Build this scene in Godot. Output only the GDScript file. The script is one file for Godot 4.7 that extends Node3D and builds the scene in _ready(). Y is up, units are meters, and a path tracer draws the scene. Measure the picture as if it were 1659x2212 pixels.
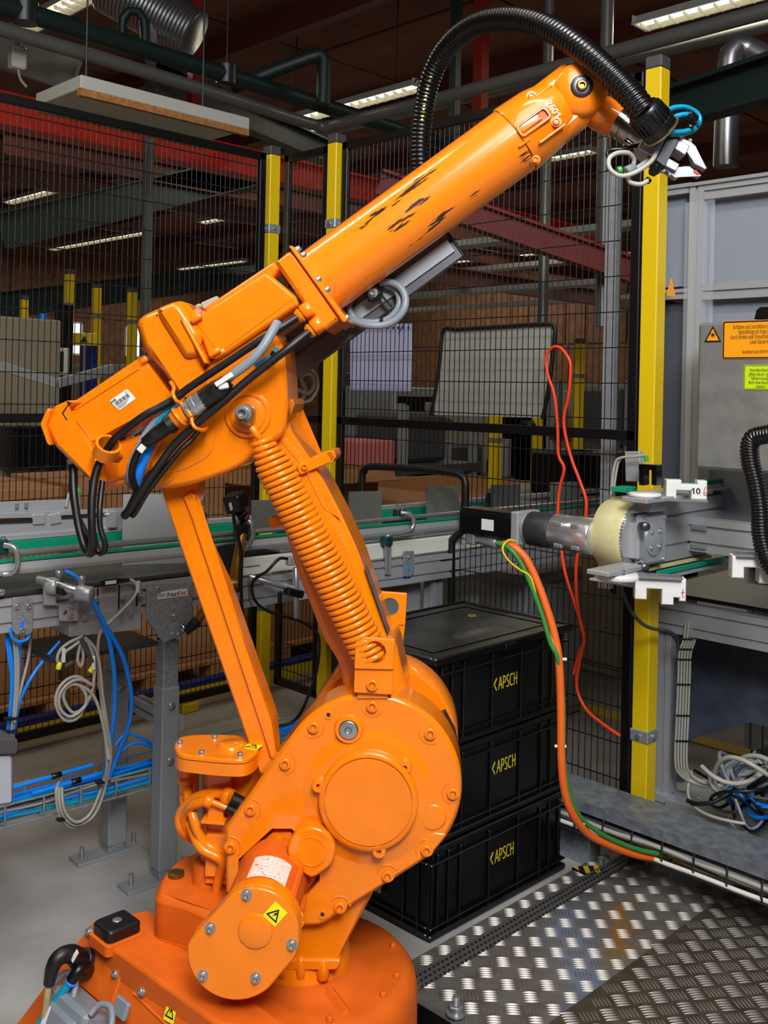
extends Node3D
# Factory cell with an orange six-axis robot. World: x and z run along the two fence directions of the cell, y is up, metres.

class MB:
	var v := PackedVector3Array()
	var n := PackedVector3Array()
	var t := PackedVector2Array()
	func tri(a: Vector3, b: Vector3, c: Vector3, na: Vector3, nb: Vector3, nc: Vector3) -> void:
		v.append_array([a, c, b])
		n.append_array([na, nc, nb])
		t.append_array([Vector2.ZERO, Vector2.ZERO, Vector2.ZERO])
	func flat(a: Vector3, b: Vector3, c: Vector3) -> void:
		var m := (b - a).cross(c - a)
		if m.length_squared() < 1e-18:
			return
		m = m.normalized()
		tri(a, b, c, m, m, m)
	func quad(a: Vector3, b: Vector3, c: Vector3, d: Vector3) -> void:
		flat(a, b, c)
		flat(a, c, d)
	func squad(a: Vector3, b: Vector3, c: Vector3, d: Vector3, na: Vector3, nb: Vector3, nc: Vector3, nd: Vector3) -> void:
		tri(a, b, c, na, nb, nc)
		tri(a, c, d, na, nc, nd)
	func uvquad(a: Vector3, b: Vector3, c: Vector3, d: Vector3) -> void:
		var at := t.size()
		quad(a, b, c, d)
		var u := [Vector2(0, 1), Vector2(1, 0), Vector2(1, 1), Vector2(0, 1), Vector2(0, 0), Vector2(1, 0)]
		for i in 6:
			t[at + i] = u[i]
	func join(o: MB, x := Transform3D()) -> void:
		for i in o.v.size():
			v.append(x * o.v[i])
			n.append((x.basis * o.n[i]).normalized())
		t.append_array(o.t)
	# box with chamfered edges
	func box(size: Vector3, x := Transform3D(), b := 0.0) -> void:
		var h := size / 2.0
		if b <= 0.0:
			for k in 3:
				for s in [-1.0, 1.0]:
					var q := []
					for c in [[-1.0, -1.0], [1.0, -1.0], [1.0, 1.0], [-1.0, 1.0]]:
						var p := Vector3.ZERO
						p[k] = s
						p[(k + 1) % 3] = c[0]
						p[(k + 2) % 3] = c[1]
						q.append(x * (p * h))
					if s > 0:
						quad(q[0], q[1], q[2], q[3])
					else:
						quad(q[3], q[2], q[1], q[0])
			return
		b = minf(b, minf(h.x, minf(h.y, h.z)) * 0.9)
		var pt := func(k: int, sg: Vector3) -> Vector3:
			var p := sg * (h - Vector3(b, b, b))
			p[k] = sg[k] * h[k]
			return x * p
		for k in 3:
			var k1 := (k + 1) % 3
			var k2 := (k + 2) % 3
			for s in [-1.0, 1.0]:
				var q := []
				for c in [[-1.0, -1.0], [1.0, -1.0], [1.0, 1.0], [-1.0, 1.0]]:
					var sg := Vector3.ZERO
					sg[k] = s
					sg[k1] = c[0]
					sg[k2] = c[1]
					q.append(pt.call(k, sg))
				if s > 0:
					quad(q[0], q[1], q[2], q[3])
				else:
					quad(q[3], q[2], q[1], q[0])
			for s1 in [-1.0, 1.0]:
				for s2 in [-1.0, 1.0]:
					var g0 := Vector3.ZERO
					g0[k1] = s1
					g0[k2] = s2
					g0[k] = -1.0
					var g1 := g0
					g1[k] = 1.0
					if s1 * s2 > 0:
						quad(pt.call(k1, g0), pt.call(k2, g0), pt.call(k2, g1), pt.call(k1, g1))
					else:
						quad(pt.call(k1, g1), pt.call(k2, g1), pt.call(k2, g0), pt.call(k1, g0))
		for sx in [-1.0, 1.0]:
			for sy in [-1.0, 1.0]:
				for sz in [-1.0, 1.0]:
					var g := Vector3(sx, sy, sz)
					if sx * sy * sz > 0:
						flat(pt.call(0, g), pt.call(1, g), pt.call(2, g))
					else:
						flat(pt.call(2, g), pt.call(1, g), pt.call(0, g))
	func bar(a: Vector3, b: Vector3, w: float, d: float, up := Vector3.UP, bev := 0.0) -> void:
		var y := (b - a).normalized()
		var z := up
		if absf(y.dot(up)) > 0.99:
			z = Vector3(1, 0, 0)
		var xx := y.cross(z).normalized()
		z = xx.cross(y).normalized()
		box(Vector3(w, a.distance_to(b), d), Transform3D(Basis(xx, y, z), (a + b) / 2.0), bev)
	# profile of (radius, height) turned about the local y axis
	func lathe(pr: Array, x := Transform3D(), seg := 24, crease := 0.7) -> void:
		var m := pr.size()
		var nn := []
		for i in m - 1:
			var d: Vector2 = pr[i + 1] - pr[i]
			nn.append(Vector2(d.y, -d.x).normalized())
		for i in m - 1:
			var a: Vector2 = pr[i]
			var b: Vector2 = pr[i + 1]
			if a.distance_squared_to(b) < 1e-14:
				continue
			var na: Vector2 = nn[i]
			var nb: Vector2 = nn[i]
			if i > 0 and nn[i - 1].dot(nn[i]) > crease:
				na = (nn[i - 1] + nn[i]).normalized()
			if i < m - 2 and nn[i + 1].dot(nn[i]) > crease:
				nb = (nn[i + 1] + nn[i]).normalized()
			for k in seg:
				var f0 := TAU * k / seg
				var f1 := TAU * (k + 1) / seg
				var c0 := Vector3(cos(f0), 0, -sin(f0))
				var c1 := Vector3(cos(f1), 0, -sin(f1))
				var y := Vector3.UP
				var p := [x * (c0 * a.x + y * a.y), x * (c1 * a.x + y * a.y), x * (c1 * b.x + y * b.y), x * (c0 * b.x + y * b.y)]
				var q := [x.basis * (c0 * na.x + y * na.y), x.basis * (c1 * na.x + y * na.y), x.basis * (c1 * nb.x + y * nb.y), x.basis * (c0 * nb.x + y * nb.y)]
				if a.x > 1e-7:
					tri(p[0], p[1], p[2], q[0], q[1], q[2])
				if b.x > 1e-7:
					tri(p[0], p[2], p[3], q[0], q[2], q[3])
	func cyl(a: Vector3, b: Vector3, r0: float, r1 := -1.0, seg := 16, bev := 0.0) -> void:
		if r1 < 0:
			r1 = r0
		var h := a.distance_to(b)
		var e := minf(bev, minf(minf(r0, r1), h) * 0.45)
		if e > 0:
			lathe([Vector2(0, 0), Vector2(r0 - e, 0), Vector2(r0, e), Vector2(r1, h - e), Vector2(r1 - e, h), Vector2(0, h)], MB.along(a, b), seg)
		else:
			lathe([Vector2(0, 0), Vector2(r0, 0), Vector2(r1, h), Vector2(0, h)], MB.along(a, b), seg)
	static func along(a: Vector3, b: Vector3) -> Transform3D:
		var y := (b - a).normalized()
		var z := Vector3(0, 0, 1) if absf(y.z) < 0.9 else Vector3(1, 0, 0)
		var xx := y.cross(z).normalized()
		return Transform3D(Basis(xx, y, xx.cross(y)), a)
	static func curve(p: PackedVector3Array, step: float) -> PackedVector3Array:
		var o := PackedVector3Array()
		var m := p.size()
		for i in m - 1:
			var a := p[maxi(i - 1, 0)]
			var d := p[mini(i + 2, m - 1)]
			var k := maxi(1, int(ceil(p[i].distance_to(p[i + 1]) / step)))
			for j in k:
				o.append(p[i].cubic_interpolate(p[i + 1], a, d, float(j) / k))
		o.append(p[m - 1])
		return o
	# round section swept along points; radii one per point or a single one
	func sweep(p: PackedVector3Array, r: Variant, seg := 10, caps := true) -> void:
		var m := p.size()
		var rr := PackedFloat32Array()
		if r is float:
			rr.resize(m)
			rr.fill(r)
		else:
			rr = r
		var t0 := (p[1] - p[0]).normalized()
		var u := t0.cross(Vector3(0.31, 0.87, 0.38)).normalized()
		var ring := []
		var nor := []
		for i in m:
			var tg := (p[mini(i + 1, m - 1)] - p[maxi(i - 1, 0)]).normalized()
			u = (u - tg * u.dot(tg)).normalized()
			var w := tg.cross(u)
			var ds := p[mini(i + 1, m - 1)].distance_to(p[maxi(i - 1, 0)])
			var sl := (rr[mini(i + 1, m - 1)] - rr[maxi(i - 1, 0)]) / maxf(ds, 1e-6)
			var a := PackedVector3Array()
			var b := PackedVector3Array()
			for k in seg:
				var d := u * cos(TAU * k / seg) + w * sin(TAU * k / seg)
				a.append(p[i] + d * rr[i])
				b.append((d - tg * sl).normalized())
			ring.append(a)
			nor.append(b)
		for i in m - 1:
			for k in seg:
				var l := (k + 1) % seg
				squad(ring[i][k], ring[i][l], ring[i + 1][l], ring[i + 1][k], nor[i][k], nor[i][l], nor[i + 1][l], nor[i + 1][k])
		if caps:
			for k in seg:
				var l := (k + 1) % seg
				flat(p[0], ring[0][l], ring[0][k])
				flat(p[m - 1], ring[m - 1][k], ring[m - 1][l])
	func tube(p: PackedVector3Array, r: float, step := 0.015, seg := 8) -> void:
		sweep(curve(p, step), r, seg)
	# outline in the local xy plane pushed from z0 to z1, front edge chamfered by bev, back edge by bev2
	func prism(poly: PackedVector2Array, z0: float, z1: float, bev := 0.0, x := Transform3D(), holes := [], bev2 := 0.0) -> void:
		var pl := poly.duplicate()
		if Geometry2D.is_polygon_clockwise(pl):
			pl.reverse()
		var m := pl.size()
		var en := PackedVector2Array()
		for i in m:
			var d := (pl[(i + 1) % m] - pl[i]).normalized()
			en.append(Vector2(d.y, -d.x))
		var inner := PackedVector2Array()
		var inner2 := PackedVector2Array()
		for i in m:
			var a := en[(i + m - 1) % m]
			var b := en[i]
			var mt := (a + b) / maxf(1.0 + a.dot(b), 0.35)
			inner.append(pl[i] - mt * bev)
			inner2.append(pl[i] - mt * bev2)
		cap(inner, z1, x, holes, true)
		cap(inner2, z0, x, holes, false)
		for i in m:
			var j := (i + 1) % m
			var na := en[i]
			var nb := en[i]
			if en[(i + m - 1) % m].dot(en[i]) > 0.8:
				na = (en[(i + m - 1) % m] + en[i]).normalized()
			if en[j].dot(en[i]) > 0.8:
				nb = (en[j] + en[i]).normalized()
			var ma := x.basis * Vector3(na.x, na.y, 0)
			var mb := x.basis * Vector3(nb.x, nb.y, 0)
			var zz := x.basis * Vector3(0, 0, 1)
			var a0 := x * Vector3(pl[i].x, pl[i].y, z0 + bev2)
			var b0 := x * Vector3(pl[j].x, pl[j].y, z0 + bev2)
			var a1 := x * Vector3(pl[i].x, pl[i].y, z1 - bev)
			var b1 := x * Vector3(pl[j].x, pl[j].y, z1 - bev)
			squad(a0, b0, b1, a1, ma, mb, mb, ma)
			if bev > 0:
				squad(a1, b1, x * Vector3(inner[j].x, inner[j].y, z1), x * Vector3(inner[i].x, inner[i].y, z1), (ma + zz * 0.4).normalized(), (mb + zz * 0.4).normalized(), (mb * 0.4 + zz).normalized(), (ma * 0.4 + zz).normalized())
			if bev2 > 0:
				squad(x * Vector3(inner2[i].x, inner2[i].y, z0), x * Vector3(inner2[j].x, inner2[j].y, z0), b0, a0, (ma - zz).normalized(), (mb - zz).normalized(), (mb - zz * 0.2).normalized(), (ma - zz * 0.2).normalized())
		for h in holes:
			var hp: PackedVector2Array = h.duplicate()
			if not Geometry2D.is_polygon_clockwise(hp):
				hp.reverse()
			for i in hp.size():
				var j := (i + 1) % hp.size()
				quad(x * Vector3(hp[i].x, hp[i].y, z0), x * Vector3(hp[j].x, hp[j].y, z0), x * Vector3(hp[j].x, hp[j].y, z1), x * Vector3(hp[i].x, hp[i].y, z1))
	func cap(pl: PackedVector2Array, z: float, x: Transform3D, holes: Array, up: bool) -> void:
		var all := pl.duplicate()
		var ix: PackedInt32Array
		if holes.is_empty():
			ix = Geometry2D.triangulate_polygon(all)
			if ix.is_empty():
				ix = Geometry2D.triangulate_delaunay(all)
		else:
			for h in holes:
				all.append_array(h)
			ix = Geometry2D.triangulate_delaunay(all)
		for i in range(0, ix.size(), 3):
			var a := all[ix[i]]
			var b := all[ix[i + 1]]
			var c := all[ix[i + 2]]
			if not holes.is_empty():
				var g := (a + b + c) / 3.0
				if not Geometry2D.is_point_in_polygon(g, pl):
					continue
				var inside := false
				for h in holes:
					inside = inside or Geometry2D.is_point_in_polygon(g, h)
				if inside:
					continue
			if ((b - a).cross(c - a) > 0) != up:
				var w := b
				b = c
				c = w
			flat(x * Vector3(a.x, a.y, z), x * Vector3(b.x, b.y, z), x * Vector3(c.x, c.y, z))
	func mesh() -> ArrayMesh:
		var arr := []
		arr.resize(Mesh.ARRAY_MAX)
		arr[Mesh.ARRAY_VERTEX] = v
		arr[Mesh.ARRAY_NORMAL] = n
		arr[Mesh.ARRAY_TEX_UV] = t
		var me := ArrayMesh.new()
		me.add_surface_from_arrays(Mesh.PRIMITIVE_TRIANGLES, arr)
		return me

var M := {}
var rng := RandomNumberGenerator.new()

func pa(a: Array) -> PackedVector3Array:
	var o := PackedVector3Array()
	for i in range(0, a.size(), 3):
		o.append(Vector3(a[i], a[i + 1], a[i + 2]))
	return o

func p2(a: Array) -> PackedVector2Array:
	var o := PackedVector2Array()
	for i in range(0, a.size(), 2):
		o.append(Vector2(a[i], a[i + 1]))
	return o

# rounds the corners of an outline
func rnd(p: PackedVector2Array, r: float, seg := 5) -> PackedVector2Array:
	var o := PackedVector2Array()
	var m := p.size()
	for i in m:
		var a := p[(i + m - 1) % m]
		var b := p[i]
		var c := p[(i + 1) % m]
		var d0 := minf(r, a.distance_to(b) * 0.49)
		var d1 := minf(r, c.distance_to(b) * 0.49)
		var s := b + (a - b).normalized() * d0
		var e := b + (c - b).normalized() * d1
		for k in seg + 1:
			var f := float(k) / seg
			o.append(s.lerp(b, f).lerp(b.lerp(e, f), f))
	return o

func circ(c: Vector2, r: float, seg := 32, a0 := 0.0, a1 := TAU) -> PackedVector2Array:
	var o := PackedVector2Array()
	var full := absf(a1 - a0) >= TAU - 0.001
	for k in (seg if full else seg + 1):
		var f := a0 + (a1 - a0) * k / seg
		o.append(c + Vector2(cos(f), sin(f)) * r)
	return o

func rect2(c: Vector2, s: Vector2) -> PackedVector2Array:
	var h := s / 2.0
	return PackedVector2Array([c + Vector2(-h.x, -h.y), c + Vector2(h.x, -h.y), c + Vector2(h.x, h.y), c + Vector2(-h.x, h.y)])

func tag(o: Node, label: String, category := "", group := "", kind := "") -> void:
	o.set_meta("label", label)
	if category:
		o.set_meta("category", category)
	if group:
		o.set_meta("group", group)
	if kind:
		o.set_meta("kind", kind)

func thing(called: String, label: String, category: String, at := Vector3.ZERO, group := "") -> Node3D:
	var o := Node3D.new()
	o.name = called
	add_child(o, true)
	o.position = at
	tag(o, label, category, group)
	return o

func part(called: String, b: Variant, m: Material, parent: Node, x := Transform3D()) -> MeshInstance3D:
	var o := MeshInstance3D.new()
	o.name = called
	o.mesh = b.mesh() if b is MB else b
	o.material_override = m
	o.transform = x
	parent.add_child(o, true)
	return o

# parts given in world coordinates under a thing that stands at its base
func wpart(called: String, b: Variant, m: Material, parent: Node3D) -> MeshInstance3D:
	return part(called, b, m, parent, Transform3D(Basis(), -parent.position))

func single(called: String, b: Variant, m: Material, label: String, category: String, group := "") -> MeshInstance3D:
	var o := part(called, b, m, self)
	tag(o, label, category, group)
	return o

func struct(called: String, b: Variant, m: Material, label := "") -> MeshInstance3D:
	var o := part(called, b, m, self)
	o.set_meta("kind", "structure")
	if label:
		o.set_meta("label", label)
	return o

func mbox(size: Vector3, at := Vector3.ZERO, bev := 0.0) -> MB:
	var b := MB.new()
	b.box(size, Transform3D(Basis(), at), bev)
	return b

func mtube(p: PackedVector3Array, r: float, step := 0.015, seg := 8) -> MB:
	var b := MB.new()
	b.tube(p, r, step, seg)
	return b

func mprism(p: PackedVector2Array, z0: float, z1: float, bev := 0.0, x := Transform3D(), holes := [], bev2 := 0.0) -> MB:
	var b := MB.new()
	b.prism(p, z0, z1, bev, x, holes, bev2)
	return b

func mcyl(a: Vector3, b: Vector3, r: float, r1 := -1.0, seg := 20, bev := 0.0) -> MB:
	var o := MB.new()
	o.cyl(a, b, r, r1, seg, bev)
	return o

# socket-head screw, axis +z, seat at z = 0
func screw_mesh(r: float, h: float, washer := 0.0) -> MB:
	var b := MB.new()
	var x := Transform3D(Basis(Vector3(1, 0, 0), Vector3(0, 0, 1), Vector3(0, -1, 0)), Vector3.ZERO)
	if washer > 0:
		b.lathe([Vector2(washer, 0), Vector2(washer, h * 0.2), Vector2(r * 0.9, h * 0.2)], x, 18)
	b.lathe([Vector2(r, 0), Vector2(r, h * 0.85), Vector2(r * 0.88, h), Vector2(r * 0.58, h)], x, 18)
	b.lathe([Vector2(r * 0.58, h), Vector2(r * 0.54, h * 0.45), Vector2(0, h * 0.45)], x, 6, 2.0)
	return b

func mat(c: Color, rough := 0.5, metal := 0.0) -> StandardMaterial3D:
	var m := StandardMaterial3D.new()
	m.albedo_color = c
	m.roughness = rough
	m.metallic = metal
	return m

func noise_tex(sc: float, lo: Color, hi: Color, sd: int, size := 256, oct := 4, points := []) -> NoiseTexture2D:
	var f := FastNoiseLite.new()
	f.seed = sd
	f.frequency = sc
	f.fractal_octaves = oct
	var t := NoiseTexture2D.new()
	t.noise = f
	t.width = size
	t.height = size
	t.seamless = true
	var g := Gradient.new()
	if points.is_empty():
		g.set_color(0, lo)
		g.set_color(1, hi)
	else:
		g.offsets = PackedFloat32Array(points)
		var cs := PackedColorArray()
		for i in points.size():
			cs.append(lo.lerp(hi, float(i) / (points.size() - 1)))
		g.colors = cs
	t.color_ramp = g
	return t

func tri_tex(m: StandardMaterial3D, t: Texture2D, scale: float, world := false) -> StandardMaterial3D:
	m.albedo_texture = t
	m.uv1_triplanar = true
	m.uv1_world_triplanar = world
	m.uv1_scale = Vector3(scale, scale, scale)
	return m

func bump(m: StandardMaterial3D, t: Texture2D, cm: float) -> StandardMaterial3D:
	m.heightmap_enabled = true
	m.heightmap_texture = t
	m.heightmap_scale = cm
	return m

func _ready() -> void:
	rng.seed = 7
	# camera
	var cam := Camera3D.new()
	cam.name = "camera"
	cam.transform = Transform3D(Basis(Vector3(0.707, 0.0209, 0.707), Vector3(-0.0148, 0.9998, -0.0148), Vector3(-0.7071, 0, 0.7071)), Vector3(0, 1.35, 0))
	cam.projection = Camera3D.PROJECTION_FRUSTUM
	cam.near = 0.05
	cam.far = 60.0
	cam.size = 0.05 * 2212.0 / 2170.0
	cam.frustum_offset = Vector2(0.0, -0.05 * 261.0 / 2170.0)
	add_child(cam)
	cam.current = true
	# environment: daylight that enters only through the hall's windows
	var env := Environment.new()
	env.background_mode = Environment.BG_SKY
	var sky := Sky.new()
	var ps := ProceduralSkyMaterial.new()
	ps.sky_top_color = Color(0.55, 0.68, 0.85)
	ps.sky_horizon_color = Color(0.85, 0.9, 0.95)
	ps.ground_bottom_color = Color(0.3, 0.3, 0.3)
	ps.ground_horizon_color = Color(0.6, 0.62, 0.62)
	sky.sky_material = ps
	env.sky = sky
	env.background_energy_multiplier = 2.5
	env.tonemap_mode = Environment.TONE_MAPPER_LINEAR
	env.tonemap_exposure = 1.0
	env.sdfgi_enabled = true
	env.ssao_enabled = true
	env.ssil_enabled = true
	var we := WorldEnvironment.new()
	we.name = "environment"
	we.environment = env
	add_child(we)
	# photographer's flash, bounced from a big umbrella above and to the right of the camera
	var fl := AreaLight3D.new()
	fl.name = "flash_umbrella"
	fl.area_size = Vector2(0.9, 0.9)
	fl.area_normalize_energy = true
	fl.light_energy = FLASH
	fl.light_color = Color(0.97, 0.98, 1.0)
	fl.shadow_enabled = true
	fl.area_range = 30.0
	add_child(fl)
	fl.look_at_from_position(Vector3(-0.25, 3.05, 0.95), Vector3(1.6, 0.8, -1.7))
	# the flash thrown back by the roof behind the camera
	var bo := AreaLight3D.new()
	bo.name = "bounced_flash"
	bo.area_size = Vector2(2.4, 2.4)
	bo.area_normalize_energy = true
	bo.light_energy = BOUNCE
	bo.light_color = Color(0.97, 0.98, 1.0)
	bo.shadow_enabled = true
	bo.area_range = 30.0
	add_child(bo)
	bo.look_at_from_position(Vector3(-0.6, 4.3, 0.9), Vector3(1.8, 0.4, -2.0))
	# fluorescent rows under the roof of the hall
	materials()
	hall()
	build_robot()
	cell()

const FLASH := 12.0
const BOUNCE := 13.5

func materials() -> void:
	var peel := noise_tex(0.06, Color.BLACK, Color.WHITE, 3, 256, 3)
	var grime := noise_tex(0.012, Color(0.95, 0.94, 0.93), Color.WHITE, 11, 256, 5)
	var o := mat(Color(0.95, 0.5, 0.02), 0.36)
	o.metallic_specular = 0.3
	o.clearcoat_enabled = true
	o.clearcoat = 0.9
	o.clearcoat_roughness = 0.1
	tri_tex(o, grime, 3.0)
	bump(o, peel, 0.035)
	M.orange = o
	var d := mat(Color(0.86, 0.39, 0.08), 0.6)
	d.metallic_specular = 0.3
	d.clearcoat_enabled = true
	d.clearcoat = 0.18
	d.clearcoat_roughness = 0.3
	tri_tex(d, noise_tex(0.02, Color(0.9, 0.88, 0.86), Color(1, 1, 1), 21, 256, 5), 2.5)
	bump(d, peel, 0.03)
	M.orange_dusty = d
	var s := mat(Color.WHITE, 0.4)
	s.clearcoat_enabled = true
	s.metallic_specular = 0.3
	s.clearcoat = 1.0
	s.clearcoat_roughness = 0.14
	s.albedo_texture = scuff_texture()
	M.scuffed_orange = s
	M.black = mat(Color(0.03, 0.03, 0.03), 0.6)
	M.black_plastic = mat(Color(0.035, 0.035, 0.038), 0.35)
	M.black_rubber = mat(Color(0.045, 0.045, 0.05), 0.45)
	M.dark_grey = mat(Color(0.25, 0.25, 0.26), 0.6)
	M.grey_plastic = mat(Color(0.47, 0.5, 0.53), 0.45)
	M.cable_grey = mat(Color(0.62, 0.61, 0.56), 0.5)
	M.cream = mat(Color(0.66, 0.6, 0.42), 0.55)
	M.teal = mat(Color(0.0, 0.54, 0.68), 0.35)
	M.blue = mat(Color(0.03, 0.52, 0.95), 0.35)
	M.pale_blue = mat(Color(0.5, 0.72, 0.88), 0.4)
	M.green = mat(Color(0.25, 0.6, 0.25), 0.4)
	M.red = mat(Color(0.75, 0.08, 0.06), 0.45)
	M.white = mat(Color(0.85, 0.85, 0.83), 0.5)
	M.white_plastic = mat(Color(0.82, 0.82, 0.78), 0.4)
	M.yellow_sticker = mat(Color(0.93, 0.88, 0.05), 0.5)
	M.steel = mat(Color(0.68, 0.69, 0.7), 0.3, 0.75)
	M.dark_steel = mat(Color(0.3, 0.31, 0.33), 0.35, 0.8)
	M.gold_steel = mat(Color(0.66, 0.58, 0.38), 0.35, 0.85)
	M.brass = mat(Color(0.5, 0.4, 0.2), 0.35, 0.85)
	M.chrome = mat(Color(0.7, 0.7, 0.69), 0.18, 1.0)
	M.alu = mat(Color(0.68, 0.69, 0.7), 0.38, 0.45)
	M.bright_alu = mat(Color(0.58, 0.59, 0.6), 0.4, 0.3)
	M.dark_alu = mat(Color(0.36, 0.36, 0.37), 0.35, 0.6)
	M.dark_block = mat(Color(0.16, 0.17, 0.19), 0.5)
	M.worn_label = tri_tex(mat(Color.WHITE, 0.6), noise_tex(0.05, Color(0.78, 0.36, 0.14), Color(0.9, 0.86, 0.83), 5, 256, 5, [0.0, 0.2, 0.3, 0.42]), 9.0)
	M.worn_strip = tri_tex(mat(Color.WHITE, 0.6), noise_tex(0.04, Color(0.4, 0.34, 0.34), Color(0.72, 0.68, 0.7), 8), 9.0)
	M.yellow_paint = mat(Color(0.84, 0.71, 0.035), 0.42)
	M.yellow_print = mat(Color(0.85, 0.75, 0.05), 0.5)
	M.black_paint = mat(Color(0.03, 0.03, 0.032), 0.4)
	M.black_wire = mat(Color(0.09, 0.09, 0.092), 0.3)
	M.black_gloss = mat(Color(0.025, 0.025, 0.028), 0.2)
	M.zinc = bump(tri_tex(mat(Color(0.66, 0.68, 0.69), 0.4, 0.45), noise_tex(0.05, Color(0.78, 0.8, 0.82), Color.WHITE, 51), 5.0), noise_tex(0.05, Color.BLACK, Color.WHITE, 52), 0.01)
	M.galvanised = tri_tex(mat(Color(0.56, 0.58, 0.6), 0.42, 0.4), noise_tex(0.03, Color(0.7, 0.72, 0.74), Color.WHITE, 53), 3.0)
	M.pale_steel = mat(Color(0.58, 0.59, 0.59), 0.45, 0.25)
	M.alu_profile = mat(Color(0.64, 0.65, 0.66), 0.38, 0.3)
	M.turned_alu = mat(Color(0.82, 0.82, 0.82), 0.24, 0.8)
	M.stainless = tri_tex(mat(Color(0.58, 0.58, 0.56), 0.42, 0.4), noise_tex(0.02, Color(0.85, 0.85, 0.85), Color.WHITE, 54), 2.0)
	M.crate = mat(Color(0.022, 0.022, 0.025), 0.3)
	M.glass = glass_mat()
	M.frosted = mat(Color(0.52, 0.54, 0.58), 0.35)
	M.smoked = mat(Color(0.3, 0.31, 0.34), 0.15)
	M.slate = tri_tex(mat(Color(0.27, 0.3, 0.35), 0.5), noise_tex(0.02, Color(0.7, 0.72, 0.75), Color.WHITE, 55), 2.0)
	M.green_strip = mat(Color(0.0, 0.54, 0.4), 0.4)
	M.teal_block = mat(Color(0.02, 0.22, 0.22), 0.4)
	M.belt = mat(Color(0.2, 0.19, 0.17), 0.45, 0.2)
	M.rib_plate = mat(Color(0.6, 0.61, 0.58), 0.4, 0.6)
	M.gold_paint = mat(Color(0.55, 0.38, 0.13), 0.35, 0.6)
	M.cream_belt = tri_tex(mat(Color(0.82, 0.79, 0.6), 0.35), noise_tex(0.03, Color(0.92, 0.91, 0.88), Color.WHITE, 56), 6.0)
	M.carrier_white = mat(Color(0.86, 0.86, 0.84), 0.35)
	M.orange_sign = mat(Color(0.93, 0.6, 0.02), 0.5)
	M.yellow_green = mat(Color(0.75, 0.85, 0.05), 0.5)
	M.hose = mat(Color(0.03, 0.03, 0.033), 0.28)
	M.cable_orange = mat(Color(0.9, 0.4, 0.12), 0.45)
	M.cable_green = mat(Color(0.2, 0.5, 0.2), 0.45)
	M.cable_yellow = mat(Color(0.8, 0.72, 0.05), 0.45)
	M.cable_amber = mat(Color(0.85, 0.58, 0.05), 0.45)
	M.cable_purple = mat(Color(0.45, 0.3, 0.42), 0.5)
	M.cord = mat(Color(0.9, 0.25, 0.08), 0.45)
	M.board_grey = mat(Color(0.6, 0.59, 0.56), 0.6)
	M.lilac = mat(Color(0.68, 0.68, 0.8), 0.6)
	M.bag_grey = mat(Color(0.62, 0.64, 0.68), 0.6)
	M.beige = mat(Color(0.56, 0.52, 0.44), 0.55)
	M.dark_screen = mat(Color(0.06, 0.07, 0.06), 0.25)
	M.deep_blue = mat(Color(0.05, 0.14, 0.45), 0.5)
	M.pink = mat(Color(0.78, 0.42, 0.4), 0.7)
	M.cardboard = tri_tex(mat(Color(0.66, 0.46, 0.28), 0.75), noise_tex(0.01, Color(0.88, 0.86, 0.84), Color.WHITE, 57), 1.0)
	M.tape = mat(Color(0.55, 0.4, 0.2), 0.35)
	M.wood = tri_tex(mat(Color(0.78, 0.56, 0.32), 0.7), noise_tex(0.03, Color(0.75, 0.7, 0.65), Color.WHITE, 58), 3.0)
	M.yellow_black = tri_tex(mat(Color.WHITE, 0.6), stripes(), 12.0, true)
	M.grip_strip = mat(Color(0.36, 0.35, 0.34), 0.5, 0.4)
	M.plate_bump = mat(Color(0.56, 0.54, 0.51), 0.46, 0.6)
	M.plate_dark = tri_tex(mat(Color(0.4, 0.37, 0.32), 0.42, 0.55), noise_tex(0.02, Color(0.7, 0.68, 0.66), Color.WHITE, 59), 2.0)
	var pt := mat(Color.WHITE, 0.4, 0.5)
	pt.albedo_texture = plate_tints()
	M.plate_tinted = pt

func glass_mat() -> StandardMaterial3D:
	var m := mat(Color(0.9, 0.95, 1.0, 0.12), 0.05)
	m.transparency = BaseMaterial3D.TRANSPARENCY_ALPHA
	return m

func stripes() -> ImageTexture:
	var im := Image.create(64, 64, false, Image.FORMAT_RGB8)
	for y in 64:
		for x in 64:
			im.set_pixel(x, y, Color(0.8, 0.65, 0.05) if posmod(x + y, 32) < 16 else Color(0.05, 0.05, 0.05))
	return ImageTexture.create_from_image(im)

# colour patches on the aluminium tread plate: a bluish and an orange cloud
func plate_tints() -> ImageTexture:
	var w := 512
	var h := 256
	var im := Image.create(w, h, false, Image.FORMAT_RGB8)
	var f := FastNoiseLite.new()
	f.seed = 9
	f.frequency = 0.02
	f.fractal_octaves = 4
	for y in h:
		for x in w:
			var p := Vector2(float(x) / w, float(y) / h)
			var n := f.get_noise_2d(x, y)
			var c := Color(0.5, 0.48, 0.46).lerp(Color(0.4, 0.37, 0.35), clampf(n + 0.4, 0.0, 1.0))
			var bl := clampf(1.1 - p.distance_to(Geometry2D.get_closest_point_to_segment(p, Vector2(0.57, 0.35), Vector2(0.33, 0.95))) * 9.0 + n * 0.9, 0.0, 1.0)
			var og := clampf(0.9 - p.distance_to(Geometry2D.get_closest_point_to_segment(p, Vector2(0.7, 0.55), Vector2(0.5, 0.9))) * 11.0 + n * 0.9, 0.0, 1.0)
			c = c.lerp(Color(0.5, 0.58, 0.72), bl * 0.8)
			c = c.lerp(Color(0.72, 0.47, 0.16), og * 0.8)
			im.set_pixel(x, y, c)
	return ImageTexture.create_from_image(im)

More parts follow.
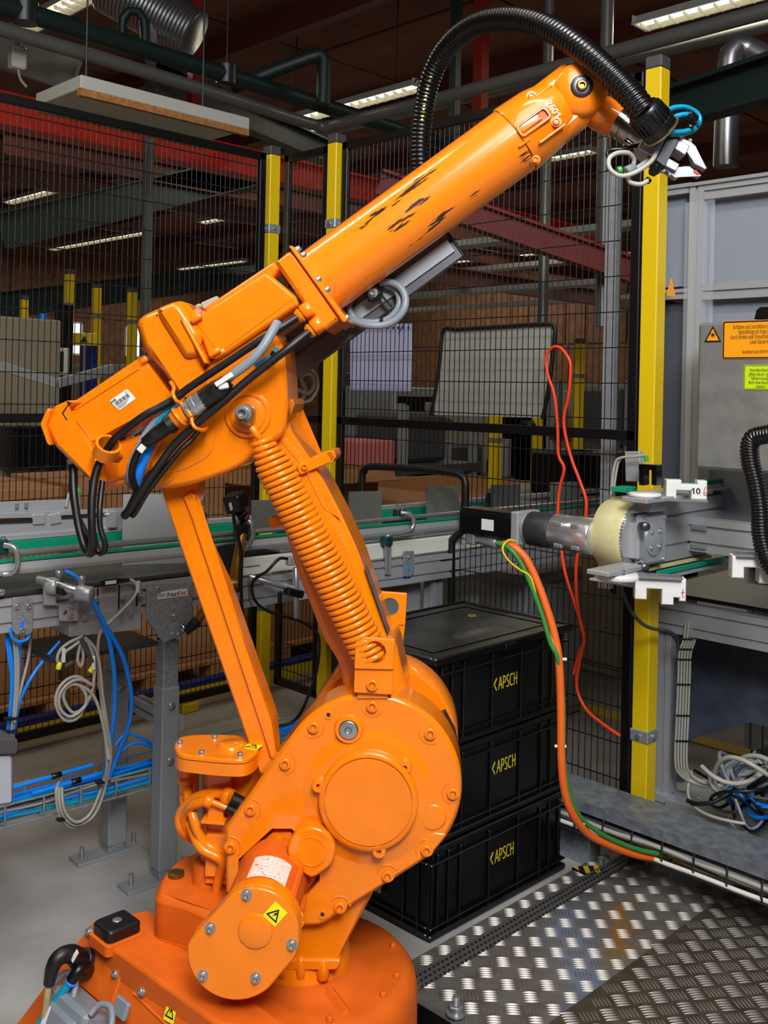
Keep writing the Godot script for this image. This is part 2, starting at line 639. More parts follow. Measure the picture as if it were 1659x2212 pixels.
# orange paint with black scuffs rubbed into it along the tube
func scuff_texture() -> ImageTexture:
	var w := 1024
	var h := 512
	var im := Image.create(w, h, false, Image.FORMAT_RGB8)
	var f := FastNoiseLite.new()
	f.seed = 4
	f.frequency = 0.035
	f.fractal_octaves = 5
	# where the rubbed patches lie: (round the tube, along the tube, half width, half length, strength)
	var spots := [[0.662, 0.54, 0.012, 0.075, 1.0], [0.672, 0.43, 0.013, 0.07, 0.95], [0.766, 0.42, 0.015, 0.035, 1.0], [0.757, 0.5, 0.011, 0.06, 0.85], [0.862, 0.56, 0.011, 0.05, 0.9], [0.88, 0.47, 0.009, 0.05, 0.72], [0.868, 0.727, 0.009, 0.02, 0.8], [0.87, 0.972, 0.018, 0.02, 0.95], [0.69, 0.28, 0.01, 0.035, 0.66]]
	var base := Color(0.95, 0.5, 0.02)
	for y in h:
		for x in w:
			var u := (x + 0.5) / w
			var v := (y + 0.5) / h
			var c := base
			var k := 0.0
			for s in spots:
				var du: float = (u - s[0]) / s[2]
				var dv: float = (v - s[1]) / s[3]
				var e := du * du + dv * dv
				if e < 4.0:
					k = maxf(k, s[4] * (1.0 - e / 4.0))
			if k > 0.0:
				var n := f.get_noise_2d(x * 1.5, y * 0.4) * 1.7 + k - 0.68
				c = base.lerp(Color(0.12, 0.09, 0.09), clampf(n * 4.0, 0.0, 0.9))
			im.set_pixel(x, y, c)
	return ImageTexture.create_from_image(im)

func lamp(u: float, v0: float, v1: float, y: float, label: String, power: float, depth := 0.09) -> void:
	var l := absf(v1 - v0)
	var t := thing("fluorescent_lamp", label, "lamp", Vector3(u, y, (v0 + v1) / 2.0), "fluorescent lamps under the roof")
	var b := MB.new()
	var pr := PackedVector2Array([Vector2(-0.11, 0.0), Vector2(-0.06, 0.075), Vector2(0.06, 0.075), Vector2(0.11, 0.0), Vector2(0.095, 0.0), Vector2(0.055, 0.06), Vector2(-0.055, 0.06), Vector2(-0.095, 0.0)])
	b.prism(pr, -l / 2.0, l / 2.0)
	part("reflector", b, M.lamp_body, t)
	part("tube", mcyl(Vector3(0, 0.025, -l / 2.0 + 0.03), Vector3(0, 0.025, l / 2.0 - 0.03), 0.019, -1, 12), M.lamp_tube, t)
	for s in [-1.0, 1.0]:
		part("end_cap", mbox(Vector3(0.2, 0.075, 0.02), Vector3(0, 0.036, s * (l / 2.0 - 0.01)), 0.004), M.lamp_body, t)
		part("hanger", mcyl(Vector3(0, 0.07, s * l * 0.35), Vector3(0, 5.13 - y, s * l * 0.35), 0.006, -1, 6), M.dark_steel, t)
	var b2 := MB.new()
	for i in int(l / 0.12):
		b2.box(Vector3(0.15, 0.03, 0.004), Transform3D(Basis(), Vector3(0, -0.005, -l / 2.0 + 0.06 + i * 0.12)))
	part("louvre", b2, M.lamp_body, t).set_meta("kind", "stuff")
	var a := AreaLight3D.new()
	a.name = "fluorescent_light"
	a.area_size = Vector2(0.16, l - 0.08)
	a.area_normalize_energy = true
	a.light_energy = power * l
	a.light_color = Color(1.0, 0.96, 0.86)
	a.shadow_enabled = true
	a.area_range = 30.0
	a.transform = Transform3D(Basis(Vector3(1, 0, 0), Vector3(0, 0, -1), Vector3(0, 1, 0)), Vector3(0, -0.035, 0))
	t.add_child(a)

func run(called: String, pts: PackedVector3Array, r: float, m: Material, label: String, cat: String, seg := 12, group := "") -> MeshInstance3D:
	return single(called, mtube(pts, r, 0.08, seg), m, label, cat, group)

# I-beam between two points
func ibeam(a: Vector3, b: Vector3, w: float, h: float) -> MB:
	var o := MB.new()
	var k := 0.018
	var pr := PackedVector2Array([Vector2(-w / 2, -h / 2), Vector2(w / 2, -h / 2), Vector2(w / 2, -h / 2 + k), Vector2(k / 2, -h / 2 + k), Vector2(k / 2, h / 2 - k), Vector2(w / 2, h / 2 - k), Vector2(w / 2, h / 2), Vector2(-w / 2, h / 2), Vector2(-w / 2, h / 2 - k), Vector2(-k / 2, h / 2 - k), Vector2(-k / 2, -h / 2 + k), Vector2(-w / 2, -h / 2 + k)])
	var z := (b - a).normalized()
	var x := Vector3.UP.cross(z).normalized()
	o.prism(pr, 0, a.distance_to(b), 0.0, Transform3D(Basis(x, z.cross(x), z), a))
	return o

func bars(list: Array, w: float, d := -1.0, bev := 0.0) -> MB:
	var b := MB.new()
	for q in list:
		b.bar(q[0], q[1], w, d if d > 0 else w, Vector3.UP, bev)
	return b

func hall() -> void:
	var fm := mat(Color(0.68, 0.675, 0.665), 0.42)
	tri_tex(fm, noise_tex(0.008, Color(0.8, 0.79, 0.77), Color(1.0, 1.0, 1.0), 31, 512, 6), 0.7, true)
	bump(fm, noise_tex(0.03, Color.BLACK, Color.WHITE, 32, 256, 3), 0.05)
	struct("floor", mbox(Vector3(24, 0.2, 28), Vector3(7, -0.1, -9)), fm, "grey sealed concrete floor with scuffs and stains")
	M.ceiling = tri_tex(mat(Color(0.5, 0.29, 0.2), 0.75), noise_tex(0.01, Color(0.75, 0.7, 0.7), Color.WHITE, 41), 0.5)
	M.wood_wall = tri_tex(mat(Color(0.45, 0.29, 0.16), 0.7), noise_tex(0.02, Color(0.7, 0.66, 0.62), Color.WHITE, 42), 0.8)
	M.red_steel = mat(Color(0.5, 0.085, 0.03), 0.6)
	M.brown_steel = mat(Color(0.34, 0.15, 0.1), 0.6)
	M.crane_red = mat(Color(0.76, 0.15, 0.05), 0.5)
	M.green_steel = mat(Color(0.07, 0.15, 0.13), 0.5)
	M.lamp_body = mat(Color(0.78, 0.78, 0.74), 0.45)
	var lt := mat(Color(1, 1, 1), 0.4)
	lt.emission_enabled = true
	lt.emission = Color(1.0, 0.95, 0.8)
	lt.emission_energy_multiplier = 2.6
	M.lamp_tube = lt
	M.pipe_grey = mat(Color(0.44, 0.44, 0.42), 0.4, 0.4)
	M.duct = mat(Color(0.55, 0.55, 0.56), 0.32, 0.85)
	# shell: walls with thickness around a hall of 22 m by 26 m, 5 m high
	var ce := struct("ceiling", mbox(Vector3(24, 0.2, 28), Vector3(7, 5.25, -9)), M.ceiling, "dark brown timber roof boarding")
	for i in 9:
		for j in 10:
			part("roof_panel", mbox(Vector3(2.46, 0.04, 2.46), Vector3(-2.6 + i * 2.5 + 1.2, 5.12, -21.0 + j * 2.5 + 1.2), 0.012), M.ceiling, ce)
	for i in 8:
		part("roof_joist", mbox(Vector3(0.12, 0.26, 26), Vector3(-1.2 + i * 2.5, 4.97, -9)), M.brown_steel, ce)
	var wl := struct("wall_back", mbox(Vector3(0.2, 5.2, 26), Vector3(18.1, 2.6, -9)), M.wood_wall)
	for i in 52:
		part("plank", mbox(Vector3(0.03, 2.6, 0.46), Vector3(17.985, 3.75, -21.75 + i * 0.5), 0.008), M.wood_wall, wl)
	# wall behind the left fence, with a ribbon of windows
	var w2 := MB.new()
	w2.box(Vector3(22, 2.05, 0.2), Transform3D(Basis(), Vector3(7, 1.025, -22.1)))
	w2.box(Vector3(22, 2.25, 0.2), Transform3D(Basis(), Vector3(7, 3.975, -22.1)))
	for x in [-3.55, -0.6, 2.0, 4.6, 7.2, 9.8, 12.4, 16.25]:
		w2.box(Vector3(1.1 if x < 16.0 and x > -3.0 else 3.6, 0.8, 0.2), Transform3D(Basis(), Vector3(x, 2.45, -22.1)))
	var wl2 := struct("wall_left", w2, M.wood_wall)
	for i in 44:
		part("plank", mbox(Vector3(0.46, 2.1, 0.03), Vector3(-3.75 + i * 0.5, 4.0, -21.985), 0.008), M.wood_wall, wl2)
	var k := 1
	for x in [0.7, 3.3, 5.9, 8.5, 11.1, 13.7]:
		var b := MB.new()
		for s in [-0.74, 0.0, 0.74]:
			b.box(Vector3(0.05, 0.8, 0.06), Transform3D(Basis(), Vector3(x + s, 2.45, -22.05)))
		for s in [-0.38, 0.38]:
			b.box(Vector3(1.5, 0.05, 0.06), Transform3D(Basis(), Vector3(x, 2.45 + s, -22.05)))
		var wi := struct("window_%d" % k, b, M.lamp_body)
		part("pane", mbox(Vector3(1.48, 0.78, 0.008), Vector3(x, 2.45, -22.05)), M.glass, wi)
		k += 1
	struct("wall_right", mbox(Vector3(22, 5.2, 0.2), Vector3(7, 2.6, 4.1)), M.wood_wall)
	struct("wall_front", mbox(Vector3(0.2, 5.2, 26), Vector3(-4.1, 2.6, -9)), M.wood_wall)
	# painted floor lines beyond the fence
	var kr := thing("floor_rail", "low yellow rail with a blue top on the floor behind the left fence", "rail", Vector3(2.4, 0, -3.52))
	part("rail", mbox(Vector3(3.0, 0.06, 0.05), Vector3(0, 0.07, 0), 0.004), M.yellow_paint, kr)
	part("blue_top", mbox(Vector3(3.0, 0.022, 0.052), Vector3(0, 0.111, 0), 0.004), M.deep_blue, kr)
	for x in [-1.2, 0.0, 1.2]:
		part("foot", mbox(Vector3(0.08, 0.04, 0.06), Vector3(x, 0.02, 0), 0.004), M.yellow_paint, kr)
	struct("trim_1", mbox(Vector3(0.09, 0.004, 4.6), Vector3(3.7, 0.002, -2.4)), M.yellow_paint, "yellow painted floor line beyond the right fence")
	# lamps
	lamp(3.63, -8.3, -6.6, 4.2, "bright fluorescent lamp cut by the top left corner, above the pipes", 1.6)
	lamp(6.85, -8.6, -6.45, 4.2, "fluorescent lamp under the roof between the second post and the black hose", 1.4)
	lamp(6.85, -4.15, -2.6, 4.2, "fluorescent lamp under the roof at the top right corner", 1.4)
	lamp(0.5, -4.4, -2.2, 4.2, "fluorescent lamp over the robot cell, above the picture", 1.6)
	lamp(0.5, -1.2, 1.0, 4.2, "fluorescent lamp over the walkway, above the picture", 1.6)
	for q in [[10.05, -14.6, -12.6, "far fluorescent lamp seen just left of the corner post"], [10.05, -20.1, -16.4, "long far fluorescent lamp row left of the middle upright"], [10.0, -8.3, -6.6, "far fluorescent lamp seen under the tip of the arm tube"], [13.7, -20.8, -18.2, "farther fluorescent lamp low beside the corner post"], [13.6, -13.0, -10.5, "farther fluorescent lamp behind the second yellow post"], [13.6, -7.6, -5.4, "farther fluorescent lamp above the whiteboard"], [7.0, -15.5, -13.6, "far fluorescent lamp high at the left edge"], [16.6, -16.0, -12.0, "farthest fluorescent lamp before the back wall"]]:
		lamp(q[0], q[1], q[2], 4.2, q[3], 2.0)
	# pipes and beams
	run("pipe", pa([1.7244, 3.4, -5.3287, 2.3456, 3.4, -5.3506, 3.6337, 3.4, -5.402, 5.4414, 3.4, -5.5021, 6.4999, 3.4, -5.56]), 0.055, M.green_steel, "dark green pipe crossing the upper left under the roof", "pipe")
	run("pipe", pa([1.8609, 3.28, -5.3337, 2.3602, 3.28, -5.3776, 3.3851, 3.28, -5.4341, 4.6071, 3.28, -5.5541, 4.8321, 3.28, -5.5599, 4.874, 3.28, -5.5306, 4.8858, 3.28, -5.4578, 4.8889, 3.28, -4.2314, 4.8675, 3.28, -2.8873, 4.8406, 3.28, -1.889]), 0.042, M.pipe_grey, "grey conduit pipe with a bend above the second fence post", "pipe")
	run("pipe", pa([6.8199, 4, -8.2151, 6.8485, 4, -6.8638, 6.8828, 4, -4.4962, 6.9247, 4, -3.0166]), 0.05, M.pipe_grey, "grey pipe running up to the right behind the black hose", "pipe")
	run("pipe", PackedVector3Array([Vector3(4.5531, 3.3122, -5.205), Vector3(4.5541, 3.5508, -5.204), Vector3(4.5414, 3.6458, -5.2166), Vector3(4.4185, 3.5945, -5.3396), Vector3(4.1064, 3.4103, -5.6517)]), 0.05, M.green_steel, "dark green pipe with an elbow and valve above the corner post", "pipe")
	for q in [pa([3.8952, 3.4, -5.415, 4.1511, 3.4, -5.7932]), pa([2.492, 3.4, -5.3563, 2.665, 3.4, -5.7396])]:
		var b := MB.new()
		b.cyl(q[0] + Vector3(0, 0.05, 0), Vector3(q[0].x, 5.0, q[0].z), 0.005, -1, 6)
		b.cyl(q[0] + Vector3(0, -0.06, 0), q[0] + Vector3(0, 0.06, 0), 0.07, -1, 16)
		single("pipe_hanger", b, M.dark_steel, "thin rod hanger holding the green pipe near the left edge" if q[0].x < 3.0 else "thin rod hanger holding the green pipe above the wooden panel", "hanger")
	single("crane_beam", ibeam(Vector3(-1.5, 3.02, -6), Vector3(9.5, 3.0, -6), 0.16, 0.2), M.crane_red, "long dark red steel beam across the hall behind both fence corners", "beam")
	single("crane_beam", ibeam(Vector3(4.3448, 2.6348, -4.4233), Vector3(5.6062, 2.0578, -3.1619), 0.14, 0.16), M.red_steel, "sloping dark red steel beam behind the right fence panel", "beam")
	single("green_beam", ibeam(Vector3(3.8884, 2.5841, -2.1927), Vector3(3.5185, 2.5183, -1.4313), 0.1, 0.17), M.green_steel, "dark green steel channel running out to the right above the machine frame", "beam")
	single("green_beam", ibeam(Vector3(3.9895, 2.7364, -9), Vector3(7.3409, 3.9618, -9), 0.16, 0.34), M.green_steel, "broad dark green beam rising to the right behind the left fence", "beam")
	single("green_beam", ibeam(Vector3(3.9357, 3.6, -6.3797), Vector3(6.4235, 3.6, -7.1799), 0.12, 0.22), M.green_steel, "dark green beam with yellow stripes above the corner posts", "beam")
	single("green_beam", ibeam(Vector3(4.8938, 2.2179, -11), Vector3(8.5233, 2.9359, -11), 0.16, 0.3), M.green_steel, "low dark green beam far behind the left fence", "beam")
	single("steel_post", bars([[to_roof(Vector3(4.2091, 3.6902, -6.2561)), Vector3(4.2089, 3.3764, -6.2563)]], 0.07), M.red_steel, "short red steel post hanging above the wooden panel", "post")
	single("steel_post", bars([[to_roof(Vector3(6.1672, 4.0385, -5.1465)), Vector3(6.164, 3.3747, -5.1497)]], 0.09), M.red_steel, "red steel post behind the wrist of the robot", "post")
	single("steel_post", bars([[to_roof(Vector3(5.5691, 3.867, -4.896)), Vector3(5.5677, 3.1506, -4.8975)]], 0.06), M.green_steel, "dark green steel post beside the black hose", "post")
	single("steel_post", bars([[to_roof(Vector3(3.4974, 2.5908, -5.695)), on_floor(Vector3(3.4974, 2.5908, -5.695))]], 0.05), M.pipe_grey, "grey steel upright behind the middle of the left fence", "post")
	# wooden framed panel heater
	var hp := thing("panel_heater", "long white panel with a raw wooden edge hanging under the roof at the left", "heater", Vector3(2.9331, 2.8941, -4.9865))
	var x0: Vector3 = Vector3(2.5124, 2.9169, -5)
	var x1: Vector3 = Vector3(3.5883, 2.9022, -5)
	var hy := x1.y
	wpart("panel", bars([[Vector3(x0.x, hy, -5.0), Vector3(x1.x, hy, -5.0)]], 0.5, 0.07, 0.004), M.lamp_body, hp)
	for f in [0.15, 0.85]:
		wpart("hanger", mcyl(Vector3(lerpf(x0.x, x1.x, f), hy, -5.0), Vector3(lerpf(x0.x, x1.x, f), 5.1, -5.0), 0.006, -1, 6), M.dark_steel, hp)
	wpart("wooden_edge", bars([[Vector3(x0.x, hy - 0.05, -4.77), Vector3(x1.x, hy - 0.05, -4.77)], [Vector3(x0.x, hy - 0.05, -5.23), Vector3(x1.x, hy - 0.05, -5.23)]], 0.035, 0.04), M.wood, hp)
	# spiral duct
	var b := MB.new()
	var d0: Vector3 = Vector3(3.3374, 3.9725, -5.9964)
	var d1: Vector3 = Vector3(3.7615, 3.6565, -5.5723)
	var dl := d0.distance_to(d1)
	var pr := [Vector2(0, 0)]
	for i in 25:
		pr.append(Vector2(0.165, dl * i / 25.0))
		pr.append(Vector2(0.171, dl * (i + 0.5) / 25.0))
	pr.append(Vector2(0.15, dl))
	pr.append(Vector2(0, dl))
	b.lathe(pr, MB.along(d0, d1), 28)
	single("spiral_duct", b, M.duct, "silver spiral ventilation duct at the top left", "duct")
	run("pipe", pa([3.262, 3.5506, -5.6475, 3.2626, 3.6523, -5.647, 3.2906, 3.6996, -5.6189, 3.3318, 3.695, -5.5778, 3.3572, 3.6406, -5.5523, 3.3633, 3.5101, -5.5463]), 0.03, M.green_steel, "small dark green pipe bent like a hook under the duct", "pipe")
	b = MB.new()
	b.tube(pa([4.3434, 2.4106, -2.1619, 4.3459, 2.75, -2.1595, 4.3539, 2.9198, -2.1515, 4.3713, 2.9585, -2.1341, 4.4013, 2.9552, -2.104, 4.4361, 2.8287, -1.9279]), 0.056, 0.05, 20)
	single("exhaust_duct", b, M.duct, "shiny grey exhaust duct with an elbow at the right edge", "duct")
	# electrical boxes and trunking at the far left
	single("cable_trunking", bars([[Vector3(2.5138, 3.4665, -6.2543), Vector3(3.0121, 3.2526, -5.756)]], 0.05, 0.2), M.pipe_grey, "grey cable trunking at the upper left behind the pipes", "trunking")
	var jb := thing("junction_box", "small grey junction box with a hanging cable at the upper left", "box", Vector3(2.5762, 3.2297, -5.6262))
	wpart("housing", mbox(Vector3(0.09, 0.13, 0.07), Vector3(2.5762, 3.2297, -5.6262), 0.01), M.white_plastic, jb)
	wpart("conduit", mcyl(Vector3(2.5758, 3.2564, -5.6266), to_roof(Vector3(2.5758, 3.2564, -5.6266)), 0.012, -1, 8), M.pipe_grey, jb)
	wpart("cable", mtube(pa([2.581, 3.163, -5.6215, 2.5893, 3.1098, -5.6131, 2.6165, 3.0624, -5.586]), 0.008, 0.03), M.cable_grey, jb)
	far_things()

func cab(called: String, cat: String, at: Vector3, size: Vector3, m: Material, label: String, doors := 1) -> void:
	var t := thing(called, label, cat, at)
	part("body", mbox(size, Vector3(0, size.y / 2.0, 0), 0.012), m, t)
	for i in doors:
		var w := size.z / doors
		part("door", mbox(Vector3(0.012, size.y * 0.86, w * 0.92), Vector3(-size.x / 2.0 - 0.005, size.y * 0.5, -size.z / 2.0 + w * (i + 0.5)), 0.004), m, t)
		part("door", mbox(Vector3(size.x * 0.9, size.y * 0.86, 0.012), Vector3(0, size.y * 0.5, size.z / 2.0 + 0.005), 0.004), m, t)
		part("handle", mbox(Vector3(0.02, 0.12, 0.02), Vector3(-size.x / 2.0 - 0.02, size.y * 0.55, -size.z / 2.0 + w * (i + 0.85)), 0.004), M.black_plastic, t)

func far_post(at: Vector3, h: float, label: String) -> void:
	var t := thing("guard_post", label, "post", Vector3(at.x, 0, at.z), "far yellow fence posts")
	part("post", mbox(Vector3(0.06, h, 0.06), Vector3(0, h / 2.0, 0)), M.yellow_paint, t)
	part("cap", mbox(Vector3(0.062, 0.04, 0.062), Vector3(0, h + 0.02, 0)), M.dark_grey, t)
	part("clamp", mbox(Vector3(0.068, 0.03, 0.068), Vector3(0, h - 0.25, 0)), M.steel, t)

func to_roof(p: Vector3) -> Vector3:
	return Vector3(p.x, 5.1, p.z)

func on_floor(p: Vector3) -> Vector3:
	return Vector3(p.x, 0, p.z)

func far_things() -> void:
	# behind the left fence
	cab("control_cabinet", "cabinet", Vector3(2.75, 0, -6.2), Vector3(0.5, 1.75, 0.7), M.beige, "tall beige cabinet at the left edge behind the fence")
	cab("work_bench", "bench", Vector3(3.8, 0, -5.9), Vector3(1.3, 0.85, 0.7), M.beige, "grey beige workbench front behind the left fence", 2)
	for q in [[Vector3(4.0717, 1.6347, -8.6562), 2.1, "far yellow post left of the two screens"], [Vector3(3.9689, 1.6171, -7.6276), 2.25, "far yellow post beside the black upright"], [Vector3(4.4314, 1.6417, -8.0137), 2.2, "far yellow post right of the blue panel"], [Vector3(4.5464, 1.6415, -7.6159), 2.15, "far yellow post just above the rear motor"], [Vector3(6.1962, 1.532, -4.5519), 1.75, "far yellow post behind the right edge of the whiteboard"], [Vector3(6.5828, 1.5434, -4.448), 1.75, "far yellow post between the whiteboard and the near yellow post"], [Vector3(5.1112, 1.0507, -4.0812), 1.3, "thin far yellow post below the whiteboard"]]:
		far_post(on_floor(q[0]), q[1], q[2])
	var bp: Vector3 = on_floor(Vector3(3.6538, 1.5968, -7.0943))
	single("black_upright", mbox(Vector3(0.1, 1.95, 0.1), bp + Vector3(0, 0.975, 0)), M.black_paint, "black steel upright between two far yellow posts on the left", "upright")
	var ms: Vector3 = Vector3(3.2454, 1.5092, -6.6541)
	var mt := thing("monitor_stand", "white framed double screen behind the left fence", "monitor", ms)
	for s in [-0.105, 0.105]:
		part("frame", mbox(Vector3(0.21, 0.19, 0.03), Vector3(s, 0, 0), 0.006), M.white_plastic, mt, Transform3D(Basis(Vector3.UP, -PI / 4), Vector3.ZERO))
	for s in [-0.105, 0.105]:
		part("screen", mbox(Vector3(0.15, 0.14, 0.006)), M.dark_screen, mt, Transform3D(Basis(Vector3.UP, -PI / 4), Vector3(0.707, 0, 0.707) * s + Vector3(-0.707, 0, 0.707) * 0.02))
	part("stand", mcyl(Vector3(0, -0.09, -0.0), Vector3(0, -ms.y, 0), 0.02), M.pipe_grey, mt)
	var sg: Vector3 = Vector3(3.4483, 1.8088, -7.0169)
	var st := thing("signal_tower", "small signal tower with blue and red lenses behind the left fence", "signal light", on_floor(sg))
	part("pole", mcyl(Vector3(0, 0, 0), Vector3(0, sg.y - 0.06, 0), 0.014), M.pipe_grey, st)
	part("red_lens", mcyl(Vector3(0, sg.y - 0.06, 0), Vector3(0, sg.y, 0), 0.03), M.red, st)
	part("blue_lens", mcyl(Vector3(0, sg.y + 0.002, 0), Vector3(0, sg.y + 0.06, 0), 0.03), M.blue, st)
	single("blue_column", mbox(Vector3(0.05, 1.4, 0.22), on_floor(Vector3(4.1895, 1.5885, -7.6899)) + Vector3(0, 0.98, 0), 0.005), M.deep_blue, "narrow dark blue column behind the left fence", "column")
	var sn: Vector3 = Vector3(3.9645, 1.7129, -7.3492)
	var sb := thing("warning_board", "yellow warning board with black marks behind the left fence", "sign", sn)
	part("board", mbox(Vector3(0.2, 0.1, 0.012), Vector3.ZERO, 0.003), M.yellow_paint, sb, Transform3D(Basis(Vector3.UP, -PI / 4), Vector3.ZERO))
	part("mark", mprism(PackedVector2Array([Vector2(-0.03, -0.025), Vector2(0.03, -0.025), Vector2(0, 0.03)]), 0.006, 0.009), M.black, sb, Transform3D(Basis(Vector3.UP, -PI / 4), Vector3.ZERO))
	part("post", mcyl(Vector3(0, -0.05, 0), Vector3(0, -sn.y, 0), 0.012), M.pipe_grey, sb)
	single("roller_arm", bars([[Vector3(2.2253, 1.4384, -4.9872), Vector3(2.4343, 1.3552, -4.7782)], [Vector3(2.4343, 1.3552, -4.7782), Vector3(2.7874, 1.4414, -4.8493)]], 0.03, 0.05, 0.004), M.pale_steel, "pale grey rail bent in a shallow V behind the left fence", "rail")
	for q in [[40, 905, "black crate on the far bench, left one"], [72, 905, "black crate on the far bench, middle one"], [108, 905, "black crate on the far bench, right one"]]:
		var c: Vector3 = W_at(q[0], q[1], 5.9)
		var t := thing("black_crate", q[2], "crate", Vector3(c.x, 0.85, c.z), "black crates on the far bench")
		part("body", mbox(Vector3(0.14, 0.24, 0.2), Vector3(0, 0.12, 0), 0.01), M.black_plastic, t)
		part("rim", mbox(Vector3(0.155, 0.03, 0.215), Vector3(0, 0.235, 0), 0.006), M.black_plastic, t)
	# cardboard boxes and pallets behind the left fence
	var n := 0
	for q in [[1.6, -3.98, 0.6, 0.83, 0.62], [2.35, -4.02, 0.72, 0.83, 0.62], [3.36, -4.05, 0.66, 0.83, 0.66]]:
		var lb: String = ["big brown cardboard box behind the left fence, nearest the left edge", "big brown cardboard box behind the left fence, behind the conveyor cylinder", "big open brown cardboard box behind the left fence, behind the rod"][n]
		carton(Vector3(q[0], 0.14, q[1]), Vector3(q[2], q[3] - 0.02, q[4]), lb, n == 2)
		pallet(Vector3(q[0], 0, q[1]), Vector3(q[2] + 0.06, 0.14, q[4] + 0.06), ["wooden pallet under the leftmost cardboard box", "wooden pallet under the middle cardboard box", "wooden pallet under the open cardboard box"][n])
		n += 1
	# behind the right fence
	carton(Vector3(4.6, 0.14, -4.0), Vector3(1.1, 0.66, 0.9), "large open brown cardboard box beyond the conveyor opening", true)
	pallet(Vector3(4.6, 0, -4.0), Vector3(1.2, 0.14, 1.0), "wooden pallet under the large open box")
	cab("electrical_cabinet", "cabinet", on_floor(Vector3(4.5371, 1.1169, -2.9582)), Vector3(0.7, 0.86, 0.85), M.beige, "long beige cabinet with dark top boxes behind the right fence", 2)
	cab("control_box", "cabinet", on_floor(Vector3(3.4534, 0.5185, -2.7691)), Vector3(0.4, 0.62, 0.7), M.pale_steel, "pale grey switch box on the floor behind the crates")
	cab("white_cabinet", "cabinet", on_floor(Vector3(2.9312, 0.5695, -2.7256)), Vector3(0.25, 0.68, 0.45), M.white_plastic, "white low cabinet behind the conveyor opening")
	for q in [[1225, 920, 0], [1290, 920, 1]]:
		var c: Vector3 = W_at(q[0], q[1], 5.0)
		var t := thing("dark_box", ["black box on the beige cabinet behind the orange cord, left", "black box on the beige cabinet near the yellow post, right"][q[2]], "box", Vector3(c.x, 0.86, c.z))
		part("body", mbox(Vector3(0.25, 0.2, 0.25), Vector3(0, 0.1, 0), 0.01), M.black_plastic, t)
		part("lid", mbox(Vector3(0.26, 0.02, 0.26), Vector3(0, 0.205, 0), 0.005), M.dark_grey, t)
	var ps: Vector3 = on_floor(Vector3(5.0387, 0.993, -5.2851))
	var pk := thing("foam_stack", "stack of pink foam boards behind the second yellow post", "foam boards", ps)
	for i in 5:
		part("foam_board", mbox(Vector3(0.35, 0.19, 0.4), Vector3(0.01 * (i % 2), 0.1 + i * 0.2, 0), 0.01), M.pink, pk)
	var fr := [[870, 560, 0.9, 1.25, "dark machine frame in the hall behind the paper sheet"], [960, 950, 0.7, 0.95, "dark machine with round housing behind the whiteboard"], [1330, 720, 0.8, 1.5, "grey machine frame behind the near yellow post"]]
	n = 0
	for q in fr:
		var c: Vector3 = on_floor(W_at(q[0], 800, 7.9 + n))
		var t := thing("assembly_machine", q[4], "machine", c)
		var h: float = q[3]
		for s in [[-1, -1], [-1, 1], [1, -1], [1, 1]]:
			part("upright", mbox(Vector3(0.06, h, 0.06), Vector3(s[0] * 0.4, h / 2.0, s[1] * 0.4)), M.pale_steel, t)
		part("table", mbox(Vector3(0.9, 0.06, 0.9), Vector3(0, h * 0.62, 0)), M.dark_grey, t)
		part("housing", mbox(Vector3(0.55, h * 0.3, 0.5), Vector3(0, h * 0.8, 0), 0.03), M.dark_grey, t)
		part("drive", mcyl(Vector3(-0.2, h * 0.4, 0), Vector3(0.25, h * 0.4, 0), 0.16, -1, 20, 0.02), M.dark_steel, t)
		n += 1
	n = 0
	for q in [[2.9, -8.7], [5.3, -8.9], [6.8, -9.2], [8.4, -8.4], [7.6, -6.2], [9.0, -4.4], [7.2, -3.2], [10.4, -6.6], [10.0, -10.4], [12.2, -8.6]]:
		var h: float = [1.3, 1.55, 1.2, 1.4, 1.25, 1.45, 1.35, 1.5, 1.6, 1.5][n]
		cab("machine_cabinet", "machine", Vector3(q[0], 0, q[1]), Vector3(0.7 + 0.1 * (n % 3), h, 0.9 + 0.15 * (n % 2)), [M.pale_steel, M.beige, M.dark_grey][n % 3], ["pale grey machine far behind the left fence, nearest one", "beige machine far behind the left fence, second row", "dark grey machine far behind the rear motor of the robot", "pale grey machine far behind the corner post", "beige machine far behind the paper sheet", "dark grey machine far behind the whiteboard", "pale grey machine far behind the orange cord", "beige machine deep in the hall behind the arm", "dark grey machine deep in the hall at the left", "pale grey machine deepest in the hall"][n], 2)
		n += 1
	# pipes, trays and trunking over the far machines
	n = 0
	for q in [[8.0, -12.0, 3.0, 2.9], [9.5, -13.0, 2.0, 2.6], [11.0, -13.0, 2.0, 3.1], [12.5, -14.0, 0.0, 2.75], [14.0, -14.0, 1.0, 3.2]]:
		single("cable_tray", bars([[Vector3(q[0], q[3], q[1]), Vector3(q[0], q[3], q[2])]], 0.25, 0.06), M.pale_steel, ["grey cable tray over the far machines, first from the fence", "grey cable tray over the far machines, second from the fence", "grey cable tray over the far machines, third from the fence", "grey cable tray over the far machines, fourth from the fence", "grey cable tray over the far machines, last one before the back wall"][n], "cable tray", "far cable trays")
		n += 1
	n = 0
	for q in [[-9.0, 3.55, 4.0], [-11.0, 3.7, 3.0], [-8.0, 2.75, 7.0]]:
		single("roof_beam", ibeam(Vector3(q[2], q[1], q[0]), Vector3(17.5, q[1], q[0]), 0.12, 0.22), M.brown_steel, ["dark red roof beam behind the green beam on the left", "dark red roof beam farthest back on the left", "low dark red roof beam seen above the whiteboard"][n], "beam")
		n += 1
	single("vent_pipe", mcyl(to_roof(Vector3(5.5783, 2.6974, -3.6141)), Vector3(5.5853, 1.7987, -3.6071), 0.042), M.pipe_grey, "vertical silver pipe behind the right fence near the yellow post", "pipe")
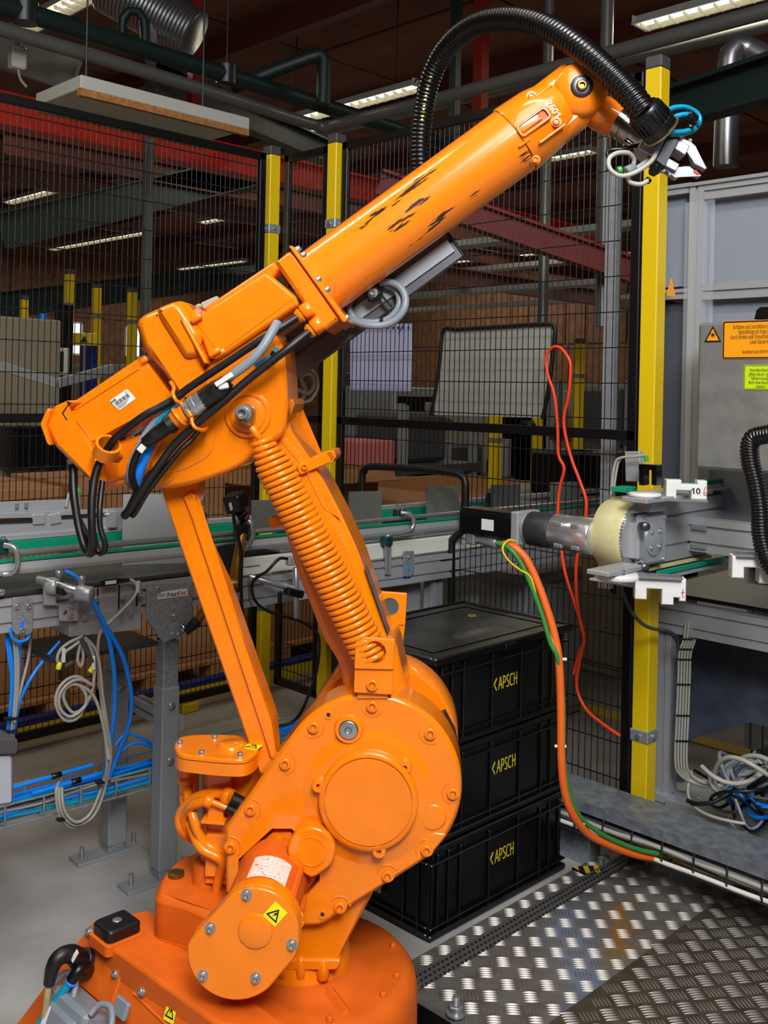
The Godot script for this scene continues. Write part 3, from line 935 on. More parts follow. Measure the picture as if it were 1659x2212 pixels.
	single("vent_pipe", mcyl(to_roof(Vector3(6.1349, 2.308, -4.4717)), Vector3(6.1318, 1.8585, -4.4748), 0.04), M.pipe_grey, "short pale vertical pipe above the whiteboard", "pipe")

func W_at(px: float, py: float, d: float) -> Vector3:
	var a := (px - 830.0) / 2170.0
	var b := -(py - 845.0) / 2170.0
	return Vector3(0, 1.35, 0) + (Vector3(0.7071, 0, -0.7071) + Vector3(0.707, 0.0209, 0.707) * a + Vector3(-0.0148, 0.9998, -0.0148) * b) * d

func carton(at: Vector3, s: Vector3, label: String, open := false) -> void:
	var t := thing("cardboard_box", label, "box", at)
	if open:
		var b := MB.new()
		for k in [-1.0, 1.0]:
			b.box(Vector3(s.x, s.y, 0.012), Transform3D(Basis(), Vector3(0, s.y / 2, k * (s.z / 2 - 0.006))))
			b.box(Vector3(0.012, s.y, s.z - 0.026), Transform3D(Basis(), Vector3(k * (s.x / 2 - 0.006), s.y / 2, 0)))
		b.box(Vector3(s.x - 0.03, 0.01, s.z - 0.03), Transform3D(Basis(), Vector3(0, 0.005, 0)))
		part("body", b, M.cardboard, t)
		for k in [-1.0, 1.0]:
			part("flap", mbox(Vector3(s.x, 0.006, s.z * 0.26), Vector3(0, 0, k * s.z * 0.13)), M.cardboard, t, Transform3D(Basis(Vector3(1, 0, 0), k * 0.3), Vector3(0, s.y, k * s.z / 2)))
			part("flap", mbox(Vector3(s.x * 0.2, 0.006, s.z), Vector3(k * s.x * 0.1, 0, 0)), M.cardboard, t, Transform3D(Basis(Vector3(0, 0, 1), k * -0.5), Vector3(k * s.x / 2, s.y, 0)))
	else:
		part("body", mbox(s, Vector3(0, s.y / 2, 0), 0.004), M.cardboard, t)
		part("tape", mbox(Vector3(s.x * 1.002, 0.002, 0.06), Vector3(0, s.y, 0)), M.tape, t)
		part("flap_seam", mbox(Vector3(s.x, 0.003, 0.004), Vector3(0, s.y + 0.001, 0)), M.dark_grey, t)

func pallet(at: Vector3, s: Vector3, label: String) -> void:
	var t := thing("pallet", label, "pallet", at)
	for i in 5:
		part("board", mbox(Vector3(s.x, 0.022, s.z * 0.14), Vector3(0, s.y - 0.011, -s.z / 2 + s.z * (0.07 + 0.215 * i)), 0.003), M.wood, t)
	for i in 3:
		for j in 3:
			part("block", mbox(Vector3(s.x * 0.14, s.y - 0.046, s.z * 0.14), Vector3((i - 1) * s.x * 0.43, 0.022 + (s.y - 0.046) / 2.0, (j - 1) * s.z * 0.43), 0.003), M.wood, t)
		part("runner", mbox(Vector3(s.x, 0.022, s.z * 0.14), Vector3(0, 0.011, (i - 1) * s.z * 0.43), 0.003), M.wood, t)

func stickers(parent: Node3D, c: Vector3, xa: Vector3, s: float, nrm: Vector3) -> void:
	# yellow square warning sticker with a black triangle and a lightning bolt
	var x := Transform3D(Basis(xa.normalized(), nrm.cross(xa).normalized(), nrm), c)
	var st := part("warning_sticker", mprism(rnd(rect2(Vector2.ZERO, Vector2(s, s * 1.15)), s * 0.04), 0, 0.0006, 0.0, x), M.yellow_sticker, parent)
	var h := s * 0.44
	var o := PackedVector2Array([Vector2(-h, -h * 0.85), Vector2(h, -h * 0.85), Vector2(0, h * 0.9)])
	var i := PackedVector2Array([Vector2(-h * 0.66, -h * 0.65), Vector2(h * 0.66, -h * 0.65), Vector2(0, h * 0.5)])
	part("warning_triangle", mprism(rnd(o, h * 0.2), 0.0004, 0.0009, 0.0, x, [i]), M.black, st)
	part("lightning_mark", mprism(PackedVector2Array([Vector2(0.1, 0.36) * h, Vector2(-0.2, -0.12) * h, Vector2(0.0, -0.08) * h, Vector2(-0.14, -0.56) * h, Vector2(0.22, 0.03) * h, Vector2(0.02, 0.0) * h, Vector2(0.22, 0.3) * h]), 0.0004, 0.0009, 0.0, x), M.black, st)

func lettering(parent: Node, text: String, h: float, x: Transform3D, m: Material, bold := false, called := "lettering") -> MeshInstance3D:
	var f := SystemFont.new()
	f.font_names = PackedStringArray(["Droid Sans"])
	if bold:
		f.font_weight = 700
	var t := TextMesh.new()
	t.text = text
	t.font = f
	t.font_size = 32
	t.pixel_size = h / 23.0
	t.depth = 0.0004
	t.curve_step = 1.0
	return part(called, t, m, parent, x)

func screw_at(parent: Node3D, me: Mesh, m: Material, at: Vector3, called := "screw") -> void:
	part(called, me, m, parent, Transform3D(Basis(), at))

func build_robot() -> void:
	var rb := thing("industrial_robot", "large orange robot arm with a coil spring standing in the middle of the cell", "robot")
	rb.transform = Transform3D(Basis(Vector3(0.6561, 0, 0.7547), Vector3.UP, Vector3(-0.7547, 0, 0.6561)), Vector3(1.2812, 0, -1.4765))
	var inv := rb.transform.affine_inverse()
	var om: Material = M.orange
	var dim: Material = M.orange_dusty
	var sc := screw_mesh(0.0102, 0.0072, 0.0122).mesh()
	var sm := screw_mesh(0.006, 0.006).mesh()
	var steel_sc := screw_mesh(0.0065, 0.007, 0.0095).mesh()

	# base drum, standing on the floor
	var b := MB.new()
	b.lathe([Vector2(0.24, 0.0), Vector2(0.24, 0.03), Vector2(0.229, 0.04), Vector2(0.227, 0.2), Vector2(0.222, 0.22), Vector2(0.21, 0.234), Vector2(0.195, 0.238), Vector2(0.15, 0.238), Vector2(0.12, 0.243), Vector2(0.108, 0.25), Vector2(0.0, 0.25)], Transform3D(), 64)
	var drum := part("base_drum", b, dim, rb)
	for a in [0.15, 0.5, 1.15, -0.4, 2.3]:
		part("plug", mcyl(Vector3(cos(a) * 0.19, 0.238, sin(a) * 0.19), Vector3(cos(a) * 0.19, 0.247, sin(a) * 0.19), 0.007, 0.006, 12, 0.001), dim, drum)
	b = MB.new()
	for a in [0.95]:
		b.bar(Vector3(cos(a) * 0.1, 0.24, sin(a) * 0.1), Vector3(cos(a) * 0.19, 0.229, sin(a) * 0.19), 0.03, 0.026, Vector3.UP, 0.012)
	part("rib", b, dim, drum)
	part("turning_ring", mcyl(Vector3(0, 0.24, 0), Vector3(0, 0.295, 0), 0.099, 0.092, 40, 0.008), om, rb)

	# base foot with the connector panel (world aligned)
	var top := p2([0.9683, -1.7196, 0.9794, -1.7205, 1.04, -1.7313, 1.0457, -1.6797, 1.0322, -1.6428, 1.0167, -1.5845, 1.0106, -1.5292, 1.0209, -1.4353, 1.0422, -1.3645, 1.0593, -1.3256, 1.0537, -1.2225, 0.9745, -1.3256, 0.9649, -1.6471])
	b = MB.new()
	var up_x := Transform3D(Basis(Vector3(1, 0, 0), Vector3(0, 0, -1), Vector3(0, 1, 0)), Vector3.ZERO)
	var tf := PackedVector2Array()
	for q in top:
		tf.append(Vector2(q.x, -q.y))
	b.prism(rnd(tf, 0.02), 0.0, 0.32, 0.006, up_x)
	# sloped connector panel in front of it
	var sl := [Vector3(0.985, 0.318, -1.745), Vector3(0.985, 0.318, -1.2), Vector3(0.885, 0.06, -1.2), Vector3(0.885, 0.06, -1.9)]
	var deep := Vector3(0.12, -0.02, 0)
	b.quad(sl[0], sl[3], sl[2], sl[1])
	b.quad(sl[0] + deep, sl[0], sl[1], sl[1] + deep)
	b.quad(sl[3], sl[3] + deep, sl[2] + deep, sl[2])
	b.quad(sl[0], sl[0] + deep, sl[3] + deep, sl[3])
	b.quad(sl[1] + deep, sl[1], sl[2], sl[2] + deep)
	var foot := part("base_foot", b, dim, rb, inv)
	# panel frame: pu runs along the panel, pv up the slope, pn out of it
	var pu := Vector3(0, 0, 1)
	var pv: Vector3 = (sl[0] - Vector3(sl[3].x, sl[3].y, sl[0].z)).normalized()
	var pn := pu.cross(pv).normalized()
	var pan := func(a: float, c: float, o: float) -> Vector3: return Vector3(0.985, 0.318, -1.745) + pu * a - pv * c + pn * o
	var pb := Basis(pu, pv, pn)
	b = MB.new()
	b.box(Vector3(0.52, 0.006, 0.008), Transform3D(pb, pan.call(0.33, 0.006, 0.0)), 0.002)
	b.box(Vector3(0.36, 0.004, 0.005), Transform3D(pb.rotated(pn, -0.05), pan.call(0.36, 0.062, 0.0)), 0.0015)
	part("panel_ridge", b, dim, foot)
	part("connector_plate", mbox(Vector3(0.12, 0.08, 0.008), Vector3.ZERO, 0.002), dim, foot, Transform3D(pb, pan.call(0.075, 0.062, 0.0)))
	for q in [Vector2(0.004, 0.016), Vector2(0.205, 0.04), Vector2(0.12, 0.045), Vector2(0.36, 0.045)]:
		part("screw", steel_sc, M.steel, foot, Transform3D(pb, pan.call(q.x, q.y, 0.003)))
	var pc: Vector3 = Vector3(0.994, 0.335, -1.6733)
	part("black_cover", mprism(rnd(rect2(Vector2.ZERO, Vector2(0.07, 0.062)), 0.012), -0.012, 0.012, 0.005, Transform3D(Basis(Vector3(1, 0, 0), Vector3(0, 0, -1), Vector3(0, 1, 0)), pc)), M.black_rubber, foot)
	part("cover_seat", mprism(rnd(rect2(Vector2.ZERO, Vector2(0.082, 0.074)), 0.012), -0.03, -0.01, 0.002, Transform3D(Basis(Vector3(1, 0, 0), Vector3(0, 0, -1), Vector3(0, 1, 0)), pc)), dim, foot)
	part("screw", mcyl(pc + Vector3(0, 0.01, 0), pc + Vector3(0, 0.0135, 0), 0.009, -1, 18, 0.001), M.steel, foot)
	stickers(foot, pan.call(0.292, 0.036, 0.002), pu * 0.98 + pv * 0.1, 0.028, pn)
	# connectors on the panel: black elbow with a cream cable, small elbow with a teal hose, grey heavy-duty plug
	b = MB.new()
	b.cyl(pan.call(0.03, 0.055, 0.0), pan.call(0.03, 0.055, 0.03), 0.019, 0.019, 20, 0.002)
	for i in 3:
		b.cyl(pan.call(0.03, 0.055, 0.012 + i * 0.007), pan.call(0.03, 0.055, 0.016 + i * 0.007), 0.0205, 0.0205, 20, 0.001)
	var el := part("elbow_connector", b, M.dark_steel, foot)
	b = MB.new()
	var ec := MB.curve(pa([0.9321, 0.285, -1.6983, 0.9135, 0.3064, -1.6886, 0.8954, 0.3146, -1.6856, 0.8811, 0.3116, -1.6857, 0.873, 0.2993, -1.6867, 0.8704, 0.2808, -1.6894, 0.8688, 0.2691, -1.691]), 0.005)
	var er := PackedFloat32Array()
	for i in ec.size():
		er.append(lerpf(0.0195, 0.0095, float(i) / ec.size()))
	b.sweep(ec, er, 14)
	part("elbow_boot", b, M.black_rubber, el)
	part("connector_label", mbox(Vector3(0.009, 0.021, 0.0015), Vector3.ZERO), M.white, el, Transform3D(pb.rotated(pn, -0.35), Vector3(0.905, 0.3164, -1.666)))
	lettering(el, "R1.CP", 0.0042, Transform3D((pb.rotated(pn, -0.35) * Basis(Vector3(0, 0, 1), PI / 2)).scaled(Vector3.ONE), Vector3(0.9049, 0.3173, -1.6641)), M.black)
	part("cream_cable", mtube(pa([0.8687, 0.2724, -1.691, 0.8673, 0.249, -1.6924, 0.8677, 0.2208, -1.6991, 0.8681, 0.1883, -1.7057, 0.8717, 0.1439, -1.7163]), 0.0062, 0.01, 10), M.cream, el)
	b = MB.new()
	b.tube(pa([0.9483, 0.2641, -1.6963, 0.9296, 0.2801, -1.6796, 0.9186, 0.2807, -1.6764, 0.9092, 0.2699, -1.6788, 0.9063, 0.263, -1.6817]), 0.0105, 0.006, 12)
	b.cyl(Vector3(0.9297, 0.2789, -1.6866), Vector3(0.9484, 0.2606, -1.6962), 0.0145, 0.0145, 16, 0.003)
	var sel := part("small_elbow_connector", b, M.black_plastic, foot)
	part("blue_collar", mcyl(Vector3(0.9081, 0.2656, -1.6799), Vector3(0.9052, 0.2596, -1.6828), 0.0115, -1, 16, 0.002), M.blue, sel)
	part("teal_hose", mtube(pa([0.9057, 0.2613, -1.6823, 0.893, 0.2357, -1.695, 0.8779, 0.2049, -1.7101, 0.8653, 0.1758, -1.7228, 0.855, 0.1384, -1.7401]), 0.0082, 0.01, 10), M.teal, sel)
	b = MB.new()
	b.box(Vector3(0.13, 0.13, 0.06), Transform3D(pb, pan.call(0.085, 0.165, 0.032)), 0.008)
	b.box(Vector3(0.1, 0.1, 0.08), Transform3D(pb, pan.call(0.085, 0.17, 0.032)), 0.007)
	var pl := part("heavy_plug", b, M.grey_plastic, foot)
	for q in [[0.02, 0.075], [0.15, 0.205]]:
		part("locking_lever", mtube(PackedVector3Array([pan.call(q[0], 0.1, 0.055), pan.call(q[0] + 0.004, 0.082, 0.045), pan.call(q[0] + 0.025, 0.075, 0.04), pan.call(q[1] - 0.015, 0.082, 0.04), pan.call(q[1], 0.105, 0.045), pan.call(q[1], 0.16, 0.05)]), 0.006, 0.01, 8), M.grey_plastic, pl)
	part("lever_grip", mbox(Vector3(0.04, 0.03, 0.01), Vector3.ZERO, 0.003), M.grey_plastic, pl, Transform3D(pb, pan.call(0.185, 0.075, 0.02)))
	part("plug_label", mbox(Vector3(0.013, 0.08, 0.001), Vector3.ZERO), M.white, pl, Transform3D(pb, pan.call(0.05, 0.165, 0.0725)))
	for i in 7:
		part("print_mark", mbox(Vector3(0.01, 0.0015 + 0.0012 * (i % 3), 0.0006), Vector3.ZERO), M.black, pl, Transform3D(pb, pan.call(0.05, 0.17 + i * 0.0048, 0.0732)))

	# swing frame above the drum
	b = MB.new()
	b.prism(rnd(p2([-0.0653, 0.2738, 0.0832, 0.2828, 0.0836, 0.3034, 0.1445, 0.4247, 0.1025, 0.5078, -0.1049, 0.4969, -0.1194, 0.3583, -0.0697, 0.3182]), 0.008), -0.16, 0.09, 0.008)
	b.prism(rnd(p2([-0.0556, 0.2721, 0.0803, 0.2813, 0.087, 0.2927, 0.0867, 0.303, -0.0561, 0.2943]), 0.006), -0.16, 0.096, 0.004)
	var sf := part("swing_frame", b, om, rb)
	b = MB.new()
	var up_l := Transform3D(Basis(Vector3(1, 0, 0), Vector3(0, 0, -1), Vector3(0, 1, 0)), Vector3.ZERO)
	for x in [-0.02, 0.012, 0.054]:
		part("flange_bolt", mcyl(Vector3(x, 0.258, 0.086), Vector3(x, 0.3, 0.086), 0.0115, 0.0115, 16, 0.004), om, sf)
	# gearbox housing on the left with curved back
	b = MB.new()
	var gb := PackedVector2Array()
	for q in pa([-0.2714, 0.385, 0.0709, -0.2067, 0.385, 0.0929, -0.1355, 0.385, 0.1346, -0.056, 0.385, 0.1497, -0.1099, 0.385, -0.1254, -0.2328, 0.385, -0.1259, -0.2537, 0.385, -0.1087, -0.2721, 0.385, -0.0839, -0.2827, 0.385, -0.0348, -0.2819, 0.385, 0.0182]):
		gb.append(Vector2(q.x, -q.z))
	b.prism(rnd(gb, 0.02), 0.312, 0.388, 0.012, up_l)
	var gh := part("gearbox_housing", b, dim, rb)
	b = MB.new()
	b.prism(rnd(gb, 0.02), 0.304, 0.3115, 0.002, up_l)
	part("bottom_cover", b, dim, gh)
	b = MB.new()
	for q in [Vector3(-0.225, 0, 0.02), Vector3(-0.19, 0, 0.05), Vector3(-0.15, 0, 0.06)]:
		b.cyl(Vector3(q.x, 0.275, q.z), Vector3(q.x, 0.306, q.z), 0.011, 0.011, 14, 0.003)
	part("bottom_bolt", b, dim, gh)
	var gp: Vector3 = Vector3(-0.252, 0.39, -0.0086)
	b = MB.new()
	b.lathe([Vector2(0.016, -0.004), Vector2(0.016, 0.006), Vector2(0.013, 0.0075), Vector2(0.006, 0.0075), Vector2(0.005, 0.002), Vector2(0, 0.002)], Transform3D(Basis(), gp), 24)
	part("oil_plug", b, M.brass, gh)
	var bp: Vector3 = Vector3(-0.1882, 0.385, 0.002)
	b = MB.new()
	b.lathe([Vector2(0.032, -0.01), Vector2(0.03, 0.0), Vector2(0.027, 0.008), Vector2(0.027, 0.04), Vector2(0.024, 0.043), Vector2(0, 0.043)], Transform3D(Basis(), bp), 28)
	b.box(Vector3(0.04, 0.006, 0.02), Transform3D(Basis(), bp + Vector3(0.03, 0.02, 0.02)), 0.002)
	part("post_boss", b, dim, gh)

	# vertical motor with its lid
	var lid := PackedVector2Array()
	for q in pa([-0.2462, 0.66, 0.0485, -0.2538, 0.66, 0.0086, -0.2381, 0.66, -0.0146, -0.1891, 0.66, -0.0264, -0.131, 0.66, -0.0287, -0.107, 0.66, -0.0106, -0.0811, 0.66, 0.0421, -0.0861, 0.66, 0.0793, -0.1005, 0.66, 0.1023, -0.1492, 0.66, 0.1015, -0.2257, 0.66, 0.0899]):
		lid.append(Vector2(q.x, -q.z))
	b = MB.new()
	b.prism(rnd(lid, 0.02), 0.632, 0.654, 0.0, up_l)
	b.prism(rnd(lid, 0.02), 0.656, 0.664, 0.003, up_l)
	var vm := part("vertical_motor_lid", b, om, rb)
	var lc: Vector3 = Vector3(-0.1369, 0.664, 0.0407)
	b = MB.new()
	b.lathe([Vector2(0.028, -0.002), Vector2(0.026, 0.006), Vector2(0.022, 0.009), Vector2(0, 0.009)], Transform3D(Basis(), lc), 28)
	part("lid_boss", b, om, vm)
	var vs := Basis(Vector3(1, 0, 0), Vector3(0, 0, -1), Vector3(0, 1, 0))
	for q in pa([-0.2387, 0.664, 0.0336, -0.1841, 0.664, 0.0813, -0.1111, 0.664, 0.0816, -0.1803, 0.664, -0.0052]):
		part("screw", sm, M.steel, vm, Transform3D(vs, q))
	stickers(vm, Vector3(-0.0958, 0.6645, 0.0317), Vector3(1, 0, 0.3), 0.03, Vector3.UP)
	var vc: Vector3 = Vector3(-0.1498, 0.5229, -0.03)
	b = MB.new()
	b.prism(rnd(rect2(Vector2(vc.x, 0.03), Vector2(0.105, 0.105)), 0.03), 0.38, 0.634, 0.004, up_l)
	b.prism(rect2(Vector2(vc.x - 0.01, -0.027), Vector2(0.045, 0.02)), 0.4, 0.63, 0.003, up_l)
	b.prism(rect2(Vector2(vc.x + 0.02, -0.025), Vector2(0.1, 0.05)), 0.42, 0.5, 0.003, up_l)
	part("vertical_motor", b, om, rb)
	# cable clamps and painted motor cables
	b = MB.new()
	var gl: Vector3 = Vector3(-0.2342, 0.5764, 0)
	b.cyl(gl + Vector3(0, -0.02, 0), gl + Vector3(0, 0.03, 0), 0.014, 0.017, 6, 0.002)
	b.cyl(gl + Vector3(0, 0.0, 0), gl + Vector3(0, 0.012, 0), 0.019, 0.019, 6, 0.002)
	part("cable_clamp", mcyl(Vector3(-0.1446, 0.5762, 0.05), Vector3(-0.1307, 0.5748, 0.06), 0.0165, 0.0165, 14, 0.002), om, rb)
	part("cable_clamp", mcyl(Vector3(-0.1821, 0.5705, 0.06), Vector3(-0.166, 0.5643, 0.06), 0.013, 0.013, 14, 0.002), om, rb)
	part("cable_gland", b, om, rb)
	b = MB.new()
	b.bar(Vector3(-0.1848, 0.5328, 0.05), Vector3(-0.1392, 0.5316, 0.05), 0.006, 0.05, Vector3(0, 0, 1), 0.001)
	b.bar(Vector3(-0.1758, 0.5477, 0.055), Vector3(-0.1436, 0.544, 0.055), 0.03, 0.008, Vector3(0, 0, 1), 0.002)
	part("clamp_bracket", b, om, rb)
	for p in [pa([-0.1316, 0.5765, 0.06, -0.158, 0.5773, 0.05, -0.1917, 0.5699, 0.04, -0.2209, 0.5493, 0.03, -0.2386, 0.5229, 0.02, -0.24, 0.5031, 0.02, -0.2331, 0.4811, 0.01, -0.2156, 0.4551, -0.02]),
			pa([-0.1785, 0.5672, 0.06, -0.2058, 0.5547, 0.05, -0.2251, 0.5304, 0.03, -0.2319, 0.508, 0.02, -0.2241, 0.4879, 0.01, -0.2149, 0.4634, -0.02]),
			pa([-0.2322, 0.571, 0, -0.2238, 0.555, 0.02, -0.2107, 0.5353, 0.04, -0.1977, 0.5084, 0.05, -0.1819, 0.4836, 0.05, -0.1556, 0.4665, 0.05, -0.1455, 0.4445, 0.03, -0.1481, 0.4178, 0]),
			pa([-0.244, 0.5663, -0.02, -0.2373, 0.549, 0, -0.2284, 0.5174, 0.01, -0.2053, 0.4921, 0.04, -0.1855, 0.4765, 0.06, -0.1585, 0.4639, 0.06, -0.1441, 0.4524, 0.06, -0.1512, 0.4271, 0.05, -0.1599, 0.3873, 0.04, -0.1579, 0.3495, 0.03])]:
		part("motor_cable", mtube(p, 0.0095, 0.012, 10), om, rb)
	part("motor_cable", mtube(pa([-0.2245, 0.5817, -0.04, -0.2213, 0.5562, -0.03, -0.2173, 0.5278, -0.01]), 0.006, 0.02, 8), om, rb)
	b = MB.new()
	b.cyl(Vector3(-0.1307, 0.5748, 0.06), Vector3(-0.1102, 0.5633, 0.055), 0.0125)
	b.cyl(Vector3(-0.1398, 0.5589, 0.065), Vector3(-0.1195, 0.5473, 0.06), 0.009)
	part("rubber_sleeve", b, M.black_rubber, rb)
	b = MB.new()
	b.cyl(Vector3(-0.1666, 0.568, 0.065), Vector3(-0.1381, 0.5581, 0.065), 0.006)
	part("motor_cable", b, om, rb)

	# rear shoulder housing with its round end
	b = MB.new()
	var rc: Vector3 = Vector3(0.1413, 0.6432, -0.2)
	b.lathe([Vector2(0, -0.03), Vector2(0.14, -0.03), Vector2(0.152, -0.01), Vector2(0.155, 0.01), Vector2(0.155, 0.1), Vector2(0.15, 0.11), Vector2(0, 0.11)], Transform3D(Basis(Vector3(1, 0, 0), Vector3(0, 0, 1), Vector3(0, -1, 0)), rc), 56)
	b.prism(rnd(p2([0.0522, 0.7911, 0.104, 0.8149, 0.2126, 0.6024, 0.1239, 0.3241, -0.1053, 0.3113, -0.1465, 0.433]), 0.02), -0.2, -0.11, 0.02)
	part("rear_shoulder", b, om, rb)
	b = MB.new()
	b.lathe([Vector2(0, 0), Vector2(0.128, 0), Vector2(0.132, 0.004), Vector2(0.132, 0.14), Vector2(0, 0.14)], Transform3D(Basis(Vector3(1, 0, 0), Vector3(0, 0, 1), Vector3(0, -1, 0)), Vector3(0.1349, 0.6338, 0.12) + Vector3(0, 0, -0.23)), 56)
	part("arm_hub", b, om, rb)

	# front shoulder plate with bolts, caps and the motor opening
	var plate := p2([-0.0016, 0.7297, 0.0061, 0.7396, 0.0145, 0.7488, 0.0235, 0.7575, 0.0331, 0.7655, 0.0433, 0.7728, 0.0539, 0.7793, 0.065, 0.785, 0.0764, 0.79, 0.0881, 0.794, 0.1001, 0.7973, 0.1122, 0.7996, 0.1244, 0.8011, 0.1367, 0.8017, 0.149, 0.8014, 0.1612, 0.8001, 0.1732, 0.7981, 0.185, 0.7951, 0.1966, 0.7913, 0.2078, 0.7866, 0.2186, 0.7811, 0.2289, 0.7749, 0.2388, 0.7679, 0.2481, 0.7602, 0.2568, 0.7518, 0.2648, 0.7429, 0.2721, 0.7333, 0.2787, 0.7232, 0.2846, 0.7127, 0.2896, 0.7017, 0.2938, 0.6904, 0.2972, 0.6788, 0.2997, 0.6669, 0.3014, 0.6549, 0.3021, 0.6428, 0.302, 0.6306, 0.301, 0.6184, 0.2991, 0.6063, 0.2963, 0.5944, 0.2927, 0.5827, 0.2882, 0.5712, 0.283, 0.5601, 0.2769, 0.5493, 0.2701, 0.539, 0.2626, 0.5292, 0.2543, 0.5199, 0.2455, 0.5113, 0.236, 0.5032, 0.226, 0.4959]) + p2([0.1466, 0.4406, 0.0767, 0.393, 0.0676, 0.3849, 0.0575, 0.3784, 0.0491, 0.3745, -0.0272, 0.3667, -0.0963, 0.3991, -0.1252, 0.4246, -0.1278, 0.5465])
	var oct := p2([-0.1025, 0.4877, -0.0413, 0.5476, -0.0055, 0.5494, 0.0308, 0.5176, 0.0478, 0.4764, 0.0482, 0.457, 0.0242, 0.4287, -0.028, 0.4047, -0.0793, 0.406, -0.1013, 0.4302])
	b = MB.new()
	b.prism(plate, 0.03, 0.12, 0.007, Transform3D(), [oct])
	var sp := part("shoulder_plate", b, om, rb)
	b = MB.new()
	b.prism(rnd(p2([-0.0995, 0.4783, -0.0412, 0.5351, -0.0094, 0.5368, 0.0238, 0.5079, 0.04, 0.4688, 0.0403, 0.4519, 0.017, 0.4208, -0.0306, 0.4011, -0.0824, 0.4025, -0.0983, 0.4229]), 0.004), 0.03, 0.105, 0.003)
	var mf := part("motor_flange", b, om, rb)
	for q in [Vector3(-0.0315, 0.522, 0.105), Vector3(0.029, 0.4623, 0.105)]:
		screw_at(mf, sm, om, q)
	var cz := Basis(Vector3(1, 0, 0), Vector3(0, 0, 1), Vector3(0, -1, 0))
	var cc: Vector3 = Vector3(0.1354, 0.6137, 0.12)
	b = MB.new()
	b.lathe([Vector2(0.122, 0), Vector2(0.114, 0.0016), Vector2(0.104, 0.0052), Vector2(0.098, 0.006), Vector2(0, 0.006)], Transform3D(cz, cc), 56)
	part("raised_boss", b, om, sp)
	b = MB.new()
	b.lathe([Vector2(0.0895, 0), Vector2(0.0895, 0.021), Vector2(0.0875, 0.0235), Vector2(0.0802, 0.0245), Vector2(0.0798, 0.021), Vector2(0.0782, 0.021), Vector2(0.0778, 0.0242), Vector2(0, 0.0242)], Transform3D(cz, cc), 64)
	for q in [Vector3(0.0453, 0.6379, 0.12), Vector3(0.1995, 0.678, 0.12), Vector3(0.1566, 0.5259, 0.12)]:
		b.lathe([Vector2(0.0125, 0), Vector2(0.0125, 0.021), Vector2(0.011, 0.0235), Vector2(0.0045, 0.0235), Vector2(0.004, 0.012), Vector2(0, 0.012)], Transform3D(cz, q), 20)
		var d: Vector3 = (cc - q).normalized()
		b.bar(q + Vector3(0, 0, 0.0105), q + d * 0.02 + Vector3(0, 0, 0.0105), 0.023, 0.021, Vector3(0, 0, 1), 0.002)
	var cp := part("round_cover", b, om, sp)
	for q in [Vector3(0.0468, 0.6428, 0.1325), Vector3(0.2001, 0.6826, 0.1325), Vector3(0.1574, 0.5315, 0.1325)]:
		part("hole_insert", mcyl(q, q + Vector3(0, 0, 0.0015), 0.0036, -1, 12), M.dark_steel, cp)
	b = MB.new()
	var c2: Vector3 = Vector3(0.0358, 0.5237, 0.12)
	b.prism(p2([0.0058, 0.4917, 0.0014, 0.4965, -0.0022, 0.502, -0.005, 0.5079, -0.0067, 0.5143, -0.0075, 0.5208, -0.0072, 0.5275, -0.0059, 0.534, -0.0036, 0.5403, -0.0004, 0.5462, 0.0037, 0.5516, 0.0085, 0.5563, 0.014, 0.5602, 0.02, 0.5633, 0.0264, 0.5654, 0.033, 0.5665, 0.0397, 0.5666, 0.0462, 0.5657, 0.0526, 0.5638, 0.0585, 0.561, 0.0638, 0.5573, 0.0686, 0.5527, 0.0725, 0.5475, 0.0755, 0.5418, 0.0777, 0.5356, 0.0788, 0.5291, 0.0789, 0.5225, 0.078, 0.5159, 0.0761, 0.5095, 0.0732, 0.5035, 0.0695, 0.4979]) + p2([0.0469, 0.4797, 0.0351, 0.4757, 0.0231, 0.4818]), 0.1, 0.15, 0.004)
	b.lathe([Vector2(0.028, 0.028), Vector2(0.027, 0.0315), Vector2(0.0245, 0.0315), Vector2(0.024, 0.0305), Vector2(0, 0.0305)], Transform3D(cz, c2), 32)
	part("small_round_cover", b, om, sp)
	var pq: Vector3 = Vector3(0.0957, 0.7362, 0.12)
	b = MB.new()
	b.lathe([Vector2(0.027, 0), Vector2(0.024, 0.008), Vector2(0.018, 0.009), Vector2(0.018, 0.005)], Transform3D(cz, pq), 32)
	part("plug_seat", b, om, sp)
	b = MB.new()
	b.lathe([Vector2(0.0162, 0.004), Vector2(0.0162, 0.0095), Vector2(0.0145, 0.0105), Vector2(0.0066, 0.0105)], Transform3D(cz, pq), 28)
	b.lathe([Vector2(0.0066, 0.0105), Vector2(0.006, 0.005), Vector2(0, 0.005)], Transform3D(cz, pq), 6, 2.0)
	part("threaded_plug", b, M.steel, sp)
	for q in pa([0.1378, 0.7791, 0.12, 0.0313, 0.7367, 0.12, 0.2435, 0.7344, 0.12, 0.2866, 0.6286, 0.12, 0.2413, 0.5236, 0.12, 0.1719, 0.4739, 0.12, 0.0864, 0.412, 0.12, -0.0191, 0.6678, 0.12, -0.0813, 0.5811, 0.12, -0.1167, 0.5098, 0.12]):
		var f: Vector3 = q
		var dd: Vector3 = (f - cc).normalized()
		b = MB.new()
		b.prism(circ(Vector2(f.x, f.y), 0.0205, 20, dd.angle_to(Vector3(1, 0, 0)) * signf(dd.y) + 1.9, dd.angle_to(Vector3(1, 0, 0)) * signf(dd.y) + TAU - 1.9) + circ(Vector2(f.x, f.y), 0.0175, 20, dd.angle_to(Vector3(1, 0, 0)) * signf(dd.y) + TAU - 1.9, dd.angle_to(Vector3(1, 0, 0)) * signf(dd.y) + 1.9), 0.118, 0.1215, 0.0008)
		part("pocket_edge", b, om, sp)
		screw_at(sp, sc, om, f, "bolt")
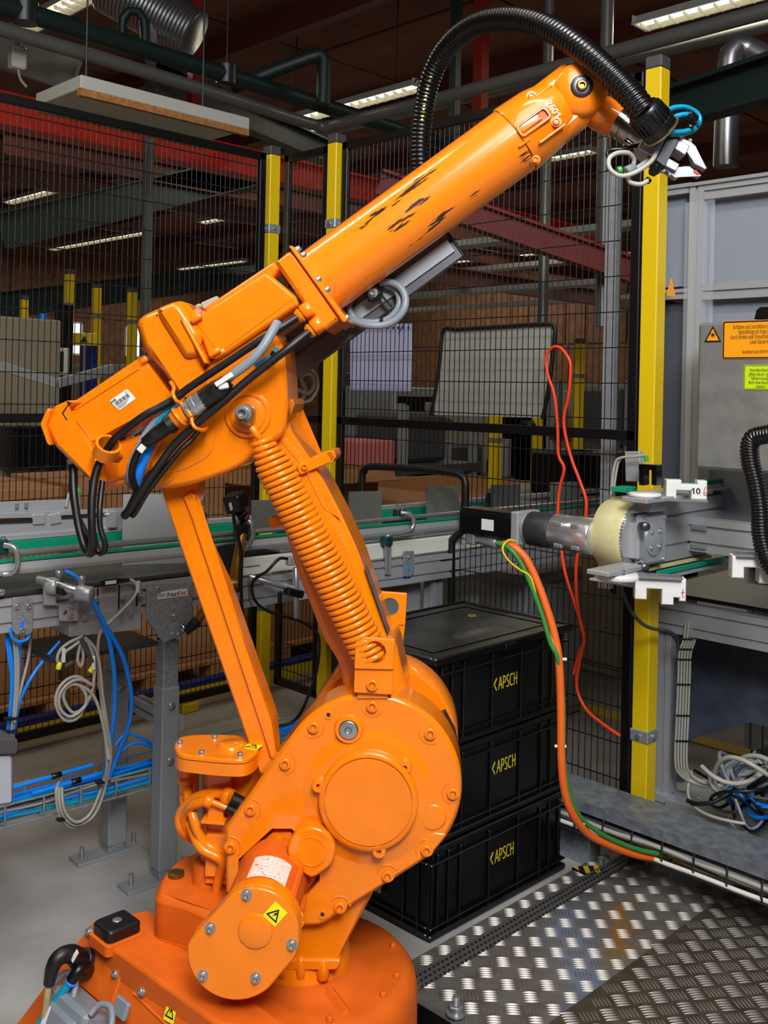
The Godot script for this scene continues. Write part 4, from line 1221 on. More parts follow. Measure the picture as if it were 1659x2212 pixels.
	for q in pa([0.058, 0.7597, 0.12, 0.0546, 0.3967, 0.12]):
		var f: Vector3 = q
		b = MB.new()
		b.lathe([Vector2(0.0085, 0), Vector2(0.008, 0.002), Vector2(0.0045, 0.002), Vector2(0.004, 0.0005), Vector2(0, 0.0005)], Transform3D(cz, f), 18)
		part("threaded_hole", b, om, sp)
		part("hole_insert", mcyl(f, f + Vector3(0, 0, 0.0012), 0.0036, -1, 12), M.dark_steel, sp)
	b = MB.new()
	b.prism(p2([0.2767, 0.5848, 0.276, 0.5785, 0.2739, 0.5726, 0.2703, 0.5673, 0.2656, 0.5631, 0.26, 0.5601, 0.2539, 0.5586, 0.2476, 0.5586, 0.2416, 0.5603, 0.2362, 0.5633, 0.2318, 0.5677, 0.2287, 0.573, 0.2269, 0.579, 0.2268, 0.5852, 0.2282, 0.5914, 0.231, 0.5971, 0.2352, 0.6019, 0.2404, 0.6055, 0.2463, 0.6078, 0.2525, 0.6086, 0.2587, 0.6077, 0.2645, 0.6054, 0.2694, 0.6017, 0.2732, 0.5969, 0.2757, 0.5912]), 0.118, 0.1235, 0.004)
	b.prism(rnd(p2([0.227, 0.5279, 0.2472, 0.5574, 0.279, 0.5557, 0.2482, 0.514, 0.2333, 0.5048]), 0.01), 0.118, 0.1225, 0.003)
	part("cast_pad", b, om, sp)

	part("black_stop", mprism(rnd(p2([0.2568, 0.7291, 0.2691, 0.7358, 0.2894, 0.6994, 0.2972, 0.6659, 0.2903, 0.6585, 0.2736, 0.6915]), 0.003), -0.02, 0.02, 0.002), M.dark_steel, rb)
	# shoulder motor pointing at the viewer
	var ma: Vector3 = Vector3(-0.0378, 0.4585, 0.11)
	b = MB.new()
	b.lathe([Vector2(0.067, 0.0), Vector2(0.064, 0.012), Vector2(0.0625, 0.03), Vector2(0.0625, 0.175), Vector2(0, 0.175)], Transform3D(cz, ma), 40)
	b.prism(rnd(PackedVector2Array([Vector2(-0.085, -0.085), Vector2(-0.04, -0.12), Vector2(0.03, -0.04), Vector2(0.02, 0.02), Vector2(-0.02, 0.05), Vector2(-0.06, 0.01)]), 0.008), 0.02, 0.172, 0.003, Transform3D(Basis(), ma))
	for f in [0.55, -0.35]:
		b.bar(ma + Vector3(cos(f), sin(f), 0) * 0.064 + Vector3(0, 0, 0.03), ma + Vector3(cos(f), sin(f), 0) * 0.066 + Vector3(0, 0, 0.165), 0.014, 0.012, Vector3(0, 1, 0), 0.004)
	var mo := part("shoulder_motor", b, dim, rb)
	var x0 := ma + Vector3(0, 0, 0)
	b = MB.new()
	for i in 8:
		var f0 := deg_to_rad(112.0 - i * 8.0)
		var f1 := deg_to_rad(112.0 - (i + 1) * 8.0)
		var r := 0.0629
		b.quad(x0 + Vector3(cos(f0) * r, sin(f0) * r, 0.135), x0 + Vector3(cos(f1) * r, sin(f1) * r, 0.135), x0 + Vector3(cos(f1) * r, sin(f1) * r, 0.06), x0 + Vector3(cos(f0) * r, sin(f0) * r, 0.06))
	part("worn_label", b, M.worn_label, mo)
	b = MB.new()
	b.box(Vector3(0.0012, 0.012, 0.09), Transform3D(Basis(Vector3(0, 0, 1), 0.72), ma + Vector3(-0.043, 0.0325, 0.085)))
	part("rating_label", b, M.worn_label, mo)
	# racetrack cover
	var cov := p2([-0.0671, 0.5268, -0.058, 0.5314, -0.0485, 0.5347, -0.0386, 0.5366, -0.0285, 0.5372, -0.0186, 0.5365, -0.0089, 0.5344, 0.0003, 0.531, 0.009, 0.5263, 0.0169, 0.5205, 0.0238, 0.5137, 0.0297, 0.5059, 0.0344, 0.4974, 0.0379, 0.4882, 0.0401, 0.4787, 0.0409, 0.4689, 0.0403, 0.459, 0.0384, 0.4492, 0.0351, 0.4397, 0.0306, 0.4308, 0.0249, 0.4224]) + p2([0.0403, 0.4604, 0.0406, 0.4453, 0.0356, 0.4284]) + p2([-0.006, 0.3754, -0.0119, 0.3702, -0.0183, 0.3655, -0.0251, 0.3614, -0.0322, 0.358, -0.0396, 0.3552, -0.0472, 0.3532, -0.0549, 0.3519, -0.0627, 0.3513, -0.0705, 0.3514, -0.0782, 0.3523, -0.0858, 0.3539, -0.0931, 0.3563, -0.1002, 0.3593, -0.1069, 0.363, -0.1132, 0.3673, -0.119, 0.3723, -0.1243, 0.3778, -0.129, 0.3837, -0.1331, 0.3902, -0.1365, 0.397, -0.1393, 0.4041, -0.1413, 0.4115, -0.1426, 0.4191, -0.1431, 0.4268]) + p2([-0.1432, 0.4283, -0.1419, 0.4406, -0.1336, 0.4517, -0.0697, 0.5252])
	b = MB.new()
	b.prism(cov, 0.284, 0.308, 0.002)
	b.prism(cov, 0.309, 0.318, 0.003)
	var mc := part("motor_cover", b, om, mo)
	b = MB.new()
	b.lathe([Vector2(0.029, -0.001), Vector2(0.0275, 0.003), Vector2(0.024, 0.0045), Vector2(0, 0.0046)], Transform3D(cz, Vector3(-0.0308, 0.4673, 0.318)), 32)
	part("cover_boss", b, om, mc)
	for q in [Vector3(-0.0465, 0.526, 0.318), Vector3(-0.105, 0.4683, 0.318), Vector3(0.0296, 0.449, 0.318), Vector3(-0.1156, 0.3898, 0.318), Vector3(-0.0284, 0.3914, 0.318)]:
		screw_at(mc, steel_sc, M.steel, q)
	for q in [Vector3(-0.0513, 0.5146, 0.2), Vector3(0.0376, 0.4771, 0.28), Vector3(0.0379, 0.4648, 0.28)]:
		screw_at(mc, sm, om, q)
	stickers(mc, Vector3(0.0013, 0.4971, 0.3182), Vector3(0.72, -0.62, 0), 0.027, Vector3(0, 0, 1))

	build_arm(rb, om, dim, sc, sm, steel_sc, cz)

func build_arm(rb: Node3D, om: Material, dim: Material, sc: Mesh, sm: Mesh, steel_sc: Mesh, cz: Basis) -> void:
	var b := MB.new()
	# lower arm
	b.prism(rnd(p2([-0.0689, 1.3324, -0.0943, 1.2704, -0.0652, 1.1569, -0.0433, 1.0838, -0.0177, 1.0049, 0.038, 0.8729, 0.0579, 0.8475, 0.0707, 0.8209, 0.0761, 0.7766, 0.1037, 0.673, 0.1561, 0.6754, 0.1994, 0.7713, 0.1727, 0.8816, 0.156, 0.8896, 0.1309, 0.9575, 0.1012, 1.0394, 0.0682, 1.1082, 0.0316, 1.1754, 0.0015, 1.2218, -0.0422, 1.2821, -0.0247, 1.3334]), 0.02), -0.1, 0.05, 0.014, Transform3D(), [], 0.01)
	b.lathe([Vector2(0, -0.09), Vector2(0.03, -0.09), Vector2(0.034, -0.08), Vector2(0.034, 0.06), Vector2(0.03, 0.065), Vector2(0, 0.065)], Transform3D(cz, Vector3(-0.0771, 1.2971, 0.05) * Vector3(1, 1, 0)), 40)
	var la := part("lower_arm", b, om, rb)
	b = MB.new()
	b.prism(p2([-0.0585, 1.258, -0.0394, 1.276, 0.0024, 1.2201, 0.0334, 1.1728, 0.0665, 1.1064, 0.0327, 1.1246, -0.0087, 1.2023]), 0.05, 0.0515, 0.001)
	part("cast_step", b, om, la)
	# side sticker strip on the right flank
	b = MB.new()
	var s0: Vector3 = Vector3(0.1112, 1.0149, 0.048)
	var s1: Vector3 = Vector3(0.1584, 0.891, 0.048)
	var sn := (s1 - s0).cross(Vector3(0, 0, 1)).normalized() * -0.0012
	b.quad(s0 + sn, s1 + sn, s1 + sn + Vector3(0, 0, -0.05), s0 + sn + Vector3(0, 0, -0.05))
	b.quad(s0 + sn + Vector3(0, 0, -0.05), s1 + sn + Vector3(0, 0, -0.05), s1 + sn, s0 + sn)
	part("worn_side_strip", b, M.worn_strip, la)
	# hose bracket on the upper right of the lower arm
	b = MB.new()
	b.prism(rnd(p2([-0.0205, 1.2088, 0.0386, 1.2373, 0.0527, 1.2342, 0.0546, 1.2264, 0.0479, 1.2115, 0.0426, 1.2131, -0.0026, 1.1927, -0.013, 1.1881]), 0.006), 0.05, 0.062, 0.002)
	b.prism(rnd(p2([0.0343, 1.2355, 0.0508, 1.2376, 0.0555, 1.2247, 0.0461, 1.2123]), 0.004), -0.03, 0.062, 0.002)
	var hb := part("hose_bracket", b, om, la)
	screw_at(hb, sm, om, Vector3(-0.0034, 1.2051, 0.062))
	b = MB.new()
	b.prism(rnd(p2([-0.0793, 1.0995, -0.0553, 1.1065, -0.0495, 1.0863, -0.0717, 1.0785]), 0.006), -0.02, 0.02, 0.002)
	part("stop_block", b, om, la)
	# lifting lugs at the foot of the lower arm
	b = MB.new()
	b.prism(rnd(p2([0.1062, 0.9083, 0.1772, 0.906, 0.1758, 0.8511, 0.1049, 0.8499]), 0.003), 0.131, 0.139, 0.0015, Transform3D(), [p2([0.1619, 0.8821, 0.1613, 0.8772, 0.1596, 0.8724, 0.1568, 0.8683, 0.153, 0.865, 0.1485, 0.8626, 0.1436, 0.8615, 0.1386, 0.8616, 0.1338, 0.8629, 0.1295, 0.8654, 0.126, 0.8689, 0.1234, 0.8732, 0.1221, 0.878, 0.1219, 0.883, 0.123, 0.8879, 0.1253, 0.8924, 0.1287, 0.8962, 0.1328, 0.899, 0.1375, 0.9008, 0.1425, 0.9013, 0.1475, 0.9006, 0.1521, 0.8987, 0.156, 0.8957, 0.1591, 0.8918, 0.1611, 0.8873])])
	b.prism(rnd(p2([0.1048, 0.8532, 0.1758, 0.8544, 0.1743, 0.8045, 0.1042, 0.8057]), 0.003), 0.124, 0.1335, 0.0015)
	b.prism(p2([0.1094, 0.8354, 0.1647, 0.8376, 0.1656, 0.7953, 0.1103, 0.793]), 0.04, 0.124)
	var lg := part("lifting_lug", b, om, la)
	screw_at(lg, sc, om, Vector3(0.138, 0.8217, 0.1335), "bolt")
	b = MB.new()
	b.prism(rnd(p2([0.1196, 0.9403, 0.1862, 0.9378, 0.1838, 0.8723, 0.1173, 0.8699]), 0.003), -0.124, -0.116, 0.0015, Transform3D(), [p2([0.1702, 0.9098, 0.1697, 0.9052, 0.1681, 0.9008, 0.1655, 0.897, 0.162, 0.8939, 0.1578, 0.8917, 0.1533, 0.8907, 0.1486, 0.8908, 0.1442, 0.8921, 0.1402, 0.8944, 0.1369, 0.8976, 0.1346, 0.9016, 0.1333, 0.906, 0.1332, 0.9107, 0.1342, 0.9152, 0.1364, 0.9194, 0.1395, 0.9229, 0.1433, 0.9255, 0.1477, 0.9271, 0.1523, 0.9276, 0.1569, 0.9269, 0.1611, 0.9252, 0.1648, 0.9224, 0.1676, 0.9188, 0.1695, 0.9145])])
	b.prism(rnd(p2([0.1172, 0.8737, 0.1838, 0.8723, 0.1782, 0.8228, 0.1187, 0.8034]), 0.003), -0.127, -0.119, 0.0015)
	part("lifting_lug", b, om, la)
	# balancing spring in front of the lower arm
	var a0: Vector3 = Vector3(-0.104, 1.2941, 0.125)
	var a1: Vector3 = Vector3(-0.0778, 1.2545, 0.115)
	var a2: Vector3 = Vector3(0.1357, 0.859, 0.105)
	var ax := (a2 - a1).normalized()
	var u := ax.cross(Vector3(0, 0, 1)).normalized()
	var w := u.cross(ax)
	var pts := PackedVector3Array()
	var turns := 40.0
	for i in int(turns) * 20 + 1:
		var f := float(i) / (turns * 20.0)
		var rr := 0.0305
		rr *= 0.55 + 0.45 * smoothstep(0.0, 0.13, f)
		var an := f * turns * TAU
		pts.append(a1.lerp(a2, f) + (u * cos(an) + w * sin(an)) * rr)
	b = MB.new()
	b.sweep(pts, 0.0052, 8)
	var spr := part("balancing_spring", b, om, rb)
	b = MB.new()
	b.prism(rnd(p2([-0.1228, 1.3039, -0.1196, 1.3166, -0.107, 1.3228, -0.094, 1.3172, -0.0895, 1.3046, -0.0918, 1.292, -0.095, 1.2818, -0.1001, 1.2791, -0.1061, 1.284, -0.1182, 1.2922]), 0.01), 0.1, 0.126, 0.004)
	part("spring_eye", b, M.gold_steel, spr)
	b = MB.new()
	b.cyl(a0.lerp(a1, 0.35), a1, 0.0065, 0.0065, 10, 0.002)
	part("spring_hook", b, om, spr)
	screw_at(spr, screw_mesh(0.0115, 0.014, 0.0155).mesh(), M.steel, Vector3(-0.1087, 1.305, 0.128), "bolt")
	# parallel rod
	b = MB.new()
	b.prism(rnd(p2([-0.2968, 1.1664, -0.2188, 1.1721, -0.2147, 1.1508, -0.2162, 1.1338, -0.2258, 1.1202, -0.2218, 1.1024, -0.1952, 1.0408, -0.1593, 0.969, -0.0612, 0.7116, -0.0479, 0.5881, -0.0699, 0.5692, -0.0831, 0.6023, -0.1117, 0.6765]), 0.008), -0.03, 0.025, 0.005)
	b.prism(rnd(p2([-0.2439, 1.138, -0.2278, 1.1492, -0.2159, 1.1406, -0.2272, 1.1189, -0.2214, 1.0995, -0.1957, 1.0398, -0.159, 0.9682, -0.0621, 0.7132, -0.0499, 0.643, -0.0624, 0.6424, -0.1507, 0.9134, -0.2117, 1.0713]), 0.004), 0.02, 0.033, 0.003)
	part("parallel_rod", b, om, rb)
	# casting that carries the upper arm
	b = MB.new()
	b.prism(rnd(p2([-0.2124, 1.3815, -0.0918, 1.4788, -0.0456, 1.4347, -0.038, 1.3634, -0.0353, 1.3161, -0.0379, 1.2773, -0.0522, 1.2537, -0.0823, 1.2357, -0.1071, 1.2127, -0.1408, 1.1928, -0.1957, 1.1723, -0.2412, 1.1606, -0.2738, 1.1563, -0.2908, 1.1662, -0.3022, 1.1989, -0.2801, 1.2412, -0.2462, 1.3115]), 0.02), -0.06, 0.085, 0.01, Transform3D(), [], 0.01)
	b.prism(rnd(p2([-0.2987, 1.2015, -0.2289, 1.3557, -0.1557, 1.3304, -0.1716, 1.2227, -0.2164, 1.1946, -0.2799, 1.175]), 0.02), 0.08, 0.09, 0.008)
	var ca := part("arm_casting", b, om, rb)
	b = MB.new()
	var jc: Vector3 = Vector3(-0.1081, 1.3007, 0.085)
	b.lathe([Vector2(0.044, -0.002), Vector2(0.042, 0.006), Vector2(0.037, 0.007), Vector2(0.0362, 0.005), Vector2(0.033, 0.005), Vector2(0.0325, 0.009), Vector2(0.026, 0.011), Vector2(0, 0.011)], Transform3D(cz, jc), 48)
	part("pivot_cap", b, om, ca)
	b = MB.new()
	b.prism(rnd(p2([-0.2824, 1.1873, -0.251, 1.2072, -0.2418, 1.1866, -0.2503, 1.1725, -0.2731, 1.1632]), 0.01), 0.083, 0.0895, 0.003)
	part("rod_pivot_cover", b, om, ca)

	# rear motor and its end cap
	b = MB.new()
	b.prism(rnd(p2([-0.4921, 1.2707, -0.4777, 1.3083, -0.4495, 1.3211, -0.4388, 1.3179, -0.4561, 1.2967, -0.4078, 1.2389, -0.377, 1.205, -0.3744, 1.1653, -0.3982, 1.1612, -0.4009, 1.1663, -0.4734, 1.2338]), 0.006), -0.06, 0.1, 0.01, Transform3D(), [], 0.012)
	b.prism(rnd(p2([-0.4996, 1.2751, -0.4859, 1.3061, -0.4794, 1.301, -0.4878, 1.271, -0.478, 1.2343, -0.4853, 1.2377]), 0.004), -0.055, 0.103, 0.002)
	var mec := part("motor_end_cap", b, om, rb)
	part("seam_gap", mprism(p2([-0.4584, 1.2966, -0.4446, 1.3169, -0.4428, 1.316, -0.4557, 1.2958, -0.4474, 1.2839, -0.4492, 1.283]), 0.095, 0.1008), M.black, mec)
	b = MB.new()
	b.prism(rnd(p2([-0.4585, 1.2981, -0.3081, 1.3953, -0.2536, 1.3269, -0.2766, 1.3299, -0.4116, 1.2371]), 0.004), -0.06, 0.072, 0.006)
	b.prism(rnd(p2([-0.4627, 1.3169, -0.3249, 1.412, -0.31, 1.3893, -0.4548, 1.2886]), 0.004), -0.07, 0.035, 0.004)
	b.prism(rnd(p2([-0.4265, 1.2403, -0.2818, 1.335, -0.2725, 1.321, -0.2812, 1.3102, -0.4124, 1.2228]), 0.004), -0.06, 0.02, 0.003)
	var rm := part("rear_motor", b, om, rb)
	b = MB.new()
	b.prism(p2([-0.4463, 1.3051, -0.3224, 1.3867, -0.3197, 1.3823, -0.4435, 1.3008]), 0.068, 0.0745, 0.002)
	part("cooling_step", b, om, rm)
	part("rating_plate", mprism(rnd(p2([-0.3774, 1.3207, -0.3439, 1.3442, -0.3265, 1.3262, -0.3582, 1.3027]), 0.003), 0.0715, 0.0735), M.white, rm)
	var lx: Vector3 = (Vector3(-0.3436, 1.3442, 0.0738) - Vector3(-0.3771, 1.3207, 0.0738)).normalized()
	var ly := Vector3(-lx.y, lx.x, 0)
	var lb := Basis(lx, ly, Vector3(0, 0, 1))
	var lo: Vector3 = Vector3(-0.3771, 1.3207, 0.0738)
	b = MB.new()
	for i in 13:
		b.box(Vector3(0.0008 + 0.0005 * (i % 3), 0.0085, 0.0003), Transform3D(lb, lo + lx * (0.006 + 0.0026 * i) - ly * 0.0115))
	part("barcode", b, M.black, rm)
	lettering(rm, "ABB", 0.0042, Transform3D(lb, lo + lx * 0.0065 - ly * 0.0043), M.black, true)
	lettering(rm, "CE", 0.0034, Transform3D(lb, lo + lx * 0.0355 - ly * 0.004), M.black)
	b = MB.new()
	for i in 3:
		b.box(Vector3(0.026 - 0.004 * i, 0.0009, 0.0003), Transform3D(lb, lo + lx * (0.019 - 0.002 * i) - ly * (0.0178 + 0.0022 * i)))
	part("print_line", b, M.dark_grey, rm)
	b = MB.new()
	for q in [Vector3(-0.3191, 1.3947, 0.07), Vector3(-0.3214, 1.4183, 0.05), Vector3(-0.262, 1.3547, 0.07)]:
		b.cyl(q, q + Vector3(0.012, 0.009, 0), 0.006, 0.006, 10, 0.001)
	part("motor_screw", b, om, rm)
	# second motor end below
	b = MB.new()
	b.cyl(Vector3(-0.3861, 1.1495, -0.03), Vector3(-0.4082, 1.209, -0.03), 0.042, 0.05, 24, 0.008)
	b.prism(rnd(p2([-0.4107, 1.2307, -0.3062, 1.2646, -0.291, 1.1934, -0.3499, 1.1721, -0.3972, 1.1583]), 0.02), -0.08, 0.02, 0.01)
	part("lower_motor", b, om, rb)
	# cable ring on the end cap
	b = MB.new()
	var rg := Transform3D(Basis(Vector3(0.8, -0.55, 0.2).normalized(), 0.5), Vector3.ZERO)
	b.lathe([Vector2(0.019, -0.014), Vector2(0.024, -0.014), Vector2(0.024, 0.014), Vector2(0.019, 0.014), Vector2(0.019, -0.014)], Transform3D(Basis(Vector3(0, 0, 1), -0.55) * Basis(Vector3(1, 0, 0), 0.55), Vector3(-0.3608, 1.233, 0.13)), 28)
	b.bar(Vector3(-0.3605, 1.2197, 0.12), Vector3(-0.3521, 1.213, 0.08), 0.02, 0.012, Vector3(0, 0, 1), 0.003)
	part("cable_ring", b, om, rb)

	# gear housing
	b = MB.new()
	b.prism(rnd(p2([-0.3267, 1.466, -0.3172, 1.4809, -0.2858, 1.4961, -0.2795, 1.4945, -0.2482, 1.5123, -0.2314, 1.5091, -0.2009, 1.4767, -0.179, 1.3968, -0.1936, 1.3818, -0.1666, 1.3478, -0.2272, 1.312, -0.2491, 1.3478, -0.2673, 1.3734, -0.3115, 1.4203]), 0.01), -0.09, 0.095, 0.016, Transform3D(), [], 0.016)
	b.prism(rnd(p2([-0.2824, 1.494, -0.2459, 1.5093, -0.2299, 1.5017, -0.1938, 1.4506, -0.1999, 1.4074, -0.2243, 1.4018, -0.2732, 1.4752]), 0.01), 0.08, 0.112, 0.012)
	part("gear_housing", b, om, rb)
	# wrist motor body
	b = MB.new()
	b.prism(rnd(p2([-0.2324, 1.4727, -0.2307, 1.4762, -0.2209, 1.4703, -0.1808, 1.4002, -0.179, 1.3942, -0.1859, 1.3923]), 0.004), -0.09, 0.118, 0.003)
	b.prism(rnd(p2([-0.2132, 1.4765, -0.077, 1.5664, -0.0223, 1.5224, -0.0151, 1.5054, -0.1625, 1.4031, -0.1809, 1.4028]), 0.006), -0.07, 0.1, 0.006)
	b.prism(rnd(p2([-0.2062, 1.4989, -0.0709, 1.5914, -0.0545, 1.5697, -0.1788, 1.4711]), 0.006), -0.08, 0.06, 0.006)
	b.prism(rnd(p2([-0.1907, 1.4004, -0.0285, 1.513, -0.0106, 1.5019, -0.1679, 1.3832]), 0.006), -0.07, 0.07, 0.004)
	var wm := part("wrist_motor", b, om, rb)
	b = MB.new()
	b.prism(rnd(p2([-0.2069, 1.469, -0.0759, 1.5583, -0.0241, 1.5172, -0.1621, 1.4131]), 0.003), 0.098, 0.1012, 0.001)
	part("motor_face", b, om, wm)
	b = MB.new()
	for q in [Vector3(-0.2044, 1.4769, 0.11), Vector3(-0.1693, 1.4143, 0.11), Vector3(-0.1621, 1.4131, 0.1)]:
		b.cyl(q + Vector3(-0.008, -0.006, 0), q + Vector3(0.01, 0.007, 0), 0.006, 0.006, 10, 0.001)
	part("motor_screw", b, om, wm)
	# flange block at the root of the upper arm
	b = MB.new()
	b.prism(rnd(p2([-0.0626, 1.5839, -0.0346, 1.6065, -0.0232, 1.6007, 0.0619, 1.4805, 0.0332, 1.4587, 0.0228, 1.4645, -0.0216, 1.5271]), 0.006), -0.095, 0.1, 0.008, Transform3D(), [], 0.008)
	b.prism(rnd(p2([-0.0365, 1.6151, -0.0269, 1.6135, 0.0757, 1.4807, 0.0741, 1.4756, 0.0672, 1.4738]), 0.003), -0.1, 0.105, 0.003, Transform3D(), [], 0.003)
	var fb := part("arm_flange", b, om, rb)
	b = MB.new()
	var fx: Vector3 = (Vector3(0.3789, 1.8347, 0) - Vector3(0.008, 1.5575, 0)).normalized()
	for q in [Vector3(-0.0249, 1.6081, 0.085), Vector3(-0.0128, 1.5965, 0.095), Vector3(0.0165, 1.551, 0.1), Vector3(0.0332, 1.5325, 0.1), Vector3(0.0691, 1.481, 0.09)]:
		part("flange_screw", mcyl(q, q + fx * 0.01, 0.006, 0.0055, 12, 0.0015), M.steel, fb)
	# cable glands under the flange
	b = MB.new()
	for q in [[Vector3(-0.0012, 1.4945, 0.1), Vector3(-0.019, 1.4806, 0.1)], [Vector3(0.0189, 1.4672, 0.105), Vector3(0.0021, 1.4533, 0.105)]]:
		var d: Vector3 = (q[1] - q[0]).normalized()
		b.cyl(q[0] - d * 0.012, q[0] + d * 0.008, 0.0165, 0.0165, 6, 0.002)
		b.cyl(q[0] + d * 0.009, q[1], 0.0145, 0.0125, 16, 0.003)
	part("cable_gland", b, om, rb)
	# upper arm tube
	var t0: Vector3 = Vector3(0.008, 1.5575, 0)
	var t1: Vector3 = Vector3(0.3789, 1.8347, 0)
	b = MB.new()
	var tx := MB.along(t0, t1)
	var tl := t0.distance_to(t1)
	var r0 := 0.0672
	var r1 := 0.0672
	var seg := 64
	for k in seg:
		var f0 := TAU * k / seg
		var f1 := TAU * (k + 1) / seg
		var c0 := Vector3(cos(f0), 0, -sin(f0))
		var c1 := Vector3(cos(f1), 0, -sin(f1))
		var at := b.t.size()
		b.squad(tx * (c0 * r0), tx * (c1 * r0), tx * (c1 * r1 + Vector3(0, tl, 0)), tx * (c0 * r1 + Vector3(0, tl, 0)), tx.basis * c0, tx.basis * c1, tx.basis * c1, tx.basis * c0)
		var uu := [Vector2(f0 / TAU, 0), Vector2(f1 / TAU, 1), Vector2(f1 / TAU, 0), Vector2(f0 / TAU, 0), Vector2(f0 / TAU, 1), Vector2(f1 / TAU, 1)]
		for i in 6:
			b.t[at + i] = uu[i]
	var ut := part("upper_arm_tube", b, M.scuffed_orange, rb)
	# wrist housing
	b = MB.new()
	var wl := Vector3(0.4592, 1.8986, 0).distance_to(t1)
	b.lathe([Vector2(0.0672, 0.0), Vector2(0.07, 0.001), Vector2(0.0705, 0.004), Vector2(0.066, wl * 0.6), Vector2(0.056, wl), Vector2(0.04, wl * 1.3), Vector2(0, wl * 1.35)], MB.along(t1, Vector3(0.4592, 1.8986, 0)), 56)
	var wc: Vector3 = Vector3(0.4973, 1.9217, 0.055) - Vector3(0, 0, 0.055)
	b.lathe([Vector2(0, -0.052), Vector2(0.03, -0.05), Vector2(0.046, -0.042), Vector2(0.051, -0.03), Vector2(0.051, 0.038), Vector2(0.049, 0.043), Vector2(0.044, 0.049), Vector2(0.034, 0.054), Vector2(0.02, 0.057), Vector2(0, 0.057)], Transform3D(cz, wc), 56)
	b.prism(rnd(p2([0.3549, 1.8887, 0.45, 1.9623, 0.475, 1.9817, 0.542, 1.9049, 0.5253, 1.8722, 0.4944, 1.8475, 0.4178, 1.7817]), 0.02), -0.04, 0.04, 0.02, Transform3D(), [], 0.02)
	var wh := part("wrist_housing", b, om, rb)
	b = MB.new()
	b.lathe([Vector2(0.0205, 0), Vector2(0.0205, 0.004), Vector2(0.019, 0.0055), Vector2(0.0105, 0.0055), Vector2(0.01, 0.002)], Transform3D(cz, wc + Vector3(0, 0, 0.0555)), 32)
	part("sealing_washer", b, M.dark_steel, wh)
	b = MB.new()
	b.lathe([Vector2(0.011, 0), Vector2(0.011, 0.009), Vector2(0.0095, 0.0105), Vector2(0.0058, 0.0105)], Transform3D(cz, wc + Vector3(0, 0, 0.0555)), 24)
	b.lathe([Vector2(0.0058, 0.0105), Vector2(0.005, 0.005), Vector2(0, 0.005)], Transform3D(cz, wc + Vector3(0, 0, 0.0555)), 6, 2.0)
	part("wrist_plug", b, M.brass, wh)
	# recessed window and screws on the wrist housing
	var ux := fx
	var uy := Vector3(-ux.y, ux.x, 0)
	var wb := Basis(ux, uy, Vector3(0, 0, 1))
	b = MB.new()
	b.prism(rnd(rect2(Vector2.ZERO, Vector2(0.068, 0.027)), 0.009), -0.006, 0.004, 0.002, Transform3D(wb, Vector3(0.4092, 1.8517, 0.069)), [rnd(rect2(Vector2.ZERO, Vector2(0.06, 0.019)), 0.006)])
	part("window_frame", b, om, wh)
	part("window_floor", mprism(rnd(rect2(Vector2.ZERO, Vector2(0.061, 0.02)), 0.006), -0.0045, -0.002, 0.0, Transform3D(wb, Vector3(0.4092, 1.8517, 0.069))), dim, wh)  # duller orange paints the shade inside the recess
	b = MB.new()
	b.box(Vector3(0.045, 0.005, 0.006), Transform3D(wb, Vector3(0.4067, 1.847, 0.0705)), 0.002)
	part("window_rib", b, om, wh)
	var wsc := screw_mesh(0.0075, 0.006, 0.0095).mesh()
	for q in [Vector3(0.4062, 1.9051, 0.05), Vector3(0.4514, 1.8548, 0.061), Vector3(0.4162, 1.7893, 0.04)]:
		screw_at(wh, wsc, M.dark_steel if q.y < 1.72 else om, q)
	b = MB.new()
	for q in [[Vector3(0.407, 1.8993, 0.052), Vector3(0.4429, 1.9273, 0.045)], [Vector3(0.4209, 1.8147, 0.06), Vector3(0.469, 1.8519, 0.056)], [Vector3(0.3825, 1.8067, 0.064), Vector3(0.4043, 1.8222, 0.064)]]:
		b.bar(q[0], q[1], 0.005, 0.008, Vector3(0, 0, 1), 0.002)
	part("cast_rib", b, om, wh)
	lettering(wh, "2601", 0.012, Transform3D(Basis(-uy, ux, Vector3(0, 0, 1)), Vector3(0.4457, 1.8775, 0.0625)), om, true, "cast_number")
	# tilting wrist end
	b = MB.new()
	b.prism(rnd(p2([0.5332, 1.9137, 0.5532, 1.9146, 0.584, 1.8917, 0.5632, 1.8494, 0.522, 1.8634, 0.5146, 1.8828]), 0.01), -0.034, 0.034, 0.012, Transform3D(), [], 0.012)
	b.cyl(Vector3(0.5336, 1.8917, 0), Vector3(0.5743, 1.8662, 0.01), 0.03, 0.031, 28, 0.004)
	var wt := part("wrist_tilt", b, om, rb)
	b = MB.new()
	var n0: Vector3 = Vector3(0.569, 1.8696, 0.01)
	var n1: Vector3 = Vector3(0.6162, 1.834, 0.02)
	var nx := MB.along(n0, n1)
	var nl := n0.distance_to(n1)
	b.lathe([Vector2(0, 0), Vector2(0.029, 0), Vector2(0.029, nl * 0.28), Vector2(0.027, nl * 0.3), Vector2(0.027, nl * 0.34), Vector2(0.029, nl * 0.36), Vector2(0.029, nl * 0.62), Vector2(0.024, nl * 0.64), Vector2(0.024, nl), Vector2(0, nl)], nx, 36)
	var tfl := part("tool_flange", b, M.chrome, wt)
	b = MB.new()
	for k in 4:
		var a := TAU * k / 4 + 0.4
		var o := nx.basis.x * cos(a) * 0.026 + nx.basis.z * sin(a) * 0.026
		b.cyl(n0 + o + nx.basis.y * nl * 0.6, n0 + o + nx.basis.y * nl * 0.9, 0.006, 0.006, 6, 0.001)
	part("flange_bolt", b, M.chrome, tfl)
	# slotted aluminium profile carried below the tube, with clamp and grey cable loop
	var pa0: Vector3 = Vector3(0.2613, 1.6505, -0.075)
	var pa1: Vector3 = Vector3(-0.0834, 1.3876, -0.075)
